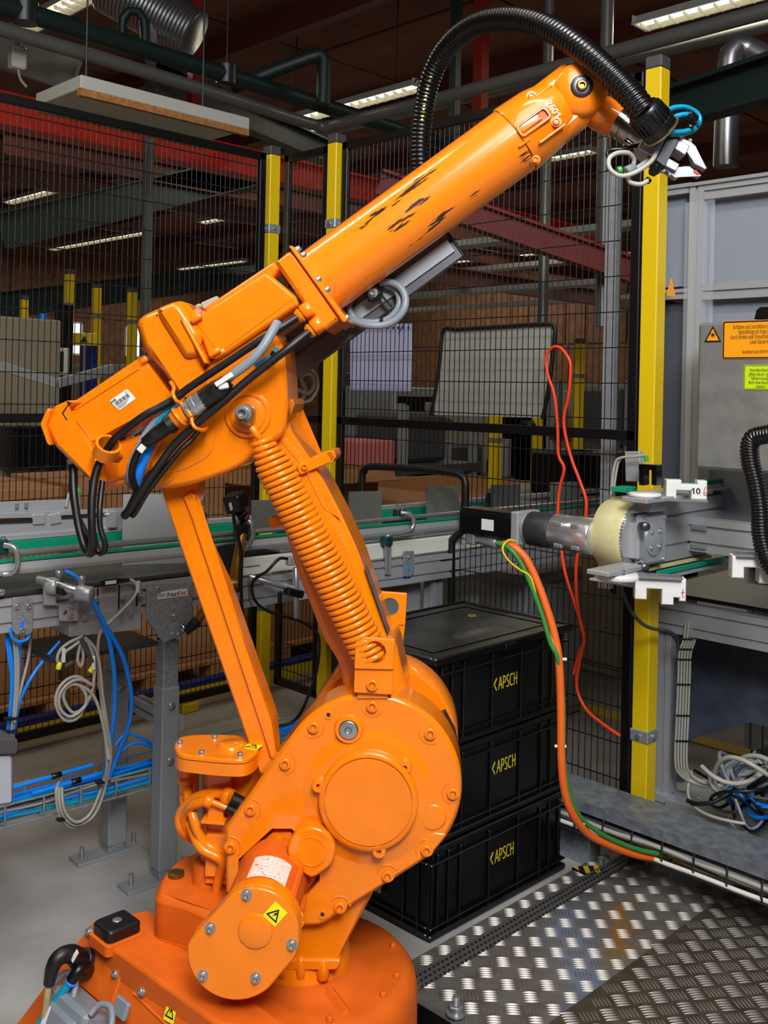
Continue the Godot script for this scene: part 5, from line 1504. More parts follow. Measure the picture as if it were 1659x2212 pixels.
	var pf := part("alu_profile", profile(pa1, pa0, 0.075, 0.04, Vector3(0, 0, 1), 1), M.dark_alu, rb)
	b = MB.new()
	b.bar(Vector3(0.0462, 1.4799, -0.052), Vector3(0.2616, 1.6407, -0.052), 0.028, 0.006, Vector3(0, 0, 1), 0.001)
	part("bright_rib", b, M.bright_alu, pf)
	b = MB.new()
	b.bar(pa0, pa0 + (pa0 - pa1).normalized() * 0.006, 0.08, 0.044, Vector3(0, 0, 1), 0.002)
	part("end_cap", b, M.black_plastic, pf)
	b = MB.new()
	b.box(Vector3(0.032, 0.032, 0.034), Transform3D(Basis(Vector3(0, 0, 1), 0.62), Vector3(0.1104, 1.5431, -0.03)), 0.004)
	part("cable_clip", b, M.black_plastic, pf)
	part("screw", steel_sc, M.steel, pf, Transform3D(Basis(), Vector3(0.1119, 1.5414, -0.0125)))
	part("cable_loop", mtube(pa([0.0499, 1.4993, -0.04, 0.0667, 1.4924, -0.03, 0.0843, 1.4829, -0.02, 0.108, 1.4772, -0.01, 0.135, 1.4785, -0.01, 0.1582, 1.4897, -0.01, 0.1731, 1.5097, -0.01, 0.1751, 1.5326, -0.015, 0.1635, 1.5537, -0.02, 0.1413, 1.5639, -0.025, 0.1228, 1.5614, -0.03]), 0.0075, 0.008, 12), M.grey_plastic, pf)
	part("cable_loop", mtube(pa([0.065, 1.527, -0.04, 0.0645, 1.5097, -0.03, 0.0768, 1.4916, -0.03, 0.102, 1.4844, -0.025, 0.1293, 1.4867, -0.025, 0.1499, 1.4979, -0.025, 0.1622, 1.518, -0.025, 0.1615, 1.5365, -0.03, 0.1518, 1.5514, -0.035, 0.1334, 1.5585, -0.035]), 0.0065, 0.008, 12), M.grey_plastic, pf)
	part("cable_tie", mbox(Vector3(0.006, 0.022, 0.024), Vector3(0.1298, 1.4835, -0.018), 0.001), M.black_plastic, pf)
	part("cable_tie", mbox(Vector3(0.005, 0.03, 0.012), Vector3.ZERO, 0.001), M.black_plastic, pf, Transform3D(Basis(Vector3(0, 0, 1), 0.75), Vector3(0.1372, 1.5271, -0.03)))
	# white plug on top of the gear housing
	b = MB.new()
	b.bar(Vector3(-0.2285, 1.5107, -0.03), Vector3(-0.1953, 1.5259, -0.03), 0.014, 0.014, Vector3(0, 0, 1), 0.002)
	b.tube(pa([-0.2452, 1.505, -0.03, -0.2361, 1.5125, -0.03, -0.2248, 1.5089, -0.03, -0.2208, 1.4998, -0.03, -0.2339, 1.4978, -0.03, -0.2414, 1.5013, -0.03]), 0.004, 0.006)
	part("grey_plug", b, M.cable_grey, rb)
	build_gripper(rb)
	build_arm_cables(rb, om)

func build_gripper(rb: Node3D) -> void:
	var b := MB.new()
	b.prism(rnd(p2([0.6209, 1.8468, 0.6604, 1.8283, 0.6332, 1.7774, 0.5944, 1.7993]), 0.003), 0.03, 0.09, 0.003)
	var g := part("gripper", b, M.alu, rb)
	part("gripper_block", mprism(rnd(p2([0.6476, 1.8223, 0.6682, 1.8123, 0.6431, 1.7623, 0.6249, 1.7747]), 0.002), 0.04, 0.1, 0.003), M.dark_block, g)
	part("blue_spacer", mprism(p2([0.6447, 1.8265, 0.6513, 1.824, 0.6284, 1.7762, 0.6226, 1.7812]), 0.045, 0.095, 0.001), M.pale_blue, g)
	b = MB.new()
	b.prism(rnd(p2([0.6669, 1.8119, 0.6867, 1.8028, 0.6789, 1.7853, 0.6598, 1.7969]), 0.001), 0.05, 0.098, 0.002)
	b.prism(rnd(p2([0.6728, 1.8199, 0.691, 1.8124, 0.701, 1.8033, 0.6998, 1.7824, 0.7206, 1.765, 0.7174, 1.7616, 0.6967, 1.7724, 0.6906, 1.7915, 0.6887, 1.8016, 0.6713, 1.809]), 0.001), 0.066, 0.088, 0.0015)
	b.cyl(Vector3(0.6781, 1.8258, 0.08), Vector3(0.6766, 1.8191, 0.08), 0.005, 0.005, 8, 0.001)
	b.cyl(Vector3(0.6915, 1.8191, 0.08), Vector3(0.69, 1.8124, 0.08), 0.004, 0.004, 8, 0.001)
	part("gripper_jaw", b, M.bright_alu, g)
	b = MB.new()
	b.prism(rnd(p2([0.6495, 1.7802, 0.6694, 1.7694, 0.6631, 1.7561, 0.6433, 1.766]), 0.001), 0.05, 0.098, 0.002)
	b.prism(rnd(p2([0.6427, 1.7646, 0.6459, 1.7663, 0.6626, 1.7571, 0.6779, 1.7681, 0.6894, 1.7682, 0.711, 1.7516, 0.7078, 1.7482, 0.6904, 1.759, 0.6806, 1.7572, 0.6693, 1.7463, 0.6628, 1.7463]), 0.001), 0.066, 0.088, 0.0015)
	b.cyl(Vector3(0.6421, 1.7623, 0.085), Vector3(0.6455, 1.7573, 0.085), 0.0055, 0.0055, 8, 0.001)
	b.cyl(Vector3(0.6538, 1.7557, 0.085), Vector3(0.6563, 1.7507, 0.085), 0.0045, 0.0045, 8, 0.001)
	var jw := part("gripper_jaw", b, M.bright_alu, g)
	part("red_tip", mprism(p2([0.6969, 1.7615, 0.701, 1.7607, 0.7086, 1.7532, 0.7037, 1.7515, 0.6962, 1.7565]), 0.064, 0.0895, 0.001), M.red, jw)
	b = MB.new()
	b.cyl(Vector3(0.6291, 1.7673, 0.1), Vector3(0.6196, 1.7489, 0.1), 0.0085, 0.007, 12, 0.001)
	for i in 4:
		b.cyl(Vector3(0.6291, 1.7673, 0.1).lerp(Vector3(0.6196, 1.7489, 0.1), i * 0.22), Vector3(0.6291, 1.7673, 0.1).lerp(Vector3(0.6196, 1.7489, 0.1), i * 0.22 + 0.12), 0.0098, 0.0095, 12, 0.001)
	b.cyl(Vector3(0.6165, 1.7422, 0.1), Vector3(0.6101, 1.7355, 0.1), 0.006, 0.006, 8, 0.001)
	part("sensor_plug", b, M.black_plastic, g)
	for p in [pa([0.6292, 1.8014, 0.1, 0.6188, 1.774, 0.11, 0.5882, 1.7493, 0.12, 0.5615, 1.7426, 0.12, 0.5433, 1.754, 0.12, 0.5412, 1.7733, 0.115, 0.5557, 1.7854, 0.11, 0.5786, 1.7878, 0.1, 0.5896, 1.7777, 0.09, 0.5866, 1.7634, 0.09]),
			pa([0.5849, 1.7612, 0.1, 0.5778, 1.7459, 0.105, 0.5805, 1.7332, 0.11, 0.5993, 1.73, 0.11, 0.6114, 1.7367, 0.11]),
			pa([0.629, 1.8038, 0.08, 0.6153, 1.7798, 0.085, 0.59, 1.7609, 0.09, 0.5736, 1.7536, 0.1])]:
		part("grey_cable", mtube(p, 0.0044, 0.006, 8), M.cable_grey, g)
	part("black_cable", mtube(pa([0.605, 1.8112, 0.07, 0.5743, 1.801, 0.08, 0.5494, 1.7984, 0.08, 0.5421, 1.7904, 0.085, 0.5466, 1.7783, 0.09]), 0.004, 0.008, 8), M.black_plastic, g)
	for p in [pa([0.6383, 1.8569, 0.11, 0.6532, 1.8689, 0.1, 0.6782, 1.8742, 0.09, 0.702, 1.8662, 0.08, 0.7073, 1.8511, 0.08, 0.6966, 1.8346, 0.085, 0.6729, 1.8232, 0.1, 0.6488, 1.8197, 0.11]),
			pa([0.6439, 1.8402, 0.12, 0.6585, 1.8506, 0.115, 0.6773, 1.8553, 0.11, 0.6944, 1.8515, 0.1, 0.7034, 1.8434, 0.09]),
			pa([0.6942, 1.8353, 0.095, 0.6742, 1.826, 0.105, 0.6451, 1.8212, 0.12])]:
		part("teal_hose", mtube(p, 0.0045, 0.006, 8), M.teal, g)
	b = MB.new()
	b.cyl(Vector3(0.6789, 1.8578, 0.11), Vector3(0.696, 1.849, 0.1), 0.0075, 0.0075, 12, 0.001)
	b.cyl(Vector3(0.6816, 1.8373, 0.1), Vector3(0.6915, 1.8332, 0.1), 0.006, 0.006, 8, 0.001)
	part("hose_coupling", b, M.black_plastic, g)
	part("green_band", mcyl(Vector3(0.5564, 1.7535, 0.115), Vector3(0.5645, 1.7552, 0.115), 0.0065, 0.0065, 10, 0.001), M.green, g)
	part("cable_boot", mcyl(Vector3(0.5736, 1.7536, 0.1), Vector3(0.5907, 1.7648, 0.095), 0.01, 0.008, 14, 0.002), M.grey_plastic, g)

func build_arm_cables(rb: Node3D, om: Material) -> void:
	var bk: Material = M.black_rubber
	var specs := [
		[pa([-0.0149, 1.4837, 0.105, -0.0494, 1.458, 0.125, -0.0737, 1.4421, 0.13, -0.1426, 1.3946, 0.13, -0.2111, 1.3476, 0.13, -0.2297, 1.332, 0.13, -0.2622, 1.3118, 0.135, -0.2905, 1.2953, 0.14, -0.3405, 1.2567, 0.135, -0.3557, 1.2383, 0.13, -0.3709, 1.2172, 0.125, -0.3815, 1.184, 0.13, -0.383, 1.1391, 0.14, -0.3801, 1.0941, 0.145, -0.3794, 1.0553, 0.14, -0.3908, 1.0382, 0.12, -0.409, 1.0448, 0.1, -0.4261, 1.0854, 0.09, -0.4401, 1.1433, 0.08, -0.4508, 1.1959, 0.06]), 0.0074],
		[pa([0.0069, 1.4545, 0.115, -0.0267, 1.4242, 0.135, -0.0931, 1.3701, 0.14, -0.1486, 1.3195, 0.145, -0.187, 1.2868, 0.145, -0.228, 1.2473, 0.145, -0.2555, 1.2075, 0.15, -0.2871, 1.1593, 0.155, -0.3127, 1.1195, 0.15, -0.3244, 1.1133, 0.13, -0.3225, 1.1213, 0.11, -0.3089, 1.155, 0.1, -0.2863, 1.1893, 0.09]), 0.0076],
		[pa([-0.4584, 1.1898, 0.04, -0.4554, 1.1461, 0.05, -0.4415, 1.1032, 0.06, -0.4161, 1.0713, 0.08, -0.3958, 1.0522, 0.1]), 0.006],
		[pa([-0.378, 1.1704, 0.1, -0.3751, 1.1252, 0.12, -0.3717, 1.0874, 0.125, -0.3633, 1.0638, 0.125, -0.363, 1.0477, 0.12, -0.3751, 1.0371, 0.11, -0.3842, 1.0506, 0.11, -0.3891, 1.0763, 0.11]), 0.0054],
		[pa([-0.1923, 1.2707, 0.12, -0.2064, 1.2496, 0.13, -0.2202, 1.2368, 0.135, -0.2531, 1.1933, 0.14, -0.2807, 1.1543, 0.145, -0.3022, 1.1186, 0.14, -0.3105, 1.1137, 0.13, -0.3106, 1.127, 0.12, -0.3013, 1.1562, 0.11]), 0.0052],
		[pa([-0.2796, 1.253, 0.15, -0.2977, 1.231, 0.14, -0.3107, 1.2046, 0.13, -0.3152, 1.1807, 0.12, -0.3124, 1.1549, 0.1]), 0.007]]
	for q in specs:
		part("black_cable", mtube(q[0], q[1], 0.012, 12), bk, rb)
	part("grey_tube", mtube(pa([-0.2519, 1.3085, 0.12, -0.2706, 1.2901, 0.12, -0.2893, 1.2643, 0.125, -0.3044, 1.2319, 0.13, -0.3175, 1.2015, 0.125, -0.3253, 1.1744, 0.11, -0.3264, 1.1622, 0.09]), 0.006, 0.012, 10), M.grey_plastic, rb)
	part("teal_hose", mtube(pa([-0.2331, 1.3225, 0.12, -0.2535, 1.3016, 0.12, -0.2721, 1.279, 0.12, -0.2887, 1.2595, 0.11]), 0.006, 0.012, 10), M.teal, rb)
	part("blue_hose", mtube(pa([-0.2644, 1.2686, 0.11, -0.2766, 1.2482, 0.12, -0.2933, 1.2137, 0.12, -0.3039, 1.19, 0.115, -0.3126, 1.167, 0.1]), 0.009, 0.012, 10), M.blue, rb)
	part("teal_hose", mtube(pa([-0.092, 1.3918, 0.11, -0.0715, 1.404, 0.115, -0.0562, 1.4125, 0.12, -0.0514, 1.4262, 0.12]), 0.0045, 0.01, 8), M.teal, rb)
	part("cable_tie", mcyl(Vector3(-0.0579, 1.4108, 0.12), Vector3(-0.0546, 1.4176, 0.12), 0.0062, 0.0062, 10), M.black_plastic, rb)
	# upper connector: ring, rubber elbow, grey cable
	var b := MB.new()
	var a: Vector3 = Vector3(-0.2087, 1.3048, 0.145)
	var c: Vector3 = Vector3(-0.1785, 1.3272, 0.145)
	var l := a.distance_to(c)
	b.lathe([Vector2(0, 0), Vector2(0.018, 0), Vector2(0.0185, l * 0.35), Vector2(0.0205, l * 0.37), Vector2(0.0205, l * 0.6), Vector2(0.0185, l * 0.62), Vector2(0.0195, l), Vector2(0, l)], MB.along(a, c), 28)
	var cn := part("cable_connector", b, M.steel, rb)
	b = MB.new()
	var pe := MB.curve(pa([-0.1802, 1.3255, 0.145, -0.166, 1.3359, 0.145, -0.151, 1.3462, 0.148, -0.1406, 1.3548, 0.15, -0.134, 1.3633, 0.15]), 0.006)
	var pr := PackedFloat32Array()
	for i in pe.size():
		var f := float(i) / pe.size()
		pr.append(0.0195 if f < 0.55 else lerpf(0.0195, 0.012, (f - 0.55) / 0.45))
	b.sweep(pe, pr, 16)
	part("rubber_elbow", b, bk, cn)
	part("grey_cable", mtube(pa([-0.1369, 1.3632, 0.152, -0.1221, 1.3751, 0.155, -0.1014, 1.3905, 0.155, -0.0833, 1.4074, 0.155, -0.0679, 1.4287, 0.15, -0.0568, 1.4519, 0.14, -0.0497, 1.4698, 0.125]), 0.0088, 0.01, 12), M.grey_plastic, cn)
	b = MB.new()
	b.bar(Vector3(-0.1505, 1.3544, 0.172), Vector3(-0.12, 1.3748, 0.172), 0.009, 0.006, Vector3(0, 0, 1), 0.001)
	b.bar(Vector3(-0.1464, 1.3512, 0.168), Vector3(-0.128, 1.3549, 0.168), 0.011, 0.006, Vector3(0, 0, 1), 0.002)
	part("white_tag", b, M.white_plastic, cn)
	# lower connector: orange socket and black boot
	b = MB.new()
	b.cyl(Vector3(-0.21, 1.3047, 0.14), Vector3(-0.2353, 1.2856, 0.14), 0.0185, 0.017, 20, 0.003)
	b.cyl(Vector3(-0.2202, 1.2977, 0.14), Vector3(-0.2252, 1.2934, 0.14), 0.0215, 0.0215, 20, 0.002)
	part("cable_socket", b, om, rb)
	b = MB.new()
	var q0: Vector3 = Vector3(-0.2336, 1.2865, 0.14)
	var q1: Vector3 = Vector3(-0.2862, 1.2444, 0.15)
	var ql := q0.distance_to(q1)
	b.lathe([Vector2(0, 0), Vector2(0.0175, 0), Vector2(0.0185, ql * 0.18), Vector2(0.0145, ql * 0.24), Vector2(0.014, ql * 0.6), Vector2(0.011, ql * 0.95), Vector2(0.007, ql), Vector2(0, ql)], MB.along(q0, q1), 20)
	part("rubber_boot", b, bk, rb)
	part("white_tag", mbox(Vector3(0.014, 0.013, 0.003), Vector3.ZERO, 0.001), M.white_plastic, rb, Transform3D(Basis(Vector3(0, 0, 1), 0.9), Vector3(-0.2857, 1.2375, 0.162)))
	part("cable_loop", mtube(pa([-0.0555, 1.3909, -0.2, -0.0376, 1.3962, -0.2, -0.0213, 1.3797, -0.2, -0.0187, 1.352, -0.2, -0.0342, 1.3268, -0.2, -0.0521, 1.3255, -0.2, -0.0426, 1.3465, -0.2, -0.0552, 1.376, -0.2, -0.0333, 1.3834, -0.2, -0.0249, 1.3618, -0.2, -0.0365, 1.3417, -0.2, -0.0568, 1.351, -0.15]), 0.0038, 0.012, 8), M.cable_grey, rb)
	# cable guides bent from painted rod
	for p in [pa([-0.2489, 1.358, 0.11, -0.2378, 1.3479, 0.13, -0.2307, 1.3379, 0.16, -0.224, 1.3264, 0.165, -0.2179, 1.3197, 0.15, -0.2047, 1.3093, 0.16, -0.1947, 1.2972, 0.165]),
			pa([-0.196, 1.297, 0.16, -0.1928, 1.2848, 0.165, -0.1859, 1.2767, 0.165, -0.1786, 1.2726, 0.14, -0.1794, 1.2774, 0.11])]:
		part("cable_guide", mtube(p, 0.0036, 0.008, 8), om, rb)

# mesh panel of the guard fence in a plane of constant x (along_x false) or constant z; hole = [from, to, top] along the panel
func fence_panel(label: String, along_x: bool, c: float, a0: float, a1: float, hole := []) -> void:
	var at := Vector3((a0 + a1) / 2.0, 0, c) if along_x else Vector3(c, 0, (a0 + a1) / 2.0)
	var t := thing("fence_panel", label, "fence", at)
	var y0 := 0.15
	var y1 := 2.3
	var p := func(a: float, y: float, o := 0.0) -> Vector3:
		return Vector3(a - at.x, y, o) if along_x else Vector3(o, y, a - at.z)
	var fr := [[p.call(a0, y1 - 0.015), p.call(a1, y1 - 0.015)], [p.call(a0, y0 + 0.015), p.call(a1, y0 + 0.015)], [p.call(a0 + 0.012, y0), p.call(a0 + 0.012, y1)], [p.call(a1 - 0.012, y0), p.call(a1 - 0.012, y1)], [p.call(a0, 1.235), p.call(a1, 1.235)]]
	if not hole.is_empty():
		fr[1] = [p.call(hole[1], y0 + 0.015), p.call(a1, y0 + 0.015)]
		fr.append([p.call(a0, y0 + 0.015), p.call(hole[0], y0 + 0.015)])
	for i in fr.size():
		var b := MB.new()
		b.bar(fr[i][0], fr[i][1], 0.03, 0.02, Vector3(0, 0, 1) if along_x else Vector3(1, 0, 0), 0.002)
		part("frame_tube", b, M.black_paint, t)
	var full := mcyl(Vector3(0, y0, 0), Vector3(0, y1 - 0.02, 0), 0.0016, -1, 5).mesh()
	var cut: ArrayMesh = mcyl(Vector3(0, hole[2], 0), Vector3(0, y1 - 0.02, 0), 0.0016, -1, 5).mesh() if not hole.is_empty() else null
	var n := int((a1 - a0 - 0.03) / 0.0222)
	for i in n:
		var a := a0 + 0.026 + i * 0.0222
		var me := full
		if not hole.is_empty() and a > hole[0] and a < hole[1]:
			me = cut
		part("vertical_wire", me, M.black_wire, t, Transform3D(Basis(), p.call(a, 0.0)))
	for i in 20:
		var y := y1 - 0.06 - i * 0.1065
		if not hole.is_empty() and y < hole[2]:
			part("horizontal_wire", bars([[p.call(hole[1], y, 0.004), p.call(a1, y, 0.004)]], 0.0032), M.black_wire, t)
			if hole[0] > a0 + 0.02:
				part("horizontal_wire", bars([[p.call(a0, y, 0.004), p.call(hole[0], y, 0.004)]], 0.0032), M.black_wire, t)
		else:
			part("horizontal_wire", bars([[p.call(a0, y, 0.004), p.call(a1, y, 0.004)]], 0.0032), M.black_wire, t)

func guard_post(at: Vector3, label: String, clamps: Array) -> void:
	var t := thing("guard_post", label, "post", at)
	part("post", mbox(Vector3(0.052, 2.3, 0.052), Vector3(0, 1.15, 0), 0.003), M.yellow_paint, t)
	part("cap", mbox(Vector3(0.053, 0.035, 0.053), Vector3(0, 2.318, 0), 0.003), M.dark_grey, t)
	part("base_plate", mbox(Vector3(0.12, 0.01, 0.12), Vector3(0, 0.005, 0), 0.002), M.yellow_paint, t)
	for s in [-1.0, 1.0]:
		part("anchor_bolt", mcyl(Vector3(s * 0.045, 0.01, -s * 0.045), Vector3(s * 0.045, 0.03, -s * 0.045), 0.008, -1, 6), M.steel, t)
	for y in clamps:
		var c := part("clamp", mbox(Vector3(0.06, 0.036, 0.06), Vector3(0, y, 0), 0.003), M.zinc, t)
		part("screw", mcyl(Vector3(-0.03, y, 0.0), Vector3(-0.036, y, 0.0), 0.008, -1, 10), M.steel, c, Transform3D())
		part("screw", mcyl(Vector3(0.0, y, 0.03), Vector3(0.0, y, 0.036), 0.008, -1, 10), M.steel, c, Transform3D())

# slotted aluminium profile bar
func profile(a: Vector3, b: Vector3, w: float, d: float, side := Vector3.UP, slots := 1) -> MB:
	var y := (b - a).normalized()
	var z := side
	var x := y.cross(z).normalized()
	z = x.cross(y).normalized()
	var pl := PackedVector2Array()
	var g := 0.008
	var dep := 0.007
	var hw := w / 2.0
	var hd := d / 2.0
	# outline in (x, z); one slot per 40 mm on each wide side
	pl.append(Vector2(-hw, -hd))
	for i in slots:
		var c := -hw + w * (i + 0.5) / slots
		pl.append_array([Vector2(c - g / 2, -hd), Vector2(c - g / 2, -hd + dep), Vector2(c + g / 2, -hd + dep), Vector2(c + g / 2, -hd)])
	pl.append_array([Vector2(hw, -hd), Vector2(hw, -g / 2), Vector2(hw - dep, -g / 2), Vector2(hw - dep, g / 2), Vector2(hw, g / 2), Vector2(hw, hd)])
	for i in range(slots - 1, -1, -1):
		var c := -hw + w * (i + 0.5) / slots
		pl.append_array([Vector2(c + g / 2, hd), Vector2(c + g / 2, hd - dep), Vector2(c - g / 2, hd - dep), Vector2(c - g / 2, hd)])
	pl.append_array([Vector2(-hw, hd), Vector2(-hw, g / 2), Vector2(-hw + dep, g / 2), Vector2(-hw + dep, -g / 2), Vector2(-hw, -g / 2)])
	var o := MB.new()
	# local prism axes: x -> x, y -> z, z -> bar direction; keep it right handed
	o.prism(pl, 0.0, a.distance_to(b), 0.0, Transform3D(Basis(x, -z, y) if x.cross(-z).dot(y) > 0 else Basis(x, z, y), a))
	return o

func cell() -> void:
	guard_post(Vector3(2.56, 0, -3.235), "yellow fence post at the corner of the cell, leftmost of the three big ones", [2.0, 0.47])
	guard_post(Vector3(2.6, 0, -2.885), "yellow fence post in the middle, between the corner post and the arm tube", [1.99, 0.47])
	guard_post(Vector3(2.612, 0, -1.515), "tall yellow fence post at the right, behind the gripper", [0.37, 2.1])
	fence_panel("black wire mesh fence panel behind the conveyor on the left", true, -3.225, 0.5, 2.515)
	fence_panel("narrow black wire mesh fence panel between the two left yellow posts", false, 2.6, -3.19, -2.925)
	fence_panel("black wire mesh fence panel behind the arm tube on the right", false, 2.603, -2.845, -1.555, [-2.72, -2.225, 1.06])
	# bent black tube round the conveyor opening
	single("opening_frame", mtube(pa([2.585, 0.5677, -2.6808, 2.585, 1.0132, -2.6893, 2.585, 1.0519, -2.6781, 2.585, 1.071, -2.6491, 2.585, 1.0787, -2.4156, 2.585, 1.0765, -2.2431, 2.585, 1.0668, -2.2056, 2.585, 1.0431, -2.1887, 2.585, 0.9122, -2.1912, 2.585, 0.8793, -2.2066, 2.585, 0.8538, -2.2369, 2.585, 0.8277, -2.2445, 2.585, 0.624, -2.2389]), 0.013, 0.02, 12), M.black_rubber, "bent black tube framing the conveyor opening in the right fence", "tube frame")
	crates()
	floor_plates()
	conveyor()
	right_machine()
	cables()
	fence_items()
	single("grey_box", mprism(rnd(p2([0.8094, 0.6451, 0.8919, 0.628, 0.896, 0.6106, 0.8971, 0.5192, 0.8118, 0.5296]), 0.01), -2.02, -1.9, 0.01), M.bag_grey, "blurred pale grey box with a dark brush edge at the left border", "box")
	part("brush", mprism(rnd(p2([0.8088, 0.6743, 0.8951, 0.6546, 0.8992, 0.6409, 0.8958, 0.6216, 0.8095, 0.6406]), 0.006), -2.03, -1.89, 0.004), M.dark_grey, get_node("grey_box"))

func crates() -> void:
	var hs := [0.0, 0.232, 0.462]
	var names := ["black plastic storage crate with yellow lettering, lowest of the stack of three", "black plastic storage crate with yellow lettering, middle of the stack of three", "black plastic storage crate with yellow lettering, topmost of the stack, under the lid"]
	var L := 0.575
	var W := 0.4
	for i in 3:
		var h := 0.226
		var t := thing("storage_crate", names[i], "crate", Vector3(1.832 + L / 2, 0.004 + hs[i], -1.635 - W / 2), "stack of black storage crates")
		var b := MB.new()
		for s in [-1.0, 1.0]:
			b.box(Vector3(L - 0.03, h, 0.006), Transform3D(Basis(), Vector3(0, h / 2, s * (W / 2 - 0.014))), 0.001)
			b.box(Vector3(0.006, h, W - 0.03), Transform3D(Basis(), Vector3(s * (L / 2 - 0.014), h / 2, 0)), 0.001)
		b.box(Vector3(L - 0.03, 0.006, W - 0.03), Transform3D(Basis(), Vector3(0, 0.003, 0)))
		part("body", b, M.crate, t)
		b = MB.new()
		for y in [[h - 0.008, 0.016, 0.0], [h - 0.04, 0.006, 0.004], [0.008, 0.014, 0.002], [0.03, 0.005, 0.004]]:
			for s in [-1.0, 1.0]:
				b.box(Vector3(L - y[2], y[1], 0.016), Transform3D(Basis(), Vector3(0, y[0], s * (W / 2 - 0.008))), 0.003)
				b.box(Vector3(0.016, y[1], W - y[2] - 0.028), Transform3D(Basis(), Vector3(s * (L / 2 - 0.008), y[0], 0)), 0.003)
		part("rim", b, M.crate, t)
		for s in [-1.0, 1.0]:
			for x in [-0.255, -0.215, -0.17, -0.055, 0.068, 0.165, 0.21, 0.255]:
				part("rib", mbox(Vector3(0.006, h - 0.03, 0.008), Vector3(x, h / 2 - 0.005, s * (W / 2 - 0.008)), 0.0015), M.crate, t)
			for z in [-0.15, -0.1, 0.1, 0.15]:
				part("rib", mbox(Vector3(0.008, h - 0.03, 0.006), Vector3(s * (L / 2 - 0.008), h / 2 - 0.005, z), 0.0015), M.crate, t)
		# name in yellow: an open chevron for the first letter, then the others
		var zc := W / 2 - 0.0105
		var tx := 0.0
		var ty: float = [0.125, 0.13, 0.12][i]
		lettering(t, "APSCH", 0.032, Transform3D(Basis(Vector3(0.62, 0, 0), Vector3(0, 1, 0), Vector3(0, 0, 1)), Vector3(0.016 + tx, ty, zc)), M.yellow_print, false)
		b = MB.new()
		for s in [-1.0, 1.0]:
			b.bar(Vector3(-0.043, ty + 0.001, zc), Vector3(-0.0325, ty + s * 0.016, zc), 0.0032, 0.001, Vector3(0, 0, 1))
		part("lettering", b, M.yellow_print, t)
		if i == 0:
			part("label_holder", mbox(Vector3(0.002, 0.06, 0.1), Vector3(-L / 2 - 0.001, 0.09, W / 2 - 0.22), 0.0005), M.grey_plastic, t)
	var ly := 0.69
	var t := thing("crate_lid", "black plastic lid with a raised rim on top of the crate stack", "lid", Vector3(1.832 + L / 2, ly, -1.635 - W / 2))
	part("plate", mbox(Vector3(L + 0.01, 0.012, W + 0.01), Vector3(0, 0.0, 0), 0.003), M.crate, t)
	var b := MB.new()
	for s in [-1.0, 1.0]:
		b.box(Vector3(L + 0.012, 0.022, 0.014), Transform3D(Basis(), Vector3(0, 0.0, s * W / 2)), 0.004)
		b.box(Vector3(0.014, 0.022, W - 0.014), Transform3D(Basis(), Vector3(s * L / 2, 0.0, 0)), 0.004)
		b.box(Vector3(L - 0.1, 0.003, 0.004), Transform3D(Basis(), Vector3(0, 0.007, s * (W / 2 - 0.05))), 0.001)
		b.box(Vector3(0.004, 0.003, W - 0.1), Transform3D(Basis(), Vector3(s * (L / 2 - 0.05), 0.007, 0)), 0.001)
	part("rim", b, M.crate, t)
	part("latch", mbox(Vector3(0.05, 0.016, 0.008), Vector3(0.0, -0.004, W / 2 + 0.008), 0.002), M.crate, t)
	part("mould_mark", mprism(circ(Vector2.ZERO, 0.012, 20), 0, 0.0008, 0.0, Transform3D(Basis(Vector3(1, 0, 0), Vector3(0, 0, -1), Vector3(0, 1, 0)), Vector3(0.16, 0.0062, -0.06)), [circ(Vector2.ZERO, 0.0105, 20)]), M.yellow_print, t)

func tread(parent: Node3D, u0: float, u1: float, v0: float, v1: float, turn: float, y: float) -> void:
	var b := MB.new()
	var n := 6
	var ln := 0.0165
	var rows := []
	for i in n + 1:
		var f := -1.0 + 2.0 * i / n
		var w := 0.0024 * sqrt(maxf(0.0, 1.0 - f * f * 0.92))
		var h := 0.0028 * (1.0 - f * f * 0.9)
		rows.append([Vector3(f * ln, 0, -w), Vector3(f * ln, h, 0), Vector3(f * ln, 0, w)])
	for i in n:
		var p: Array = rows[i]
		var q: Array = rows[i + 1]
		b.quad(p[0], p[1], q[1], q[0])
		b.quad(p[1], p[2], q[2], q[1])
	var xs := []
	var s := 0.045
	var ca := Basis(Vector3.UP, turn)
	var m := 60
	for i in range(-m, m):
		for j in range(-m, m):
			var c := ca * Vector3(i * s, 0, j * s) + Vector3((u0 + u1) / 2.0, y, (v0 + v1) / 2.0)
			if c.x < u0 + 0.015 or c.x > u1 - 0.015 or c.z < v0 + 0.015 or c.z > v1 - 0.015:
				continue
			var odd := posmod(i + j, 2) == 1
			for k in 5:
				var o := (k - 2) * 0.0085
				var bb := ca if not odd else ca * Basis(Vector3.UP, PI / 2)
				xs.append(Transform3D(bb, c + bb * Vector3(0, 0, o)))
	var mm := MultiMesh.new()
	mm.transform_format = MultiMesh.TRANSFORM_3D
	mm.mesh = b.mesh()
	mm.instance_count = xs.size()
	for i in xs.size():
		mm.set_instance_transform(i, xs[i])
	var o := MultiMeshInstance3D.new()
	o.name = "tread_pattern"
	o.multimesh = mm
	o.material_override = M.plate_bump
	o.set_meta("kind", "stuff")
	parent.add_child(o, true)

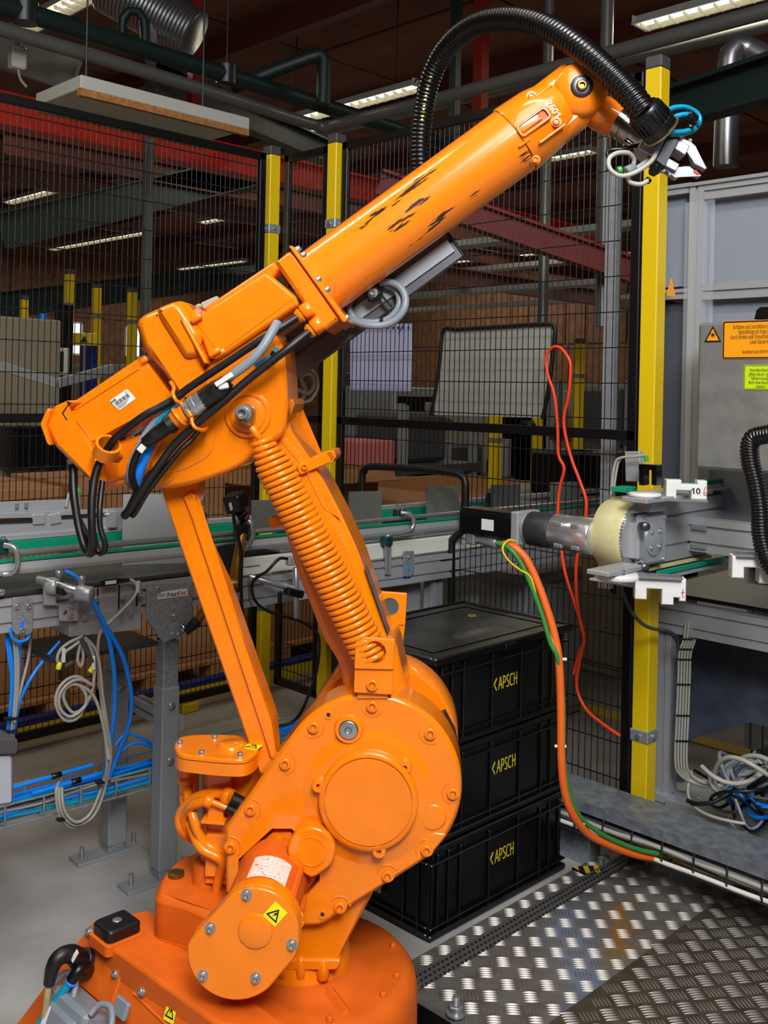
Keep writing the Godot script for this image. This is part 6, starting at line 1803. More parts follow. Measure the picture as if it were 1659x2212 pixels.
func floor_plates() -> void:
	# robot base plate with its anchor bolts
	var t := thing("base_plate", "thick black steel base plate under the robot at the bottom edge", "plate", Vector3(1.281, 0, -1.477))
	part("plate", mbox(Vector3(0.64, 0.02, 0.46), Vector3(0.02, 0.01, 0.05), 0.003), M.black_gloss, t)
	var bp: Vector3 = Vector3(1.6497, 0.02, -1.3929)
	for q in [bp - t.position, Vector3(-0.24, 0.02, 0.2), Vector3(0.26, 0.02, -0.14)]:
		var x := Transform3D(Basis(), Vector3(q.x, 0.02, q.z))
		var b := MB.new()
		b.lathe([Vector2(0, 0), Vector2(0.021, 0), Vector2(0.021, 0.004), Vector2(0, 0.004)], x, 20)
		b.lathe([Vector2(0.0165, 0.004), Vector2(0.0165, 0.018), Vector2(0.014, 0.02), Vector2(0.009, 0.02)], x, 6, 2.0)
		var pr := []
		for i in 9:
			pr.append(Vector2(0.0085, 0.019 + i * 0.002))
			pr.append(Vector2(0.0072, 0.02 + i * 0.002))
		pr.append(Vector2(0.006, 0.039))
		pr.append(Vector2(0, 0.039))
		b.lathe(pr, x, 14, 2.0)
		part("anchor_bolt", b, M.steel, t)
	t = thing("checker_plate", "tread plate of aluminium with bluish and orange patches beside the crates", "floor plate", Vector3.ZERO)
	var b := MB.new()
	var u0 := 1.72
	var u1 := 2.6
	var v0 := -1.605
	var v1 := -1.235
	b.uvquad(Vector3(u0 - 0.1, 0.014, v1), Vector3(u1, 0.014, v1), Vector3(u1 - 0.02, 0.014, v0), Vector3(u0 - 0.1, 0.014, v0))
	b.box(Vector3(u1 - u0 + 0.1, 0.013, v1 - v0), Transform3D(Basis(), Vector3((u1 + u0 - 0.1) / 2.0, 0.0066, (v0 + v1) / 2.0)))
	part("plate", b, M.plate_tinted, t)
	tread(t, u0 - 0.1, u1, v0, v1, PI / 4, 0.0142)
	b = MB.new()
	b.box(Vector3(0.92, 0.004, 0.05), Transform3D(Basis(), Vector3(2.12, 0.0165, -1.535)), 0.001)
	for i in 3:
		b.box(Vector3(0.92, 0.003, 0.006), Transform3D(Basis(), Vector3(2.12, 0.0195, -1.552 + i * 0.017)), 0.001)
	part("grip_strip", b, M.grip_strip, t)
	b = MB.new()
	for i in 60:
		for k in 3:
			b.box(Vector3(0.005, 0.0035, 0.004), Transform3D(Basis(), Vector3(1.67 + i * 0.0152, 0.0205, -1.5435 + k * 0.017)))
	part("grip_stud", b, M.dark_steel, t).set_meta("kind", "stuff")
	part("screw", mcyl(Vector3(2.5, 0.014, -1.58), Vector3(2.5, 0.024, -1.58), 0.011, -1, 6), M.steel, t)
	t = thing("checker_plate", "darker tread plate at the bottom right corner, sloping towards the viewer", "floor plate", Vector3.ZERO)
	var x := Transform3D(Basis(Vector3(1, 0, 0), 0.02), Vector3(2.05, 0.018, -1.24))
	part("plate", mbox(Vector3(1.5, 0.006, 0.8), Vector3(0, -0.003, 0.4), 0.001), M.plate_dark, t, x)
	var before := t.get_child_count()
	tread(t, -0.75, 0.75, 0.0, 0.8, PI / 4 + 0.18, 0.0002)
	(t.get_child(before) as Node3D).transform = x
	single("marking_strip", mprism(p2([2.3966, -1.6078, 2.4611, -1.5675, 2.4443, -1.5234, 2.3893, -1.5629]), 0.002, 0.02, 0.001, Transform3D(Basis(Vector3(1, 0, 0), Vector3(0, 0, 1), Vector3(0, 1, 0)), Vector3.ZERO)), M.yellow_black, "small black and yellow striped floor strip behind the crates", "strip")

func kpart(called: String, b: Variant, m: Material, parent: Node3D) -> MeshInstance3D:
	return part(called, b, m, parent)

func kthing(called: String, label: String, cat: String, group := "") -> Node3D:
	var t := thing(called, label, cat, Vector3.ZERO, group)
	t.transform = Transform3D(Basis(Vector3(0.9976, 0, 0.0693), Vector3.UP, Vector3(-0.0693, 0, 0.9976)), Vector3(1.12, 0, -2.36))
	return t

func steel_leg(parent: Node3D, x: float, z: float, top: float, w: float) -> void:
	var t := part("conveyor_leg", mbox(Vector3(w, top - 0.008, w), Vector3(x, (top + 0.008) / 2.0, z), 0.003), M.zinc, parent)
	part("sleeve", mbox(Vector3(w + 0.006, 0.5, w + 0.006), Vector3(x, 0.28, z), 0.003), M.pale_steel, t)
	part("foot_plate", mprism(rnd(rect2(Vector2(x - 0.02, -z), Vector2(0.2, 0.07)), 0.006), 0.0, 0.01, 0.002, Transform3D(Basis(Vector3(1, 0, 0), Vector3(0, 0, -1), Vector3(0, 1, 0)), Vector3.ZERO)), M.pale_steel, t)
	for s in [-0.095, 0.065]:
		part("anchor_bolt", mcyl(Vector3(x + s, 0.01, z), Vector3(x + s, 0.04, z), 0.007, -1, 6), M.steel, t)
	for y in [0.48, 0.33]:
		part("screw", mcyl(Vector3(x, y, z + w / 2 + 0.003), Vector3(x, y, z + w / 2 + 0.01), 0.011, -1, 14, 0.002), M.steel, t)

func screws(parent: Node3D, pts: PackedVector3Array, r := 0.007, m: Material = null) -> void:
	var me := screw_mesh(r, r * 0.9, r * 1.5).mesh()
	for p in pts:
		part("screw", me, m if m else M.steel, parent, Transform3D(Basis(), p))

func conveyor() -> void:
	var t := kthing("conveyor", "long aluminium belt conveyor with green guide strips crossing behind the robot", "conveyor")
	# guide rails
	kpart("front_guide_strip", mbox(Vector3(3.4, 0.008, 0.012), Vector3(1.1, 0.92, 0.0), 0.001), M.green_strip, t)
	var b := MB.new()
	b.cyl(Vector3(-0.6, 0.936, -0.004), Vector3(0.56, 0.936, -0.004), 0.0085, -1, 14)
	b.cyl(Vector3(0.56, 0.936, -0.004), Vector3(2.8, 0.936, -0.004), 0.0075, -1, 14)
	kpart("front_rail", b, M.steel, t)
	kpart("front_rail_profile", mprism(rnd(PackedVector2Array([Vector2(-0.008, 0.885), Vector2(0.01, 0.885), Vector2(0.012, 0.897), Vector2(0.004, 0.914), Vector2(-0.008, 0.916)]), 0.003), -0.6, 2.8, 0.0, Transform3D(Basis(Vector3(0, 0, 1), Vector3(0, 1, 0), Vector3(-1, 0, 0)), Vector3(2.2, 0, 0))), M.alu, t)
	kpart("back_guide_strip", mbox(Vector3(2.6, 0.034, 0.01), Vector3(0.7, 0.905, -0.28), 0.001), M.green_strip, t)
	kpart("back_rail", mbox(Vector3(3.4, 0.018, 0.02), Vector3(1.1, 0.93, -0.295), 0.003), M.alu, t)
	b = MB.new()
	b.box(Vector3(3.4, 0.016, 0.012), Transform3D(Basis(), Vector3(1.1, 0.9, -0.292)), 0.002)
	kpart("back_strip_lower", b, M.pale_steel, t)
	# belt and bed
	kpart("belt", mbox(Vector3(1.15, 0.012, 0.34), Vector3(0.12, 0.838, -0.16), 0.004), M.belt, t)
	kpart("belt", mbox(Vector3(2.0, 0.012, 0.28), Vector3(1.78, 0.868, -0.15), 0.004), M.bright_alu, t)
	b = profile(Vector3(-0.6, 0.79, 0.0), Vector3(0.62, 0.79, 0.0), 0.08, 0.04, Vector3(0, 0, 1), 2)
	kpart("side_profile", b, M.alu_profile, t)
	kpart("side_profile", profile(Vector3(0.62, 0.765, 0.005), Vector3(2.6, 0.765, 0.005), 0.08, 0.04, Vector3(0, 0, 1), 2), M.alu_profile, t)
	kpart("side_cover", mbox(Vector3(1.95, 0.05, 0.02), Vector3(1.6, 0.838, 0.0), 0.003), M.white_plastic, t)
	kpart("side_profile", profile(Vector3(-0.6, 0.79, -0.32), Vector3(2.6, 0.79, -0.32), 0.08, 0.04, Vector3(0, 0, 1), 2), M.alu_profile, t)
	kpart("bottom_plate", mbox(Vector3(0.3, 0.012, 0.22), Vector3(0.22, 0.66, -0.1), 0.002), M.dark_steel, t)  # dark steel colour paints in the shade under the conveyor bed
	# clamp blocks with bent rods
	for q in [[-0.06, 0.0], [0.66, -0.28], [0.62, 0.02], [1.26, -0.02], [1.95, -0.25]]:
		b = MB.new()
		b.box(Vector3(0.042, 0.036, 0.03), Transform3D(Basis(), Vector3(q[0], 0.955 - 0.01 * int(q[0] > 0.5), q[1])), 0.003)
		var cb := kpart("guide_clamp", b, M.teal_block, t)
		for s in [-0.012, 0.012]:
			part("clamp_screw", mcyl(Vector3(q[0] + s, 0.963, q[1]), Vector3(q[0] + s, 0.98, q[1]), 0.006, -1, 10), M.steel, cb)
	for q in [pa([-0.0524, 0.961, 0.02, -0.0357, 0.9571, 0.035, -0.0283, 0.9393, 0.04, -0.0277, 0.9125, 0.04, -0.0347, 0.8951, 0.03, -0.0532, 0.891, 0.02]), pa([1.2272, 0.9587, 0.02, 1.2502, 0.9543, 0.035, 1.2665, 0.9357, 0.04, 1.2592, 0.9062, 0.04, 1.2196, 0.8936, 0.035, 1.1724, 0.8908, 0.03, 1.1612, 0.868, 0.03, 1.164, 0.7674, 0.03]), pa([0.6247, 0.9798, 0.02, 0.6368, 0.968, 0.04, 0.6441, 0.9281, 0.04, 0.6235, 0.8917, 0.03])]:
		kpart("bent_rod", mtube(q, 0.0072, 0.008, 12), M.steel, t)
	kpart("guide_clamp", mbox(Vector3(0.03, 0.03, 0.03), Vector3(1.1611, 0.8739, 0.03), 0.003), M.teal_block, t)
	# plates bolted to the side
	var pl := [[rnd(p2([-0.0335, 0.8359, 0.0164, 0.83, 0.0182, 0.7485, 0.0092, 0.7385, -0.0226, 0.743, -0.0318, 0.7555]), 0.01), 0.024, 0.03], [rnd(p2([0.037, 0.8775, 0.0674, 0.8743, 0.0688, 0.8092, 0.1263, 0.8021, 0.1272, 0.7592, 0.0792, 0.7657, 0.0783, 0.8046, 0.0385, 0.8096]), 0.003), 0.036, 0.045], [rnd(p2([0.1131, 0.8255, 0.3109, 0.8364, 0.3139, 0.7069, 0.1155, 0.7163]), 0.003), -0.1, 0.02], [rnd(p2([0.3192, 0.8298, 0.4551, 0.8223, 0.4573, 0.729, 0.4439, 0.6906, 0.4188, 0.6766, 0.3718, 0.6662, 0.3214, 0.7346]), 0.003), 0.03, 0.036], [rnd(p2([1.2333, 0.8343, 1.2782, 0.8318, 1.2802, 0.7592, 1.2641, 0.7488, 1.2356, 0.7518]), 0.004), 0.028, 0.034], [rnd(p2([1.1622, 0.8667, 1.1819, 0.8665, 1.1848, 0.7608, 1.1651, 0.7614]), 0.002), 0.02, 0.03], [rnd(p2([0.5349, 0.9098, 0.6137, 0.9136, 0.6162, 0.8111, 0.5372, 0.8119]), 0.003), 0.022, 0.03]]
	var pm := [M.zinc, M.alu, M.alu, M.zinc, M.zinc, M.pale_steel, M.dark_steel]
	var pn := ["hanger_plate", "bracket_plate", "side_block", "leg_plate", "hanger_plate", "strap", "bracket_plate"]
	var ps := []
	for i in pl.size():
		ps.append(kpart(pn[i], mprism(pl[i][0], pl[i][1], pl[i][2], 0.0015), pm[i], t))
	screws(ps[0], pa([-0.0218, 0.8111, 0.03, 0.0055, 0.8088, 0.03, -0.0093, 0.7523, 0.03]), 0.006)
	screws(ps[1], pa([0.1083, 0.7974, 0.045, 0.1064, 0.7747, 0.045]), 0.006)
	part("hole", mcyl(Vector3(0.091, 0.7868, 0.044), Vector3(0.0904, 0.7872, 0.0455), 0.006, -1, 16), M.black, ps[1])
	screws(ps[3], pa([0.3501, 0.8135, 0.036, 0.4002, 0.7332, 0.036, 0.3985, 0.685, 0.036, 0.4154, 0.6813, 0.036]), 0.0075)
	screws(ps[4], pa([1.2551, 0.8142, 0.034]), 0.005)
	screws(t, pa([-0.0615, 0.8503, 0.03, 0.1798, 0.8059, 0.03, 0.2537, 0.8042, 0.03, 0.3037, 0.8056, 0.03, 0.2495, 0.7639, 0.03, 0.2756, 0.7606, 0.03, 0.151, 0.7626, 0.03]), 0.006)
	b = MB.new()
	for q in [Vector3(0.1885, 0.8317, 0.021), Vector3(0.2471, 0.8347, 0.021), Vector3(0.2983, 0.8364, 0.021)]:
		b.bar(q, q - Vector3(0, 0.065, 0), 0.004, 0.002, Vector3(0, 0, 1))
	part("joint_line", b, M.black, ps[2])
	var st := part("maker_sticker", mprism(rnd(p2([0.3484, 0.804, 0.4373, 0.805, 0.442, 0.7856, 0.3502, 0.7854]), 0.001), 0.0362, 0.037), M.white, ps[3])
	var sa: Vector3 = Vector3(0.3787, 0.7931, 0.0372)
	var sd: Vector3 = (Vector3(0.4375, 0.7949, 0.037) - Vector3(0.35, 0.794, 0.037)).normalized()
	var sb := Basis(sd, Vector3(-sd.y, sd.x, 0), Vector3(0, 0, 1))
	lettering(st, "Four", 0.0115, Transform3D(sb, Vector3(0.3953, 0.7936, 0.0372)), M.deep_blue, true)
	lettering(st, "Tec", 0.0115, Transform3D(sb, Vector3(0.4233, 0.7941, 0.0372)), M.red, true)
	b = MB.new()
	for i in 3:
		b.box(Vector3(0.02, 0.001, 0.0003), Transform3D(sb, Vector3(0.3621, 0.7951, 0.0373) + Vector3(0, 0.003 - 0.003 * i, 0)))
	part("print_line", b, M.dark_grey, st)
	# pull tabs in blue webbing under the hanger plates
	for q in [pa([-0.0326, 0.7615, 0.02, -0.0299, 0.7377, 0.02, -0.0116, 0.7238, 0.02, 0.0088, 0.7275, 0.02, 0.0154, 0.7424, 0.02]), pa([1.2367, 0.7644, 0.02, 1.2414, 0.7429, 0.02, 1.2619, 0.7346, 0.02, 1.2781, 0.742, 0.02])]:
		kpart("blue_webbing", mtube(q, 0.004, 0.008, 8), M.blue, t)
	for q in [Vector3(-0.0103, 0.7663, 0.032), Vector3(1.2542, 0.78, 0.036)]:
		kpart("blue_tab", mbox(Vector3(0.007, 0.018, 0.002), q, 0.0005), M.blue, t)
	# legs
	steel_leg(t, 0.42, -0.03, 0.66, 0.047)
	steel_leg(t, 0.385, -0.26, 0.66, 0.05)
	var fr := part("support_stand", profile(Vector3(1.42, 0.02, -0.02), Vector3(1.42, 0.72, -0.02), 0.045, 0.045, Vector3(0, 0, 1)), M.alu_profile, t)
	part("upright", profile(Vector3(1.42, 0.02, -0.3), Vector3(1.42, 0.72, -0.3), 0.045, 0.045, Vector3(0, 0, 1)), M.alu_profile, fr)
	part("upright", profile(Vector3(1.1, 0.02, -0.02), Vector3(1.1, 0.72, -0.02), 0.04, 0.045, Vector3(0, 0, 1)), M.alu_profile, fr)
	part("gusset", mprism(rnd(p2([1.4051, 0.7909, 1.5043, 0.7912, 1.506, 0.7338, 1.477, 0.7304]), 0.002), -0.03, 0.02, 0.002), M.dark_steel, fr)
	part("panel", mbox(Vector3(0.29, 0.5, 0.01), Vector3(1.25, 0.45, -0.06), 0.002), M.pale_steel, fr)
	part("cross_bar", profile(Vector3(0.45, 0.42, -0.26), Vector3(0.45, 0.42, -0.02), 0.04, 0.04), M.alu_profile, fr)
	# pneumatic slide over the conveyor
	var sl := kthing("pneumatic_slide", "chrome pneumatic cylinder slide above the conveyor at the left edge", "cylinder")
	b = MB.new()
	b.cyl(Vector3(-0.0203, 0.9784, -0.3), Vector3(0.14, 0.9724, -0.3), 0.011, -1, 16)
	b.cyl(Vector3(0.2194, 0.9747, -0.3), Vector3(0.3617, 0.9733, -0.3), 0.009, -1, 16)
	part("piston_rod", b, M.chrome, sl)
	b = MB.new()
	b.bar(Vector3(0.1399, 0.9749, -0.3), Vector3(0.1753, 0.9751, -0.3), 0.026, 0.03, Vector3(0, 1, 0), 0.003)
	b.bar(Vector3(0.19, 0.9715, -0.3), Vector3(0.2221, 0.9759, -0.3), 0.026, 0.03, Vector3(0, 1, 0), 0.003)
	part("slide_block", b, M.alu, sl)
	part("end_block", mbox(Vector3(0.026, 0.05, 0.06), Vector3(0.3706, 0.9619, -0.3), 0.003), M.alu, sl)
	b = MB.new()
	b.bar(Vector3(-0.0141, 1.008, -0.32), Vector3(0.2644, 1.0014, -0.32), 0.01, 0.04, Vector3(0, 1, 0), 0.001)
	b.bar(Vector3(-0.0198, 0.9537, -0.3), Vector3(0.4655, 0.9445, -0.3), 0.012, 0.09, Vector3(0, 1, 0), 0.001)
	part("carrier_plate", b, M.alu, sl)
	for q in [Vector3(0.1031, 1.0069, -0.31), Vector3(0.1289, 1.0066, -0.31)]:
		part("bolt", mcyl(q, q + Vector3(0, 0.014, 0), 0.005, -1, 8), M.steel, sl)
	part("bracket", mbox(Vector3(0.06, 0.05, 0.02), Vector3(0.232, 0.9138, -0.32), 0.003), M.cream, sl)
	part("fitting", mcyl(Vector3(0.279, 1.0051, -0.3), Vector3(0.2754, 1.0397, -0.3), 0.005, -1, 10), M.steel, sl)
	part("green_fitting", mcyl(Vector3(0.2768, 1.0423, -0.3), Vector3(0.2751, 1.0556, -0.3), 0.008, -1, 12), M.green, sl)
	part("air_hose", mtube(pa([0.2522, 1.0426, -0.31, 0.2472, 1.0218, -0.31, 0.2435, 1.0023, -0.31]), 0.004, 0.01), M.cable_grey, sl)
	# cross rod clamp and sensor on the near side
	var cr := kthing("rod_clamp", "aluminium cross clamp with two turned rods in front of the belt at the left", "clamp")
	b = MB.new()
	b.cyl(Vector3(0.0288, 0.87, 0.02), Vector3(0.1155, 0.8424, 0.12), 0.0115, -1, 18, 0.002)
	b.cyl(Vector3(0.081, 0.866, 0.03), Vector3(0.0805, 0.889, 0.03), 0.009, -1, 14, 0.002)
	b.cyl(Vector3(0.1102, 0.8488, 0.1), Vector3(0.1082, 0.883, 0.1), 0.0085, -1, 14, 0.002)
	part("rod", b, M.steel, cr)
	b = MB.new()
	b.cyl(Vector3(0.0489, 0.8528, 0.04), Vector3(0.0661, 0.8564, 0.06), 0.019, -1, 20, 0.002)
	b.cyl(Vector3(0.096, 0.8436, 0.1), Vector3(0.1228, 0.841, 0.13), 0.019, -1, 20, 0.003)
	part("clamp_body", b, M.alu, cr)
	part("tape_wrap", mcyl(Vector3(0.0685, 0.8538, 0.06), Vector3(0.0812, 0.8466, 0.08), 0.018, 0.015, 10, 0.004), M.black_rubber, cr)
	var se := kthing("sensor", "small black proximity sensor on two pins beside the belt", "sensor")
	part("housing", mbox(Vector3(0.042, 0.016, 0.016), Vector3(0.2155, 0.8456, 0.03), 0.002), M.black_plastic, se)
	part("label", mbox(Vector3(0.03, 0.009, 0.0006), Vector3(0.2152, 0.8458, 0.0385)), M.white, se)
	part("cable_boot", mcyl(Vector3(0.2398, 0.8477, 0.03), Vector3(0.2711, 0.8456, 0.03), 0.005, 0.004, 10), M.black_rubber, se)
	part("cable", mtube(pa([0.2711, 0.8456, 0.03, 0.2818, 0.8404, 0.035, 0.2888, 0.8235, 0.04, 0.2775, 0.8015, 0.045, 0.2457, 0.7719, 0.045, 0.2168, 0.7462, 0.04, 0.1895, 0.7228, 0.04, 0.1853, 0.6812, 0.035, 0.1918, 0.6083, 0.03, 0.2096, 0.4865, 0.03, 0.2196, 0.3922, 0.04]), 0.0042, 0.012), M.cable_grey, se)
	part("cable_tag", mbox(Vector3(0.009, 0.03, 0.004), Vector3(0.2875, 0.8268, 0.045), 0.001), M.white_plastic, se)
	# camera on a golden arm
	var ga := kthing("camera_arm", "black inspection camera on a jointed golden arm in front of the conveyor", "camera")
	b = MB.new()
	b.box(Vector3(0.052, 0.046, 0.05), Transform3D(Basis(Vector3(0, 0, 1), 0.32) * Basis(Vector3.UP, 0.5), Vector3(0.5344, 1.042, 0.12)), 0.004)
	var cm := part("camera_body", b, M.black_plastic, ga)
	part("camera_label", mbox(Vector3(0.013, 0.02, 0.001), Vector3.ZERO), M.white, cm, Transform3D(Basis(Vector3(0, 0, 1), 0.32) * Basis(Vector3.UP, 0.5), Vector3(0.5007, 1.0343, 0.148)))
	part("swivel", mcyl(Vector3(0.5498, 1.0159, 0.12), Vector3(0.5754, 0.9919, 0.1), 0.016, -1, 14, 0.003), M.black_plastic, ga)
	part("red_knob", mcyl(Vector3(0.5669, 1.0004, 0.115), Vector3(0.5618, 1.0018, 0.125), 0.0075, -1, 14, 0.001), M.red, ga)
	b = MB.new()
	b.bar(Vector3(0.5757, 0.9791, 0.1), Vector3(0.5675, 0.9441, 0.1), 0.034, 0.02, Vector3(0, 0, 1), 0.004)
	part("clamp_head", b, M.black_plastic, ga)
	b = MB.new()
	b.cyl(Vector3(0.5703, 0.9541, 0.1), Vector3(0.5493, 0.792, 0.09), 0.013, 0.018, 16, 0.003)
	b.cyl(Vector3(0.5119, 0.8139, 0.09), Vector3(0.5558, 0.8132, 0.1), 0.015, 0.018, 16, 0.003)
	b.cyl(Vector3(0.5119, 0.8139, 0.09), Vector3(0.45, 0.7167, 0.07), 0.016, 0.011, 16, 0.003)
	part("golden_arm", b, M.gold_paint, ga)
	part("arm_socket", mcyl(Vector3(0.4541, 0.7224, 0.07), Vector3(0.4211, 0.6927, 0.06), 0.016, 0.012, 16, 0.003), M.black_rubber, ga)
	part("ball_joint", mcyl(Vector3(0.4238, 0.6973, 0.06), Vector3(0.4152, 0.709, 0.05), 0.01, -1, 14, 0.003), M.chrome, ga)
	part("camera_cable", mtube(pa([0.5212, 1.0188, 0.13, 0.525, 0.9861, 0.13, 0.5393, 0.9412, 0.13, 0.5558, 0.8945, 0.12, 0.5627, 0.8166, 0.11, 0.576, 0.7244, 0.1, 0.6073, 0.6005, 0.08, 0.646, 0.5224, 0.05, 0.6867, 0.4098, 0]), 0.005, 0.015), M.black_rubber, ga)
	# rod stand with a black cross clamp and a light barrier sensor
	var rs := kthing("sensor_stand", "steel rod with black cross clamp carrying a sensor beside the spring", "sensor stand")
	b = MB.new()
	b.cyl(Vector3(0.6277, 0.8195, 0.05), Vector3(0.7649, 0.7728, 0.1), 0.009, -1, 14, 0.002)
	b.cyl(Vector3(0.7533, 0.8405, 0.1), Vector3(0.7604, 0.6922, 0.1), 0.0085, -1, 14, 0.002)
	part("rod", b, M.steel, rs)
	b = MB.new()
	b.bar(Vector3(0.7209, 0.7765, 0.1), Vector3(0.7768, 0.7595, 0.1), 0.022, 0.03, Vector3(0, 0, 1), 0.004)
	b.bar(Vector3(0.7016, 0.7787, 0.1), Vector3(0.6994, 0.7423, 0.1), 0.012, 0.012, Vector3(0, 0, 1), 0.004)
	part("cross_clamp", b, M.black_plastic, rs)
	part("sensor_head", mbox(Vector3(0.03, 0.024, 0.02), Vector3(0.7382, 0.8592, 0.1), 0.003), M.pale_steel, rs)
	part("sensor_cable", mtube(pa([0.7348, 0.8648, 0.1, 0.6977, 0.8709, 0.1, 0.6743, 0.8549, 0.1, 0.6581, 0.8342, 0.09, 0.6424, 0.8197, 0.07, 0.6325, 0.7984, 0.06, 0.638, 0.7612, 0.06, 0.6655, 0.729, 0.06, 0.722, 0.7006, 0.06, 0.7967, 0.6746, 0.06, 0.8569, 0.6364, 0.06, 0.8751, 0.6021, 0.06, 0.8747, 0.5103, 0.05, 0.8352, 0.4049, 0.04, 0.8085, 0.3638, 0.02, 0.7562, 0.3554, 0]), 0.0045, 0.015), M.black_rubber, rs)
	# products standing on the conveyor
	var pr := [[Vector3(0.441, 0.9421, -0.16), 0.175, 0.2, "large plain grey metal plate standing on the belt behind the rod", -0.15, 0], [Vector3(0.8155, 0.9566, -0.14), 0.1, 0.1, "ribbed metal plate on the conveyor, half hidden behind the spring", 0.1, 1], [Vector3(1.213, 0.9506, -0.14), 0.115, 0.125, "ribbed metal plate on the conveyor, next to the lower arm", -0.1, 1], [Vector3(1.5743, 0.9564, -0.14), 0.125, 0.115, "ribbed metal plate on the conveyor, just left of the black tube bend", -0.1, 1], [Vector3(1.9087, 0.955, -0.14), 0.125, 0.1, "bluish ribbed metal plate on the conveyor, behind the fence mesh", 0.0, 1], [Vector3(2.2661, 0.9488, -0.14), 0.145, 0.1, "brownish ribbed metal plate on the conveyor, farthest right", 0.0, 1]]
	for i in pr.size():
		var q: Array = pr[i]
		var x := kthing("metal_plate", q[3], "plate", "plates carried on the conveyor")
		var o := PackedVector2Array()
		var w: float = q[1]
		if q[5] == 1:
			var m := 26
			for k in m:
				o.append(Vector2(-w / 2 + w * k / m, 0.004))
				o.append(Vector2(-w / 2 + w * (k + 0.55) / m, 0.0))
			o.append_array([Vector2(w / 2, 0.004), Vector2(w / 2, -0.006), Vector2(-w / 2, -0.006)])
		else:
			o = rect2(Vector2.ZERO, Vector2(w, 0.006))
		# x across, thickness towards the viewer, height up
		part("plate", mprism(o, -q[2] / 2.0, q[2] / 2.0, 0.0, Transform3D(Basis(Vector3(1, 0, 0), Vector3(0, 0, 1), Vector3(0, -1, 0)), Vector3.ZERO)), M.rib_plate if q[5] else M.pale_steel, x, Transform3D(Basis(Vector3.UP, q[4] - 0.25) * Basis(Vector3(1, 0, 0), -0.06), q[0]))
		part("foot", mbox(Vector3(w, 0.01, 0.05), Vector3(0, -q[2] / 2.0 + 0.005, -0.03), 0.002), M.rib_plate if q[5] else M.pale_steel, x, Transform3D(Basis(Vector3.UP, q[4] - 0.25), q[0]))

